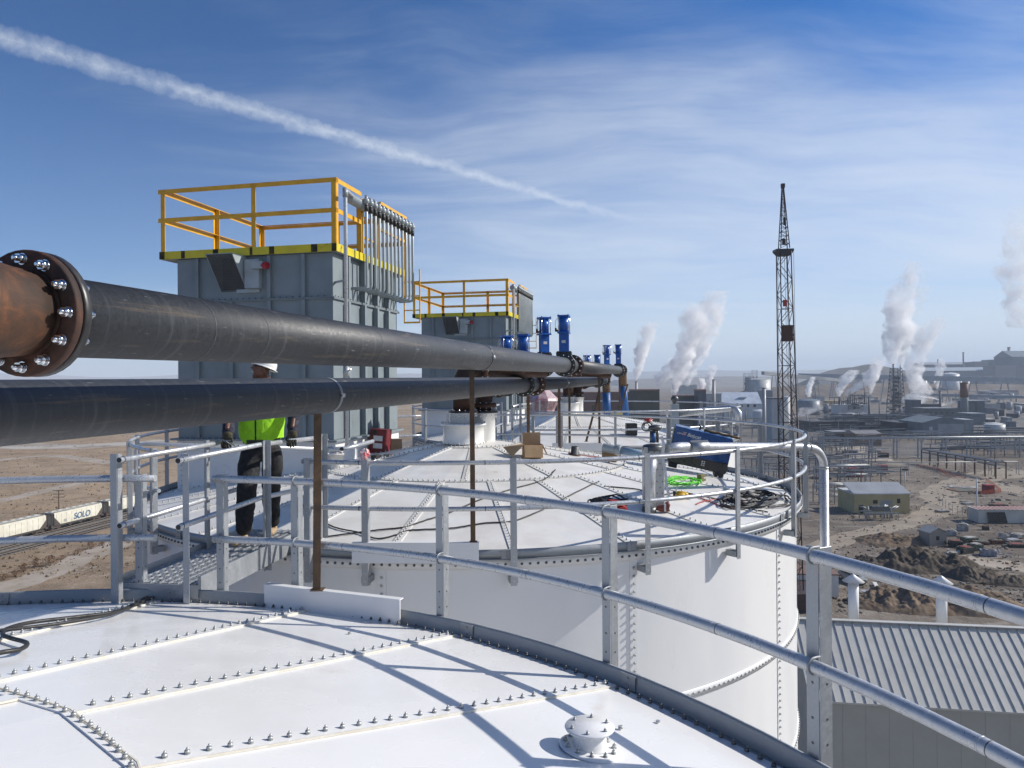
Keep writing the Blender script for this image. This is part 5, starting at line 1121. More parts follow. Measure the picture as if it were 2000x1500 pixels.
for z in (hh - .2, hh - 1.0, hh - 1.7): MB().bar(q + UZ * z - Vector((1.3, 0, 0)), q + UZ * z + Vector((1.3, 0, 0)), .10, .12).build('crossarm', ruststeel, t)
# dry shrubs
leaf = M('dry_shrub', (.20, .115, .06), .95, 0, (.12, .075, .045), 2, spec=.1)
def shrub(p, w, h, label, group, seed):
    r_ = random.Random(seed); m = MB(); vs = []; fs = []
    for i in range(300):
        a = r_.uniform(0, 2 * pi); rr = sqrt(r_.random()); z = r_.random() ** .8; s2 = (1 - .6 * z) * (.75 + .35 * sin(a * 3 + seed)); c = p + Vector((rr * cos(a) * w / 2 * s2, rr * sin(a) * w / 2 * s2, z * h)); s = .14 * h * r_.uniform(.6, 1.3)
        d1 = Vector((r_.gauss(0, 1), r_.gauss(0, 1), r_.gauss(0, 1.2))).normalized() * s; d2 = Vector((r_.gauss(0, 1), r_.gauss(0, 1), r_.gauss(0, 1))).normalized() * s * .4
        o = len(vs); vs += [c - d1, c + d2, c + d1]; fs.append((o, o + 1, o + 2))
    m.add(vs, fs); t = root('dry_shrub', p, label, 'shrub', group); m.build('twigs', leaf, t); m = MB()
    for k in range(5): m.tube([p, p + Vector((r_.uniform(-.3, .3) * w, r_.uniform(-.3, .3) * w, h * .6))], [.04, .01], 5)
    m.build('stem', leaf, t)
for i, (u, v, w, h, lab) in enumerate(((98, 1105, 3.6, 1.7, 'large rust-brown shrub below the rails, right one of the pair'), (70, 1108, 2.8, 1.5, 'rust-brown shrub left of the large one below the rails'), (46, 1116, 2.4, 1.3, 'small brown shrub leftmost of the clumped shrubs'), (178, 1072, 4.0, 1.4, 'rust-brown shrub by the mid railing pipe on the left'),
        (150, 1083, 2.6, .9, 'low brown shrub between the clump and the right shrub'), (200, 1066, 2.2, .9, 'low brown shrub beside the rightmost railing post on the left'), (30, 1126, 3, 1.0, 'low tan shrub nearest the left edge'), (8, 1133, 3, 1.0, 'low tan shrub cut by the left edge'), (122, 1093, 2.4, .8, 'low brown shrub just right of the large one'))):
    shrub(G(u, v), w, h, lab, 'dry shrubs beside the railway', i + 3)
# ground cover scrub, both sides: one mass nobody could count
m = MB(); vs = []; fs = []; r_ = random.Random(11)
for i in range(3600):
    if i % 2: u, v = r_.uniform(-40, 330), 800 + 330 * r_.random() ** 1.5
    else: u, v = r_.uniform(1600, 2030), 870 + 320 * r_.random()
    p = G(u, v)
    if -4 < (p - rd0).dot(rn) < 10 and u < 400: continue
    if u > 1500 and v > 1020 and r_.random() < .4: continue
    s = r_.uniform(.10, .38) * (1 if u > 1500 else 1.3)
    for k in range(3):
        a = r_.uniform(0, 6.28); o = len(vs); q = p + Vector((r_.uniform(-s, s), r_.uniform(-s, s), 0)); vs += [q - Vector((cos(a), sin(a), 0)) * s * .5, q + Vector((cos(a), sin(a), 0)) * s * .5, q + Vector((r_.uniform(-.2, .2) * s, 0, s * r_.uniform(.5, 1)))]; fs.append((o, o + 1, o + 2))
m.add(vs, fs); tag(m.build('scrub', M('scrub', (.19, .145, .10), .95, 0, (.21, .155, .10), .2, spec=.1)), 'sparse dry scrub scattered over the desert ground', 'scrub', kind='stuff')
# ================================================================== metal-roofed building bottom right
E1, E2 = G(1582, 1369, 10), G(2000, 1394, 10); be = (E2 - E1).normalized(); bd = Vector((-be.y, be.x, 0))
if bd.y < 0: bd = -bd
bw = 30; rz_ = 13.4; rdp = 5.2
t = root('metal_building', (E1 + be * 12 + bd * 5).xy.to_3d(), 'large building with ribbed pale metal roof at the bottom right', 'building')
wallm = M('taupe_siding', (.40, .395, .355), .6, 0, (.375, .37, .33), .6, bump=.05, bscale=8); roofm = M('pale_roof', (.50, .495, .46), .5, .0, (.46, .455, .42), .7, dirt=(.46, .46, .43), dscale=.5, dlo=.6, dhi=.85); ribm = M('roof_rib', (.46, .455, .43), .5, .0)
def bz(p, z): return Vector((p.x, p.y, z))
A = E1; B = E1 + be * bw; ov = .15
m = MB(); m.add([bz(A + bd * ov, 0), bz(B + bd * ov, 0), bz(B + bd * ov, 10 - .02), bz(A + bd * ov, 10 - .02), bz(A + be * .15 + bd * (2 * rdp - ov), 0), bz(B + bd * (2 * rdp - ov), 0), bz(B + bd * (2 * rdp - ov), 10 - .02), bz(A + be * .15 + bd * (2 * rdp - ov), 10 - .02), bz(A + be * .15 + bd * rdp, rz_ - .08), bz(B + bd * rdp, rz_ - .08)],
      [(0, 1, 2, 3), (5, 4, 7, 6), (4, 0, 3, 8, 7), (1, 5, 6, 9, 2)]); m.build('wall', wallm, t)
m = MB()
for i in range(22): q = A + be * (.6 + i * 1.35) + bd * (ov - .004); m.obox(bz(q, 5), be * .012, bd * .004, UZ * 4.95)
m.build('wall_joints', M('siding_joint', (.33, .325, .29), .6), t)  # vertical siding joints in a slightly darker taupe than the wall
m = MB(); m.prism([bz(A, 10), bz(A + bd * rdp, rz_), bz(A + bd * rdp, rz_ + .06), bz(A - bd * .0, 10.06)], be * bw); m.prism([bz(A + bd * rdp, rz_), bz(A + bd * 2 * rdp, 10), bz(A + bd * 2 * rdp, 10.06), bz(A + bd * rdp, rz_ + .06)], be * bw); m.build('roof', roofm, t)
nf = Vector((0, 0, 1)) * rdp - (bd * (rz_ - 10)); nf = (UZ * rdp - bd * (rz_ - 10)).normalized(); nb2 = (UZ * rdp + bd * (rz_ - 10)).normalized()
m = MB()
for i in range(50):
    q = A + be * (.3 + i * .6); m.bar(bz(q, 10.06) + nf * .03, bz(q + bd * rdp, rz_ + .06) + nf * .03, .036, .065, nf); m.bar(bz(q + bd * rdp, rz_ + .06) + nb2 * .03, bz(q + bd * 2 * rdp, 10.06) + nb2 * .03, .045, .07, nb2)
m.build('standing_seams', ribm, t)
m = MB(); m.bar(bz(A + bd * rdp, rz_ + .12), bz(B + bd * rdp, rz_ + .12), .42, .05); m.bar(bz(A + be * .02, 10) - bd * .02, bz(B, 10) - bd * .02, .04, .12); m.build('ridge_cap', roofm, t)
for k, (u, v0, v1) in enumerate(((1667, 1145, 1203), (1839, 1129, 1207))):
    q = G(u, v1 - 4, 12.95); q.z = 12.3; zt2 = 15.2; c = root('roof_vent', q, ('white roof vent with conical cap on the metal roof, left one', 'white roof vent with conical cap on the metal roof, right one')[k], 'roof vent', 'conical-capped vents on the metal roof')
    MB().cyl(q, bz(q, zt2), .36, 24).build('stack', white_wall, c); MB().cyl(bz(q, zt2), bz(q, zt2 + .12), .30, 20).build('vent_neck', boltdark, c)
    MB().lathe([(.74, .12), (.76, .12), (0, .66)], bz(q, zt2), n=28).build('cap', white_wall, c)
# ================================================================== buildings and plant
def cbox(m, c, sx_, sy_, z0, z1, a=0.0):
    return m.obox((c.x, c.y, (z0 + z1) / 2), (cos(a) * sx_ / 2, sin(a) * sx_ / 2, 0), (-sin(a) * sy_ / 2, cos(a) * sy_ / 2, 0), (0, 0, (z1 - z0) / 2))
BA = -.20
pmat = {}
def pm_(c, r=.7): return M('paint_%02d_%02d_%02d' % tuple(int(x * 99) for x in c), c, r, 0, tuple(x * .82 for x in c), .25, bump=.0)
def bldg(name, u0, u1, vb, vt, dep, wall, roof, label, cat='building', gable=0.0, wins=0, Yo=None, a=BA, doors=0, wincol=(.03, .035, .04), rowz=(.62,)):
    Y = Yo or G((u0 + u1) / 2, vb).y; w = (u1 - u0) / F * Y; h = (P(1500, vt, Y) - P(1500, max(vb, VC), Y)).z if not Yo else None
    c = P((u0 + u1) / 2, 900, Y); c.z = 0; zt = P((u0 + u1) / 2, vt, Y).z; c = c + Vector((-sin(a), cos(a), 0)) * dep / 2; w = max(w - abs(sin(a)) * dep * .5, w * .6)
    t = root(name, c, label, cat); x = Vector((cos(a), sin(a), 0)); y = Vector((-sin(a), cos(a), 0)); m = MB(); hz = zt - gable
    cbox(m, c, w, dep, 0, hz, a); m.build('wall', pm_(wall), t)
    m = MB(); e = .02 * w
    if gable: q = bz(c - x * (w / 2 + e), 0); m.prism([bz(q - y * (dep / 2 + e), hz + .02), bz(q + y * (dep / 2 + e), hz + .02), bz(q, zt)], x * (w + 2 * e))
    else: cbox(m, c, w * 1.02, dep * 1.02, hz + .02, hz + max(.25, .03 * hz), a)
    m.build('roof', pm_(roof, .5), t); wm = M('window_dark', wincol, .25)
    for rz2 in rowz:
        for i in range(wins): s = w * ((i + .5) / wins - .5) * .86; m = MB(); m.obox(bz(c + x * s - y * (dep / 2 + .03), hz * rz2), x * w * .022 * max(1, 5 / max(wins, 1)) , y * .03, UZ * hz * .07); m.build('window', wm, t)
    for i in range(doors): s = w * ((i + .5) / doors - .5) * .7 + w * .05; m = MB(); m.obox(bz(c + x * s - y * (dep / 2 + .03), hz * .28), x * w * .05, y * .03, UZ * hz * .27); m.build('door', wm, t)
    return t, c, w, hz, x, y
def stack(u, vt, vb, wpx, Y, col, label, top=None):
    q = P(u, 900, Y); q.z = 0; zt = P(u, vt, Y).z; r = wpx / 2 / F * Y; t = root('chimney', q, label, 'chimney', 'stacks and chimneys of the plant'); MB().cyl(q, bz(q, zt), r * 1.1, 16, r).build('shaft', pm_(col), t)
    m = MB(); m.cyl(bz(q, zt * .985), bz(q, zt), r * 1.25, 16); m.build('crown', pm_(top or tuple(x * .6 for x in col)), t); return t
# mid distance
t, c, w, hz, x, y = bldg('pump_house', 1668, 1776, 1003, 966, 9, (.46, .385, .20), (.55, .56, .56), 'olive pump house with pale corrugated roof beside the dirt road', gable=0, a=-.03)
zr0 = hz + .1; m = MB(); m.prism([bz(c - x * (w / 2 + .2) - y * 4.7, zr0), bz(c - x * (w / 2 + .2) + y * 1.5, zr0 + 1.7), bz(c - x * (w / 2 + .2) + y * 1.5, zr0 + 1.85), bz(c - x * (w / 2 + .2) - y * 4.7, zr0 + .15)], x * (w + .4)); m.build('roof_slope', pm_((.58, .59, .59), .5), t); m = MB()
for i in range(34): q = c - x * (w / 2) + x * (i * w / 33); m.bar(bz(q - y * 4.7, zr0 + .18), bz(q + y * 1.5, zr0 + 1.88), .10, .06)
m.build('roof_ribs', pm_((.42, .43, .43)), t)
for s, ww, hh2, zz in ((-w * .38, .5, .9, 1.0), (w * .08, 1.3, .55, 2.4), (w * .30, .35, .5, 2.8), (-w * .12, .5, .4, 2.6)): m = MB(); m.obox(bz(c + x * s - y * 4.53, zz), x * ww, y * .03, UZ * hh2); m.build('opening', pm_((.30, .31, .32)) if zz > 2.3 and ww > 1 else M('window_dark', (.03, .035, .04), .25), t)
q = G(1722, 1017); t = root('equipment_skid', q, 'grey pipework skid standing in front of the olive pump house', 'equipment skid'); sw_ = 7.0; m = MB()
for i in range(5):
    for j in (0, 2.6): m.bar(q + Vector((-sw_ / 2 + i * sw_ / 4, j, 0)), q + Vector((-sw_ / 2 + i * sw_ / 4, j, 1.6)), .14, .14)
m.bar(q + Vector((-sw_ / 2, 0, 1.6)), q + Vector((sw_ / 2, 0, 1.6)), .2, .2); m.bar(q + Vector((-sw_ / 2, 2.6, 1.6)), q + Vector((sw_ / 2, 2.6, 1.6)), .2, .2); m.build('frame', galv_dull, t)
m = MB(); r_ = random.Random(5)
for i in range(11): xx = -sw_ / 2 + .3 + r_.random() * (sw_ - .8); m.tube([q + Vector((xx, .4 + r_.random() * 2, .4)), q + Vector((xx, 1, 2 + r_.random())), q + Vector((xx + r_.uniform(-1.5, 1.5), 1.4, 2.2 + r_.random()))], .13, 8)
m.build('pipework', galv_dull, t); m = MB(); m.box(q + Vector((.3, 1.4, 2.4)), (3.6, 1.4, .9)); m.build('cooler', boltdark, t)
# open pipe frames left of the olive house
def piperack(pix0, pix1, vt, nposts, label, levels=(1.0,), wd=.35, col=None, dep=2.5, npipe=3, brace=True, name='pipe_rack'):
    a, b = G(*pix0), G(*pix1); h = P(pix0[0], vt, a.y).z; t = root(name, a, label, 'pipe rack'); dr = (b - a); Lh = dr.length; dr.normalize(); n_ = Vector((-dr.y, dr.x, 0)); mt = col or galv_dull; mp = M('rack_pipe', (.42, .43, .43), .45, .3)
    for i in range(nposts):
        q = a + dr * Lh * i / max(1, nposts - 1); m = MB(); 
        for s in (0, dep): m.bar(q + n_ * s, q + n_ * s + UZ * h, wd, wd)
        m.bar(q + UZ * h * .97, q + n_ * dep + UZ * h * .97, wd * .8, wd * .8)
        if brace: m.bar(q + UZ * h * .78, q + dr * h * .2 + UZ * h * .97, wd * .5, wd * .5); m.bar(q + UZ * h * .78, q - dr * h * .2 + UZ * h * .97, wd * .5, wd * .5)
        m.build('rack_post', mt, t)
    for lv in levels:
        m = MB()
        for s in (0, dep): m.bar(a + n_ * s + UZ * h * lv, b + n_ * s + UZ * h * lv, wd * .6, wd * .7)
        m.build('beam', mt, t)
        for k in range(npipe): m = MB(); q = n_ * (dep * (k + .5) / npipe) + UZ * (h * lv + wd * .6); m.cyl(a + q, b + q, wd * (.45 - .1 * (k % 2)), 10); m.build('pipe', mp, t)
    return t
piperack((1608, 896), (2040, 893), 857, 10, 'long pale pipe rack crossing the yard in front of the dark plant', wd=.42)
piperack((1600, 952), (1700, 949), 912, 3, 'low pipe rack left of the olive pump house', (1.0, .55), .22)
piperack((1612, 930), (1990, 927), 905, 8, 'thin low pipe line crossing the yard behind the red containers', (1.0,), .13, dep=1.2, brace=False, npipe=2)
piperack((1600, 985), (1660, 985), 948, 3, 'open galvanised pipe frame at the left wall of the olive pump house', (1.0, .7, .4), .2, dep=4)
piperack((1800, 905), (1945, 935), 878, 9, 'brown pipe rack running diagonally towards the dirt road', (1.0, .8), .28, col=ruststeel, dep=3, brace=False)
for u, v0, v1, lab in ((1768, 917, 960, 'pale pole with a lamp box at the top, behind the olive pump house'), (1908, 935, 1010, 'tall slim white pole left of the striped-roof container'), (1943, 878, 928, 'brown pole standing at the end of the diagonal pipe rack')):
    q = G(u, v1); zt2 = P(u, v0, q.y).z; t = root('pole', q, lab, 'pole', 'poles in the yard'); MB().cyl(q, bz(q, zt2), .20 if u == 1908 else .15, 10, .12).build('shaft', ruststeel if u > 1940 else label_w, t)
    if u == 1768: MB().box((q.x, q.y, zt2), (1.3, .6, .5)).build('lamp', blk, t)
for u, v, w2, h2, lab in ((1669, 931, 3.6, 2.6, 'dark red container behind the olive pump house, biggest'), (1723, 921, 2.2, 2.0, 'dark red container standing right of the biggest one'), (1930, 963, 2.0, 2.1, 'small dark red box fenced by orange mesh near the road')):
    q = G(u, v); t = root('red_container', q, lab, 'container', 'dark red containers in the yard'); wX = w2 * q.y / 200; m = MB(); m.box((q.x, q.y, h2 / 2 + .1), (wX, 2.4, h2), -.05); m.build('body', M('container_red', (.34, .02, .03), .6, 0, (.20, .018, .025), 2), t, bevel=.04)
    m = MB()
    for i in range(7): m.box((q.x - wX / 2 + wX * (i + .5) / 7, q.y - 1.22, h2 / 2 + .1), (.08, .06, h2 * .9), -.05)
    m.build('ribs', M('container_red_dark', (.17, .015, .02), .6), t)
# orange mesh fences
def meshfence(pix, label):
    pts = [G(*p) for p in pix]; t = root('mesh_fence', pts[0], label, 'fence', 'orange safety fences'); m = MB(); om = M('orange_mesh', (.50, .10, .035), .8)
    for i in range(len(pts) - 1):
        a, b = pts[i], pts[i + 1]; n = max(2, int((b - a).length / .9))
        for k in range(5): m.bar(a + UZ * (.25 + k * .2), b + UZ * (.25 + k * .2 + .05 * (i % 2)), .03, .05)
        for k in range(n): m.bar(a.lerp(b, k / n) , a.lerp(b, k / n) + UZ * 1.1, .04, .04)
    m.build('mesh', om, t)
meshfence([(1790, 912), (1830, 918), (1850, 930), (1885, 937)], 'orange safety mesh fence running down towards the road bend')
meshfence([(1925, 940), (1940, 950), (1955, 963), (1915, 967)], 'orange safety mesh fence round the small red box')
# striped container, shed
q = G(1962, 1022); t = root('site_cabin', q, 'long white cabin with red-striped roof and dark opening at the right edge', 'cabin'); Lx, Dy, Hh = 13, 4, 2.7; cc = q + Vector((1.5, Dy / 2, 0)); m = MB(); cbox(m, cc, Lx, Dy, 0, Hh, -.06); m.build('wall', pm_((.52, .52, .48)), t); m = MB(); cbox(m, cc, Lx + .3, Dy + .3, Hh, Hh + .12, -.06); m.build('roof', pm_((.55, .50, .46)), t)
m = MB()
for i in range(14): m.obox(bz(cc + Vector((-Lx / 2 + .5 + i * .93, 0, 0)), Hh + .15), (.22, -.013, 0), (.2, Dy / 2, 0), (0, 0, .02))
m.build('red_stripes', pm_((.30, .09, .07)), t); m = MB(); m.prism([bz(q + Vector((-3.2, -.05, 0)), .1), bz(q + Vector((.6, -.05, 0)), .1), bz(q + Vector((0, -.05, 0)), 2.3), bz(q + Vector((-3.6, -.05, 0)), 2.3)], (0, -.06, 0)); m.build('opening', M('window_dark', (.03, .035, .04), .25), t)
q = G(1831, 1066); t = root('shed', q, 'small weathered wooden shed with gabled roof near the dirt mounds', 'shed'); a_ = .12; cc = q + Vector((0, 1.5, 0)); x = Vector((cos(a_), sin(a_), 0)); y = Vector((-sin(a_), cos(a_), 0)); m = MB(); cbox(m, cc, 3.3, 2.9, 0, 2.3, a_)
m.prism([bz(cc - y * 1.45 - x * 1.65, 2.3), bz(cc - y * 1.45 + x * 1.65, 2.3), bz(cc - y * 1.45, 3.1)], y * 2.9); m.build('wall', pm_((.30, .27, .235)), t); m = MB()
for s in (-1, 1): m.prism([bz(cc - y * 1.6 + x * 1.8 * s, 2.28), bz(cc - y * 1.6, 3.16), bz(cc - y * 1.6, 3.25), bz(cc - y * 1.6 + x * 1.8 * s, 2.37)], y * 3.2)
m.build('roof', pm_((.40, .40, .37)), t); m = MB(); m.obox(bz(cc - y * 1.47 - x * .1, 1.35), x * .3, y * .03, UZ * .35); m.build('window', M('window_dark', (.03, .035, .04), .25), t)
# vehicles
def vehicle(p, yaw, col, label, pickup=False, sc=1.0, name='parked_car', group=None):
    x = Vector((cos(yaw), sin(yaw), 0)); y = Vector((-x.y, x.x, 0)); t = root(name, p, label, 'pickup truck' if pickup else 'car', group); pmm = M('car_%d' % int(sum(col) * 100), col, .25, .1, tuple(c * .9 for c in col), 1); gl = M('car_glass', (.02, .025, .03), .08)
    def q(a, b, z): return p + (x * a + y * b) * sc + UZ * z * sc
    sec = [(-2.5, .55), (-2.5, 1.0), (-2.42, 1.1), (.9, 1.12), (2.3, 1.0), (2.5, .85), (2.5, .5), (2.1, .35), (-2.2, .35)] if pickup else [(-2.35, .5), (-2.38, 1.0), (-2.2, 1.1), (1.0, 1.1), (2.2, .98), (2.4, .8), (2.4, .45), (2.0, .32), (-2.1, .32)]
    m = MB(); m.prism([q(a, -.92, z) for a, z in sec], y * 1.84 * sc); m.build('body', pmm, t, bevel=.06 * sc)
    cab = [(-.6, 1.1), (-.45, 1.72), (.5, 1.74), (1.15, 1.1)] if pickup else [(-2.2, 1.08), (-2.0, 1.72), (.3, 1.76), (1.2, 1.08)]
    m = MB(); m.prism([q(a, -.80, z) for a, z in cab], y * 1.6 * sc); m.build('cab', pmm, t, bevel=.05 * sc)
    m = MB()
    ca, cb2 = cab[1], cab[2]; cd2 = cab[3]
    m.prism([q(cb2[0] + .08, -.70, cb2[1] - .06), q(cd2[0] + .03, -.72, cd2[1] + .06), q(cd2[0] + .03, .72, cd2[1] + .06), q(cb2[0] + .08, .70, cb2[1] - .06)], (x * .03 + UZ * .03) * sc)
    for sd in (-1, 1): m.prism([q(cab[0][0] + .2, .805 * sd, 1.16), q(cab[1][0] + .12, .805 * sd, 1.64), q(cb2[0] - .02, .805 * sd, 1.66), q(cd2[0] - .25, .805 * sd, 1.16)], y * .015 * sd * sc)
    m.build('windows', gl, t)
    for a in (-1.5, 1.5):
        for sd in (-1, 1):
            m = MB(); m.cyl(q(a, .72 * sd, .36), q(a, .95 * sd, .36), .36 * sc, 18); wl = m.build('wheel', blk, t); m = MB(); m.cyl(q(a, .951 * sd, .36), q(a, .96 * sd, .36), .2 * sc, 12); m.build('rim', zinc, wl)
    m = MB(); m.obox(q(2.42 + (.09 if pickup else 0), 0, .72), y * .5 * sc, x * .02, UZ * .12 * sc); m.build('grille', blk, t)
    for sd in (-1, 1): m = MB(); m.obox(q(2.38 + (.09 if pickup else 0), .68 * sd, .78), y * .16 * sc, x * .04, UZ * .08 * sc); m.build('headlight', label_w, t)
    if pickup: m = MB(); m.obox(q(-1.55, 0, 1.10), x * .82 * sc, y * .78 * sc, UZ * .03); m.build('load_bed', blk, t)
    return t
vehicle(G(1665, 1136), -1.45, (.34, .34, .32), 'grey sport utility vehicle parked on the dirt beyond the metal roof')
vehicle(G(1588, 1132), .25, (.70, .71, .72), 'white pickup truck just left of the big railing post', True)
q = G(1587, 1165); t = root('site_trailer', q, 'low white trailer house partly behind the big railing post', 'trailer'); MB().box(q + Vector((0, 2, 1.6)), (7, 5, 3.0), -.1).build('body', label_w, t); MB().box(q + Vector((0, 2, 3.2)), (7.3, 5.3, .14), -.1).build('roof', pm_((.2, .12, .09)), t)
# junk yard
r_ = random.Random(21); jc = [(.45, .44, .42), (.20, .10, .06), (.06, .06, .055), (.30, .28, .25), (.10, .13, .10), (.22, .05, .03), (.35, .36, .40)]
junk = [(1866, 1068, 'dark steel crate leaning by the shed', 2, 2.2, 1.3), (1857, 1046, 'white plastic tote lying behind the shed', 0, 1.8, 1.2), (1838, 1063, 'rust-red drum box touching the shed', 5, 1.4, .9), (1862, 1082, 'white sheet lying left of the junk pile', 0, 2.0, .5), (1885, 1080, 'black crate in the middle of the junk pile', 2, 2.4, 1.3), (1893, 1058, 'dark machinery piece behind the black crate', 4, 2.6, 1.0),
        (1905, 1075, 'green-black compressor shell right of the black crate', 4, 2.2, 1.4), (1930, 1085, 'white and grey pallet stack right of the pile', 6, 2.4, 1.2), (1915, 1062, 'brown rusted plate heap', 1, 2.6, .6), (1945, 1062, 'rusted brown box at the pile right end', 1, 2.0, .9), (1958, 1052, 'small white bin on the far right pile', 0, 1.2, 1.2), (1975, 1060, 'grey bent frame on the right pile', 3, 3.0, .8), (1990, 1050, 'pale beam ends near the right edge', 0, 2.6, .9), (1985, 1068, 'dark scrap heap near the right edge', 2, 3.0, .7),
        (1925, 1035, 'dark bin behind the junk pile', 2, 1.2, .9), (1880, 1036, 'white tub standing upright behind the pile', 0, 2.0, 1.5), (1695, 1160, 'grey concrete rubble beside the white beam', 3, 2.6, .5), (1752, 1165, 'broken grey slab on the brown mound', 3, 1.8, .4), (1840, 1000, 'pale pipe bundle by the far road', 3, 2.6, .5), (1890, 985, 'white sacks beside the fence line', 0, 2.4, .5), (1950, 990, 'dark tyre heap right of the slim pole', 2, 3.4, .8), (1880, 952, 'white sheeting laid out in the yard', 0, 6.5, .25), (1885, 958, 'long brown plank pile in the yard', 1, 7.5, .25),
        (1605, 935, 'dark pipe bundle left in the yard', 2, 5, .6), (1625, 870, 'purple-grey scrap heap by the pale road', 3, 6, 1.2), (1660, 885, 'dark scrap heap right of the pale road', 2, 5, 1.0), (1725, 893, 'black tank trailer by the rack', 2, 4, 2.0), (1710, 883, 'small white van body near the rack', 0, 4, 1.5)]
for i, (u, v, lab, ci, w2, h2) in enumerate(junk):
    q = G(u, v); t = root('scrap_piece', q, lab, 'scrap', 'scrap lying in the yard'); mt = M('scrap_%d' % ci, jc[ci], .8, 0, tuple(c * .5 for c in jc[ci]), 1.5); m = MB(); yw = r_.uniform(-.5, .5)
    m.box(q + UZ * h2 * .42, (w2, w2 * .6, h2 * .8), yw)
    for k in range(4): p0 = q + Vector((r_.uniform(-.6, .6) * w2, r_.uniform(-.5, .5) * w2, h2 * r_.uniform(.1, .9))); m.bar(p0, p0 + Vector((r_.uniform(-.7, .7) * w2, r_.uniform(-.4, .4) * w2, r_.uniform(-.2, .5) * h2)), .18 * min(w2, 2) , .12)
    m.build('frame', mt, t, bevel=.04, seg=1)
    m = MB(); m.box(q + UZ * h2 * .86, (w2 * .7, w2 * .45, h2 * .1), yw + .2); m.build('lid', M('scrap_%d' % ((ci + 3) % 7), jc[(ci + 3) % 7], .8, 0, tuple(c * .5 for c in jc[(ci + 3) % 7]), 1.5), t)
q0, q1 = G(1708, 1142), G(1721, 1166); tag(MB().bar(q0 + UZ * .3, q1 + UZ * .3, .5, .2).build('steel_beam', label_w, origin=q0), 'white steel beam lying on the brown earth below the near railing', 'beam')
for nm_, col_, cnt_, lab_ in (('rubble', (.13, .11, .095), 900, 'dark stones and clods scattered over the yard'), ('litter', (.50, .48, .45), 420, 'pale stones and scraps scattered over the yard')):
    m = MB(); r_ = random.Random(len(nm_))
    for i in range(cnt_):
        u, v = r_.uniform(1600, 2020), 900 + 300 * r_.random() ** .8; q = G(u, v); s = r_.uniform(.08, .34) * (1 + (v < 1000) * .8)
        m.ell(q + UZ * s * .2, (s, s * r_.uniform(.5, 1.4), s * r_.uniform(.2, .6)), 5, 4, noise=.35, seed=i)
    tag(m.build(nm_, M(nm_, col_, .9, 0, tuple(c * .7 for c in col_), 1)), lab_, 'debris', kind='stuff')
# fence of thin posts beside the road
t = root('wire_fence', G(1850, 1000), 'thin wire fence along the far side of the road bend', 'fence'); pts = [G(u, v) for u, v in ((1835, 985), (1860, 1002), (1900, 1012), (1945, 1008), (2010, 1003))]; m = MB()
for i in range(len(pts) - 1):
    for k in range(4): q = pts[i].lerp(pts[i + 1], k / 4); m.bar(q, q + UZ * 1.9, .07, .07)
    for z in (.6, 1.2, 1.8): m.bar(pts[i] + UZ * z, pts[i + 1] + UZ * z, .03, .03)
m.build('posts_and_wire', galv_dull, t)
yd = M('dark_yard', (.075, .07, .066), .95, 0, (.15, .135, .12), .05, dirt=(.26, .25, .23), dscale=.09, dlo=.60, dhi=.66)
sheet('yard', [G(u, v) for u, v in ((1560, 855), (2060, 862), (2060, 800), (1900, 795), (1560, 800))], .016, yd)
sheet('yard', [G(u, v) for u, v in ((1290, 930), (1620, 925), (1600, 856), (1560, 815), (1290, 815))], .020, yd)
sheet('yard', [G(u, v) for u, v in ((1690, 882), (1850, 900), (1860, 868), (1690, 862))], .024, yd)
# ------------------------------------------------------------------ the plant, left to right
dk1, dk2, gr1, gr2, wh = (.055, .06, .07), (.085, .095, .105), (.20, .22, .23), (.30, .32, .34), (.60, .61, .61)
brick = (.22, .10, .07)
bldg('brick_building', 1060, 1236, 806, 768, 16, brick, (.25, .13, .09), 'long brick-red building behind the blue hoses', wins=6, Yo=430, a=0)
bldg('brick_building', 1238, 1289, 806, 763, 14, (.06, .06, .04), (.23, .11, .08), 'brick building with a big dark doorway right of the blue hose', Yo=400, a=0, doors=1)
t, c, w, hz, x, y = bldg('brick_building', 1240, 1288, 806, 762, 14, (.24, .11, .08), (.26, .13, .10), 'brick band above the dark doorway', Yo=398, a=0) if False else (None,) * 6
bldg('plant_building', 1324, 1364, 812, 774, 14, (.07, .065, .065), (.25, .13, .10), 'dark plant building with brown roof between two steam plumes', Yo=420, a=0, wins=4)
bldg('plant_building', 1365, 1380, 820, 763, 10, (.10, .11, .13), (.28, .10, .08), 'tall narrow slate tower block with red top', Yo=410, a=0)
bldg('plant_building', 1322, 1362, 800, 753, 16, (.50, .51, .51), (.55, .55, .54), 'pale block at the foot of the tall steam plumes', Yo=620, a=0, wins=3)
bldg('plant_building', 1381, 1410, 812, 770, 16, (.36, .37, .37), (.42, .42, .41), 'pale annex left of the white barn', Yo=520, a=0, wins=3, rowz=(.4, .7))
t, c, w, hz, x, y = bldg('barn', 1410, 1490, 812, 789, 22, (.52, .56, .60), (.42, .50, .60), 'white barn-like building with steep blue-white roof and small dark windows', Yo=560, a=-.05)
m = MB(); zt2 = P(1450, 766, 570).z; m.prism([bz(c - x * (w / 2 + .4) - y * 11.5, hz), bz(c - x * (w / 2 + .4) + y * 1, zt2), bz(c - x * (w / 2 + .4) + y * 11.5, hz)], x * (w + .2)); m.build('main_roof', pm_((.48, .54, .62), .5), t)
for i in range(3): m = MB(); m.obox(bz(c + x * w * (-.01 + .16 * i) - y * 11.1, hz - 1.3), x * .9, y * .06, UZ * 1.0); m.build('window', M('window_dark', (.03, .035, .04), .25), t)
m = MB(); m.obox(bz(c + x * w * .05 - y * 6, hz + (zt2 - hz) * .55), x * 3, y * .8, UZ * .4); m.build('roof_vent', pm_(wh), t)
bldg('plant_building', 1491, 1510, 812, 763, 14, gr1, wh, 'grey block right of the white barn', Yo=600, a=0)
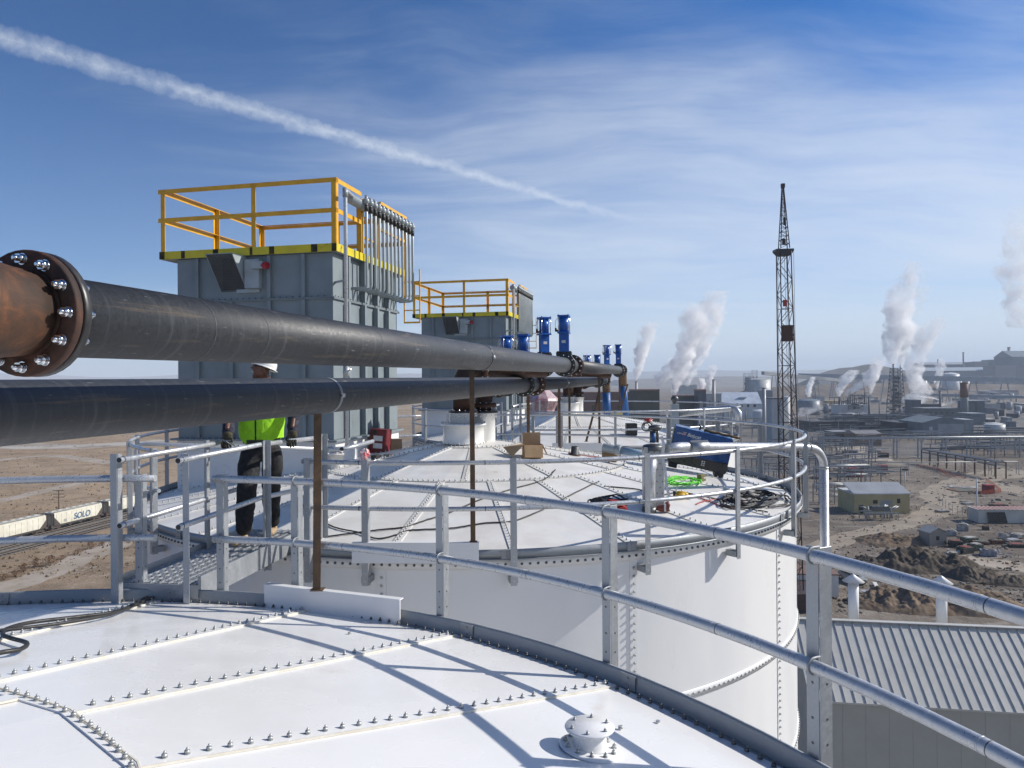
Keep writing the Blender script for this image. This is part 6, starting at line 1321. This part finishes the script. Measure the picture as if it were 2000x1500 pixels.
bldg('plant_building', 1508, 1531, 840, 780, 12, (.42, .44, .45), (.10, .10, .11), 'pale tank house with a dark flat cap left of the crane mast', Yo=330, a=0)
def rtank(u, vt, vb, wpx, Y, col, label, dome=.05, name='process_tank'):
    q = P(u, 900, Y); q.z = 0; zt = P(u, vt, Y).z; r = wpx / 2 / F * Y; t = root(name, q, label, 'tank', 'round tanks of the plant'); MB().cyl(q, bz(q, zt), r, 28).build('shell', pm_(col, .5), t); MB().lathe([(r * 1.01, 0), (r * .6, r * dome), (0, r * dome * 1.5)], bz(q, zt + .02), n=28).build('roof', pm_(tuple(min(.7, x * 1.2) for x in col), .5), t)
    m = MB(); m.tube([bz(q, zt) + Vector((r * 1.0 * cos(a), r * sin(a), .9)) for a in [2 * pi * i / 24 for i in range(24)]], .07, 5, closed=True); m.build('handrail', galv_dull, t); return t
rtank(1481, 741, 806, 48, 760, (.46, .48, .48), 'large pale silo with lattice stair behind the white barn'); rtank(1465, 737, 806, 16, 770, (.25, .27, .29), 'thin grey silo at the left of the large one')
rtank(1484, 803, 830, 26, 460, (.55, .56, .57), 'low white domed tank below the barn', .2); rtank(1580, 782, 812, 42, 620, (.17, .21, .25), 'broad blue-grey tank behind the crane mast', .10); rtank(1537, 775, 840, 12, 340, wh, 'slim white vertical tank right of the pale tank house', .2)
rtank(1608, 800, 812, 22, 700, (.36, .33, .30), 'tan tank on its pad right of the blue-grey tank', .1); rtank(1943, 829, 852, 36, 400, (.58, .58, .55), 'shiny white tank right of the grey shed building', .15)
rtank(1858, 731, 760, 30, 1200, (.60, .62, .63), 'far domed pale tank under the hillside plant', .16)
for i, u in enumerate((1805, 1822, 1838, 1873, 1888)): rtank(u, 742 + (i % 2) * 2, 760, 12, 1250, (.34, .36, .37), ('far grey tank left of all', 'far grey tank second from left', 'far grey tank third from left', 'far grey tank behind the rusty chimney', 'far grey tank rightmost')[i], .15)
# structure tower on the large silo
def lattice(name, u, vt, vb, w0, w1, Y, col, label, cat='tower', levels=9, solid=True):
    q = P(u, 900, Y); q.z = 0; zt = P(u, vt, Y).z; zb_ = max(0, P(u, vb, Y).z); t = root(name, q, label, cat); m = MB(); mt = pm_(col); r0, r1 = w0 / 2 / F * Y, w1 / 2 / F * Y; th = max(.12, .03 * r0 * 2); dgs = [(1, 1), (1, -1), (-1, -1), (-1, 1)]
    def cp(k, z): f = (z - zb_) / (zt - zb_); r = r0 + (r1 - r0) * f; return Vector((q.x + dgs[k % 4][0] * r, q.y + dgs[k % 4][1] * r, z))
    for k in range(4): m.bar(cp(k, zb_), cp(k, zt), th, th)
    m.build('legs', mt, t); m = MB()
    for i in range(levels):
        z0, z1 = zb_ + (zt - zb_) * i / levels, zb_ + (zt - zb_) * (i + 1) / levels
        for k in range(4): m.bar(cp(k, z1), cp(k + 1, z1), th * .8, th * .8); m.bar(cp(k, z0), cp(k + 1, z1), th * .55, th * .55); m.bar(cp(k + 1, z0), cp(k, z1), th * .45, th * .45)
    m.build('bracing', mt, t)
    if solid:
        r3 = random.Random(int(u)); m = MB()
        for i in range(levels - 2):
            z0 = zb_ + (zt - zb_) * i / levels; rr = (cp(0, z0).x - q.x)
            for k in range(3): c = q + Vector((r3.uniform(-.7, .7) * rr, r3.uniform(-.7, .7) * rr, 0)); m.box((c.x, c.y, z0 + (zt - zb_) / levels * .5), (rr * r3.uniform(.2, .7), rr * .5, (zt - zb_) / levels * r3.uniform(.3, .9)))
        m.build('vessels', pm_(tuple(min(1, c * 1.3) for c in col)), t)
    return t
lattice('stair_tower', 1460, 729, 812, 11, 11, 745, (.20, .22, .24), 'dark stair tower against the large pale silo', levels=12); lattice('stair_tower', 1475, 723, 740, 9, 9, 760, (.16, .17, .18), 'small head frame on top of the large pale silo', levels=3)
lattice('process_tower', 1751, 719, 812, 26, 15, 600, dk1, 'tall dark lattice process tower with steam rising behind it', levels=12)
stack(1746, 711, 800, 3, 605, (.22, .22, .23), 'thin vent stack on the dark lattice tower')
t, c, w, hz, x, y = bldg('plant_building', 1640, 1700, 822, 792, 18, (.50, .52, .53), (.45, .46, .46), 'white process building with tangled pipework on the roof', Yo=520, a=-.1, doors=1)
m = MB(); r_ = random.Random(8)
for i in range(34): p0 = c + Vector((r_.uniform(-w / 2, w / 2), r_.uniform(-6, 6), hz)); h2 = r_.uniform(2, 9); m.tube([p0, p0 + UZ * h2, p0 + UZ * h2 + Vector((r_.uniform(-6, 6), 0, 0))], r_.uniform(.12, .3), 6)
o_ = m.build('roof_pipework', pm_(dk2), t); o_['kind'] = 'stuff'
lattice('pipe_tower', 1672, 772, 800, 20, 18, 515, dk2, 'dark pipe frame on the white process building', levels=4)
stack(1698, 775, 815, 3, 500, dk1, 'thin dark stack right of the white process building')
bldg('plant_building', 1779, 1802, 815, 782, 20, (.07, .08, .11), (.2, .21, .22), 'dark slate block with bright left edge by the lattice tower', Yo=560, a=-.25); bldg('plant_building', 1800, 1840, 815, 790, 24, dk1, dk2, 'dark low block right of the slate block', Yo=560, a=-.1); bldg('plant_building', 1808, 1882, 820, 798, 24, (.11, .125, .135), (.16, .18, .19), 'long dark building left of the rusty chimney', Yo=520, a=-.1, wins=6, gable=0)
stack(1884, 747, 822, 13, 500, (.20, .23, .24), 'broad grey chimney with a rusty top beside the dark plant', (.20, .09, .05)); q = P(1884, 760, 497); t = root('chimney_liner', q, 'rusty upper section of the broad chimney', 'liner') if False else None
m = MB(); q = P(1884, 900, 500); q.z = 0; m.cyl(bz(q, P(1884, 776, 500).z), bz(q, P(1884, 748, 500).z), 2.42, 16); o = m.build('rusty_collar', pm_((.20, .09, .055)), origin=q); tag(o, 'rusty sleeve round the upper half of the broad chimney', 'chimney sleeve')
bldg('plant_building', 1891, 1906, 818, 783, 12, (.10, .12, .14), wh, 'dark bay right of the broad chimney, left one', Yo=520, a=0); bldg('plant_building', 1908, 1924, 818, 783, 12, (.10, .12, .14), wh, 'dark bay right of the broad chimney, right one', Yo=520, a=0); bldg('plant_building', 1896, 1926, 822, 808, 14, (.14, .17, .19), (.36, .42, .45), 'low slate annex with pale roof at the foot of the bays', Yo=470, a=0)
stack(1837, 764, 800, 3.5, 540, (.10, .09, .09), 'thin dark stack above the long dark building')
t, c, w, hz, x, y = bldg('plant_shed', 1802, 1884, 853, 826, 26, (.17, .19, .20), (.15, .18, .19), 'grey gabled shed building facing the pipe rack', a=-.05); pk = P(1840, 812, c.y).z; m = MB(); m.prism([bz(c - x * (w / 2 + .3) - y * 13, hz + .1), bz(c + x * (w / 2 + .3) - y * 13, hz + .1), bz(c - y * 13, pk)], y * 26); m.build('gable_roof', pm_((.15, .18, .19)), t); m = MB(); m.obox(bz(c + x * w * .18 - y * 13.04, hz * .48), x * w * .31, y * .04, UZ * hz * .46); m.build('pale_cladding', pm_((.30, .32, .33)), t); m = MB(); m.obox(bz(c - x * w * .30 - y * 13.05, hz * .45), x * .8, y * .05, UZ * 1.9); m.build('door', pm_((.45, .48, .5)), t)
bldg('plant_shed', 1884, 1902, 851, 820, 10, (.24, .26, .27), (.58, .60, .62), 'small annex with bright roof at the right of the grey gabled shed', Yo=390, a=0)
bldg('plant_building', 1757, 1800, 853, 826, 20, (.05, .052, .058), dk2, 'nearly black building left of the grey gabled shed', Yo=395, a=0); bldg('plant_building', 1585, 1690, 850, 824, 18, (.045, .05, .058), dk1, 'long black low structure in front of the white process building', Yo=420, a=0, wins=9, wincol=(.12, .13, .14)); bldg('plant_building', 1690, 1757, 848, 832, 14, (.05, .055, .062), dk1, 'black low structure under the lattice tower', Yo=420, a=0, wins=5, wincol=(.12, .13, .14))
bldg('brown_shed', 1672, 1722, 857, 842, 12, (.18, .13, .085), (.22, .20, .19), 'brown shed with pale roof edge in front of the black structure', Yo=330, a=0, gable=1.2); bldg('brown_shed', 1628, 1662, 855, 844, 10, (.10, .085, .07), (.28, .28, .28), 'small dark shed left of the brown shed', Yo=345, a=0); bldg('yellow_shed', 1617, 1642, 795, 783, 12, (.42, .31, .16), (.50, .38, .20), 'yellow shed behind the blue-grey tank', Yo=800, a=0, wins=2)
# pipes and clutter band around the dark plant
t = root('pipe_network', P(1640, 830, 400), 'web of dark pipes and walkways in front of the plant', 'pipe network'); m = MB(); m2 = MB(); r_ = random.Random(31)
for i in range(420):
    u = r_.uniform(1590, 1800) if i < 280 else r_.uniform(1800, 2010); v = r_.uniform(808, 850) if i < 280 else r_.uniform(835, 880); Y = 1450 * 30 / (max(v, 830) - 738) * r_.uniform(.88, .98); p0 = P(u, v, Y); L2 = r_.uniform(6, 34)
    (m if r_.random() < .6 else m2).bar(p0, p0 + Vector((L2, r_.uniform(-4, 4), r_.uniform(-.4, .4))), .32, .32); q = p0 + Vector((L2 * r_.random(), 0, 0)); m.bar(bz(q, 0), q, .22, .22)
D.objects.remove(t); tag(m.build('pipe_web', pm_(dk2)), 'tangle of dark pipes and walkways in front of the plant', 'pipes', kind='stuff'); tag(m2.build('pipe_web', pm_(gr2)), 'tangle of pale pipes mixed into the dark plant pipework', 'pipes', kind='stuff')
t = root('pipe_network', P(1450, 850, 200), 'web of pipes and frames between the tanks and the crane', 'pipe network'); m = MB(); m2 = MB()
for i in range(300):
    u = r_.uniform(1300, 1680) if i % 3 else r_.uniform(1560, 1680); v = r_.uniform(815, 925); Y = 1450 * 30 / (max(v, 825) - 738) * r_.uniform(.80, .97); p0 = P(u, v, Y); L2 = r_.uniform(3, 14)
    (m if r_.random() < .5 else m2).bar(p0, p0 + Vector((L2, r_.uniform(-4, 4), 0)), .22, .22); q = p0 + Vector((L2 * r_.random(), 0, 0)); (m2 if r_.random() < .5 else m).bar(bz(q, 0), q, .2, .2)
D.objects.remove(t); tag(m.build('pipe_web', pm_((.13, .135, .14))), 'tangle of dark pipe frames between the tanks and the crane', 'pipes', kind='stuff'); tag(m2.build('pipe_web', pm_(gr2)), 'tangle of pale pipe frames between the tanks and the crane', 'pipes', kind='stuff')
for u, vt, Y, wpx, lab in ((1395, 741, 420, 6, 'pale steel stack with ringed top right of the steam plumes'), (1493, 757, 300, 7, 'pale square-shouldered stack right of the white barn'), (1244, 745, 480, 5, 'pale stack rising behind the blue hose'), (1366, 800, 300, 5, 'short pale stack by the slate tower'), (1883, 688, 1700, 3, 'thin stack on the hillside plant'), (1972, 678, 1700, 5, 'thick purple-grey stack on the hillside plant'), (1833, 702, 1750, 2, 'thin mast left on the hillside plant'), (1760, 712, 900, 3, 'pale stack behind the lattice tower')):
    stack(u, vt, 812, wpx, Y, (.42, .42, .41) if Y < 1000 else (.17, .17, .20), lab)
# small outbuildings and vessels crowding the plant
r_ = random.Random(77)
for i in range(46):
    u = r_.choice((r_.uniform(1595, 1800), r_.uniform(1595, 1800), r_.uniform(1300, 1560), r_.uniform(1905, 1995))); v = r_.uniform(796, 838) if u > 1590 else r_.uniform(815, 850); h_ = r_.uniform(5, 16); col = r_.choice((dk1, dk2, gr1, gr2, (.36, .37, .37), (.12, .14, .17))); wp = r_.uniform(7, 24)
    if i % 3: bldg('plant_outbuilding', u, u + wp, v, v - h_, 7, col, r_.choice((gr1, gr2, wh, dk2)), 'small plain plant outbuilding among the process pipes', a=r_.uniform(-.3, .1))[0]['group'] = 'small outbuildings of the plant'
    else:
        t = rtank(u, v - h_, v, wp * .5, G(u, v).y, col, 'small upright vessel among the plant pipes', name='process_vessel'); t['group'] = 'small vessels of the plant'
for i in range(26):
    u = r_.uniform(1300, 1700); v = r_.uniform(820, 845); t = stack(u, v - r_.uniform(10, 34), v, r_.uniform(1.2, 2.6), G(u, v).y, r_.choice((dk2, gr1, gr2)), 'thin vertical pipe standing among the plant structures'); t['group'] = 'thin standpipes of the plant'
for i in range(60):
    u = r_.uniform(1560, 2000); v = r_.uniform(762, 800); h_ = r_.uniform(3, 11); wp = r_.uniform(6, 22); col = r_.choice((gr1, gr2, (.36, .37, .37), (.16, .17, .18), (.30, .25, .20), (.45, .45, .44)))
    if i % 4: bldg('far_outbuilding', u, u + wp, v, v - h_, 14, col, r_.choice((gr1, gr2, wh, (.36, .37, .37))), 'small pale far building in the works beyond the plant', a=r_.uniform(-.3, .2))[0]['group'] = 'small far buildings of the works'
    else: t = rtank(u, v - h_, v, wp * .5, G(u, v).y, col, 'small far vessel in the works beyond the plant', name='process_vessel'); t['group'] = 'small far vessels of the works'
for i in range(18):
    u = r_.uniform(1580, 2000); v = r_.uniform(770, 810); t = stack(u, v - r_.uniform(12, 30), v, r_.uniform(1.2, 2.4), G(u, v).y, r_.choice((dk2, gr1, gr2)), 'thin far standpipe in the works beyond the plant'); t['group'] = 'thin far standpipes of the works'
# conveyor galleries
def gallery(p0, p1, w, h, label, legs, col=(.42, .44, .46)):
    t = root('conveyor_gallery', p0, label, 'conveyor', 'covered conveyor galleries'); m = MB(); m.bar(p0, p1, w, h); m.build('gallery', pm_(col), t); m = MB(); m.bar(p0 + UZ * h * .56, p1 + UZ * h * .56, w * 1.05, h * .1); m.build('roof', pm_((.55, .58, .62)), t)
    for i in range(legs):
        q = p0.lerp(p1, (i + .5) / legs); m = MB(); s = h * .9
        for sx_ in (-1, 1): m.bar(Vector((q.x + sx_ * s * 1.6, q.y, 0)), Vector((q.x + sx_ * s * .6, q.y, q.z - h / 2)), s * .2, s * .2)
        m.bar(Vector((q.x - s * 1.1, q.y, q.z * .5)), Vector((q.x + s * 1.1, q.y, q.z * .5)), s * .15, s * .15); m.build('trestle', pm_((.40, .41, .41)), t)
gallery(P(1560, 734, 1000), P(2060, 744, 820), 5, 5.5, 'long level conveyor gallery crossing behind the plant', 9)
gallery(P(1490, 729, 820), P(1650, 744, 900), 4, 3.4, 'sloping conveyor gallery falling from the large silo', 4, (.30, .32, .34)); gallery(P(1780, 770, 780), P(2040, 777, 700), 3, 2.5, 'low conveyor gallery in front of the car park', 5, (.30, .33, .35))
# hillside plant
for (u0, u1, vt, Y, dp_, wc, rc, lab, gb) in ((1800, 1905, 707, 1780, 40, (.22, .24, .26), (.34, .36, .38), 'long shed along the skyline of the hillside plant', 6), (1800, 1960, 717, 1650, 50, (.30, .33, .36), (.36, .40, .44), 'very long pale shed below the skyline', 8), (1905, 1932, 708, 1700, 40, (.26, .26, .25), (.30, .31, .31), 'tan block on the skyline', 0), (1940, 1955, 704, 1700, 40, (.24, .24, .25), (.3, .3, .3), 'squat tower on the skyline', 0),
        (1912, 1938, 705, 1720, 40, (.28, .28, .27), (.32, .33, .33), 'octagonal-looking block on the skyline', 8), (1978, 2040, 684, 1600, 60, (.12, .15, .18), (.16, .19, .22), 'big dark gabled hall cut by the right edge', 14), (1945, 1985, 716, 1550, 40, (.22, .22, .22), (.28, .28, .28), 'grey works under the thick stack', 0), (1925, 1940, 735, 1300, 20, (.45, .44, .40), (.50, .48, .42), 'cream block under the long gallery', 0), (1925, 1950, 764, 1150, 20, (.30, .30, .32), (.60, .62, .64), 'pale-roofed hut at the car park', 0), (1950, 1990, 762, 1150, 20, (.28, .22, .22), (.36, .38, .40), 'brown hut at the car park', 0)):
    t, c, w, hz, x, y = bldg('hill_building', u0, u1, 800, vt, dp_, wc, rc, lab, Yo=Y, a=0, gable=gb)
# parked cars far away
cc_ = [(.5, .5, .5), (.06, .07, .09), (.55, .56, .58), (.10, .10, .11), (.25, .26, .28), (.12, .15, .20)]
protos = []
for k in range(27):
    u = 1795 + k * 7.6 if k < 25 else 1850 + k; v = 771 + (k % 3) * 2.2
    q = G(u, v); col = cc_[k % 6]
    if k < 6: o = vehicle(q, .9, col, 'small parked car in the far car park behind the plant', group='cars in the far car park', sc=1.1); protos.append(o)
    else: o = copy_tree(protos[k % 6], q - protos[k % 6].location)
# ================================================================== lattice crane
cY = 97.0; t = root('lattice_crane', G(1558, 1190), 'tall dark lattice crane mast rising behind the middle tank', 'crane'); cm = M('crane_dark', (.035, .028, .028), .6, 0, (.07, .035, .03), .8)
def ch(v, s, dpt): f = (v - 490) / 700; uc = 1534.5 + f * 19; hw = 10.5 + f * 6.5; p = P(uc + s * hw, v, cY); return p + Vector((0, dpt * hw * 2 / F * cY, 0))
vv = [490 + 28 * i for i in range(26)]
for s in (-1, 1):
    for dpt in (0, 1): MB().tube([ch(490, s, dpt), ch(700, s, dpt), ch(1195, s, dpt)], .085, 8).build('chord', cm, t)
m = MB()
for i in range(len(vv) - 1):
    a, b = vv[i], vv[i + 1]; z = i % 2
    for dpt in (0, 1): m.bar(ch(a, -1 if z else 1, dpt), ch(b, 1 if z else -1, dpt), .07, .07)
    for s in (-1, 1): m.bar(ch(a, s, z), ch(b, s, 1 - z), .06, .06)
    if i % 4 == 0:
        for dpt in (0, 1): m.bar(ch(a, -1, dpt), ch(a, 1, dpt), .08, .08)
m.build('lacing', cm, t)
m = MB(); p0 = P(1516, 486, cY); p1 = P(1551, 485, cY); m.prism([p0, p1, P(1551, 489, cY), P(1545, 498, cY), P(1524, 498, cY), P(1516, 490, cY)], (0, 1.4, 0)); m.build('mast_head', blkgl, t)
def jb(v, s, dpt): f = (v - 362) / 122; hw = 1.2 + f * 7.5; return P(1529 + f * 4.8 + s * hw, v, cY) + Vector((0, dpt * hw * 1.5 / F * cY, 0))
m = MB()
for s in (-1, 1):
    for dpt in (0, 1): m.bar(jb(484, s, dpt), jb(364, s, dpt), .10, .10)
m.build('jib_chord', cm, t); m = MB(); js = [364 + 8 * i for i in range(16)]
for i in range(15):
    z = i % 2
    for dpt in (0, 1): m.bar(jb(js[i], -1 if z else 1, dpt), jb(js[i + 1], 1 if z else -1, dpt), .05, .05); m.bar(jb(js[i], -1, dpt), jb(js[i], 1, dpt), .05, .05)
m.build('jib_lacing', cm, t); m = MB(); m.obox(P(1529, 363, cY), (.22, 0, 0), (0, .2, 0), (0, 0, .28)); m.build('jib_tip', cm, t)
m = MB()
for a, b in (((1517, 491), (1524, 1190)), ((1550, 491), (1563, 1190)), ((1519, 491), (1526, 1190)), ((1532, 498), (1538, 740)), ((1536, 498), (1541, 760))): m.bar(P(*a, cY - .2), P(*b, cY - .2), .035, .035)
m.build('hoist_rope', cm, t)
o = MB().obox(P(1537.5, 651, cY - .3), (.62, 0, 0), (0, .4, 0), (0, 0, 1.05)).build('counterweight', M('weight_brown', (.10, .05, .035), .8), t); MB().obox(P(1533, 592, cY - .2), (.22, 0, 0), (0, .15, 0), (0, 0, .42)).build('hook_block', M('hook_red', (.40, .03, .03), .5), t); MB().obox(P(1532, 432, cY - .2), (.12, 0, 0), (0, .1, 0), (0, 0, .5)).build('jib_block', cm, t); MB().obox(P(1531, 472, cY - .2), (.2, 0, 0), (0, .1, 0), (0, 0, .4)).build('jib_block', cm, t)
m = MB(); m.box(G(1575, 1190) + Vector((0, 2, 1.2)), (4, 7, 2.4)); m.build('crane_body', cm, t)
# pinkish wrapped hopper in the distance
q = P(1060, 900, 60); q.z = 0; t = root('wrapped_hopper', q, 'pink and white plastic-wrapped hopper behind the far walkway', 'hopper'); wp = M('pink_wrap', (.52, .42, .42), .35, 0, (.34, .14, .15), 1.6, bump=.6, bscale=3)
zc = P(1060, 757, 60).z; z2 = P(1060, 778, 60).z; z3 = P(1060, 800, 60).z; MB().lathe([(.35, 0), (1.25, zc - 0 - z2 + .0) if False else (1.25, -(zc - z2)), (1.35, -(zc - z2) - .2), (1.0, -(zc - z3)), (1.0, -(zc - z3) - 9)], bz(q, zc), n=10, smooth=False).build('wrapping', wp, t)
MB().cyl(bz(q, 0), bz(q, zc - 1), .8, 12).build('frame', galv_dull, t)
# ================================================================== steam
def steam_mat(name, dens, sc, ht):
    m = D.materials.new(name); m.use_nodes = True; nt_ = m.node_tree; b = NB(nt_); nt_.nodes.remove(nt_.nodes['Principled BSDF']); out = nt_.nodes['Material Output']
    v = b.n('ShaderNodeVolumePrincipled'); v.inputs['Color'].default_value = (1, 1, 1, 1); v.inputs['Anisotropy'].default_value = .0
    co = b.n('ShaderNodeTexCoord').outputs['Object']; n1 = b.noise(co, sc, 4, .62, .4)
    sp_ = b.n('ShaderNodeSeparateXYZ'); b.l(co, sp_.inputs[0]); n2 = b.noise(co, sc * 3.2, 4, .7)
    fall = b.rng(sp_.outputs[2], 0, ht, 1.0, .22, False); b.l(b.math('MULTIPLY', b.math('MULTIPLY', b.rng(b.math('ADD', b.math('MULTIPLY', n1, .6), b.math('MULTIPLY', n2, .4)), .40, .60), dens), fall), v.inputs['Density']); b.l(v.outputs[0], out.inputs['Volume']); return m
from mathutils import noise as mn
def plume(pix, Y, label, dens=1.0, seed=0, nm='steam_plume'):
    """pix: (u, v, radius in px) from the source upwards"""
    pts = [(P(u, v, Y), r * 1.22 / F * Y) for u, v, r in pix]; m = MB(); n = 28; path = []
    for i in range(len(pts) - 1):
        for k in range(6): f = k / 6; path.append((pts[i][0].lerp(pts[i + 1][0], f), pts[i][1] * (1 - f) + pts[i + 1][1] * f))
    path.append(pts[-1]); vs = []; rm = max(r for _, r in path)
    for i, (p, r) in enumerate(path):
        for k in range(n):
            a = 2 * pi * k / n; d_ = Vector((cos(a), sin(a) * .8, .15 * sin(a))); q = p + d_ * r
            s1 = mn.fractal(q / (rm * .9) + Vector((seed, 0, 0)), 1, 2, 3); s2 = mn.turbulence(q / (rm * .35) + Vector((0, seed, 0)), 3, False)
            vs.append(q + d_ * r * (.42 * s1 + .38 * (s2 - .3)) + Vector((0, 0, r * .25 * s1)))
    m.add(vs, [(i * n + k, i * n + (k + 1) % n, (i + 1) * n + (k + 1) % n, (i + 1) * n + k) for i in range(len(path) - 1) for k in range(n)] + [tuple(range(n))[::-1], tuple(range((len(path) - 1) * n, len(path) * n))], True)
    mt = steam_mat('steam', dens * 5.0 / rm, 1.1 / rm, path[-1][0].z - path[0][0].z); o = m.build('steam_plume', mt, origin=pts[0][0]); tag(o, label, 'steam', kind='stuff'); return o
plume([(1242, 742, 3), (1246, 722, 9), (1252, 690, 14), (1264, 655, 16), (1272, 628, 10)], 470, 'white steam plume rising right of the blue hose', 1.5, 1)
plume([(1315, 772, 4), (1320, 750, 10), (1330, 715, 18), (1345, 670, 24), (1356, 630, 26), (1362, 592, 18)], 430, 'tall white steam plume, left of the tall pair', 1.5, 2)
plume([(1283, 756, 3), (1296, 738, 13), (1315, 715, 17), (1333, 698, 14)], 440, 'low billowing steam blown against the tall pair', 1.5, 3)
plume([(1341, 754, 4), (1346, 730, 12), (1358, 695, 18), (1372, 655, 24), (1388, 612, 26), (1402, 568, 18)], 600, 'tall white steam plume, right of the tall pair', 1.4, 4)
plume([(1369, 766, 2), (1373, 752, 6), (1370, 738, 5)], 415, 'small steam puff from the red-topped tower block', 1.5, 5)
plume([(1387, 764, 2), (1386, 745, 5), (1389, 728, 8), (1392, 714, 6)], 500, 'thin steam plume beside the ringed stack', 1.3, 6)
plume([(1579, 775, 3), (1578, 762, 6), (1583, 748, 6), (1588, 736, 5)], 600, 'thin steam plume above the blue-grey tank', 1.8, 7)
plume([(1638, 774, 3), (1640, 758, 9), (1655, 738, 11), (1668, 722, 9)], 520, 'leaning steam plume at the left of the white process building', 1.4, 8)
plume([(1652, 772, 4), (1672, 757, 11), (1692, 748, 13), (1706, 728, 12), (1722, 700, 10)], 530, 'billowing steam above the white process building', 1.1, 9)
plume([(1700, 770, 2), (1703, 750, 6), (1710, 728, 9), (1716, 705, 12)], 510, 'narrow steam plume left of the lattice tower', 1.2, 10)
plume([(1741, 716, 6), (1742, 690, 14), (1748, 650, 24), (1756, 600, 28), (1766, 560, 20), (1785, 510, 14)], 640, 'tallest white steam plume rising behind the lattice tower', 1.1, 11)
plume([(1758, 716, 4), (1764, 680, 12), (1770, 640, 18), (1762, 600, 14)], 650, 'second steam plume behind the lattice tower', 1.2, 12)
plume([(1772, 805, 8), (1785, 782, 18), (1800, 764, 20), (1790, 745, 16), (1783, 715, 16), (1795, 680, 22), (1815, 645, 22), (1832, 620, 14)], 580, 'broad steam cloud right of the lattice tower', .8, 13)
plume([(1838, 782, 3), (1822, 778, 8), (1804, 774, 12)], 545, 'steam drifting left from the thin dark stack', 1.3, 14)
plume([(1830, 760, 2), (1832, 740, 6), (1838, 715, 8), (1840, 700, 5)], 900, 'faint narrow steam plume before the pale hillside shed', 1.0, 15)
plume([(1996, 640, 20), (1990, 590, 26), (1985, 540, 30), (1988, 490, 30), (1992, 440, 24), (1990, 405, 12)], 900, 'faint steam cloud at the right edge of the sky', .45, 16)
plume([(1640, 812, 10), (1662, 808, 14), (1690, 806, 10)], 505, 'ground-level steam in front of the white process building', .7, 17)
plume([(1560, 812, 12), (1580, 800, 18), (1600, 790, 12)], 560, 'thin steam drifting past the blue-grey tank', .30, 18)
plume([(1600, 800, 8), (1630, 795, 12), (1668, 786, 14), (1705, 778, 9)], 640, 'low bank of steam lying behind the white process building', .5, 19)
plume([(1795, 800, 10), (1830, 790, 13), (1862, 786, 10), (1880, 782, 5)], 570, 'low bank of steam lying over the long dark building', .5, 20)
plume([(1748, 640, 16), (1775, 600, 24), (1790, 560, 22), (1802, 525, 12)], 700, 'thin steam veil spreading above the tallest plume', .25, 21)
# ================================================================== haze
hz_ = MB(); hz_.obox((0, 6000, 150), (16500, 0, 0), (0, 10500, 0), (0, 0, 250)); 
hmt = D.materials.new('haze'); hmt.use_nodes = True; b = NB(hmt.node_tree); hmt.node_tree.nodes.remove(hmt.node_tree.nodes['Principled BSDF']); v = b.n('ShaderNodeVolumePrincipled'); v.inputs['Color'].default_value = (.76, .87, 1, 1); v.inputs['Density'].default_value = HAZE; b.l(v.outputs[0], hmt.node_tree.nodes['Material Output'].inputs['Volume'])
tag(hz_.build('haze', hmt), 'thin pale blue haze over the desert plain', 'haze', kind='stuff')
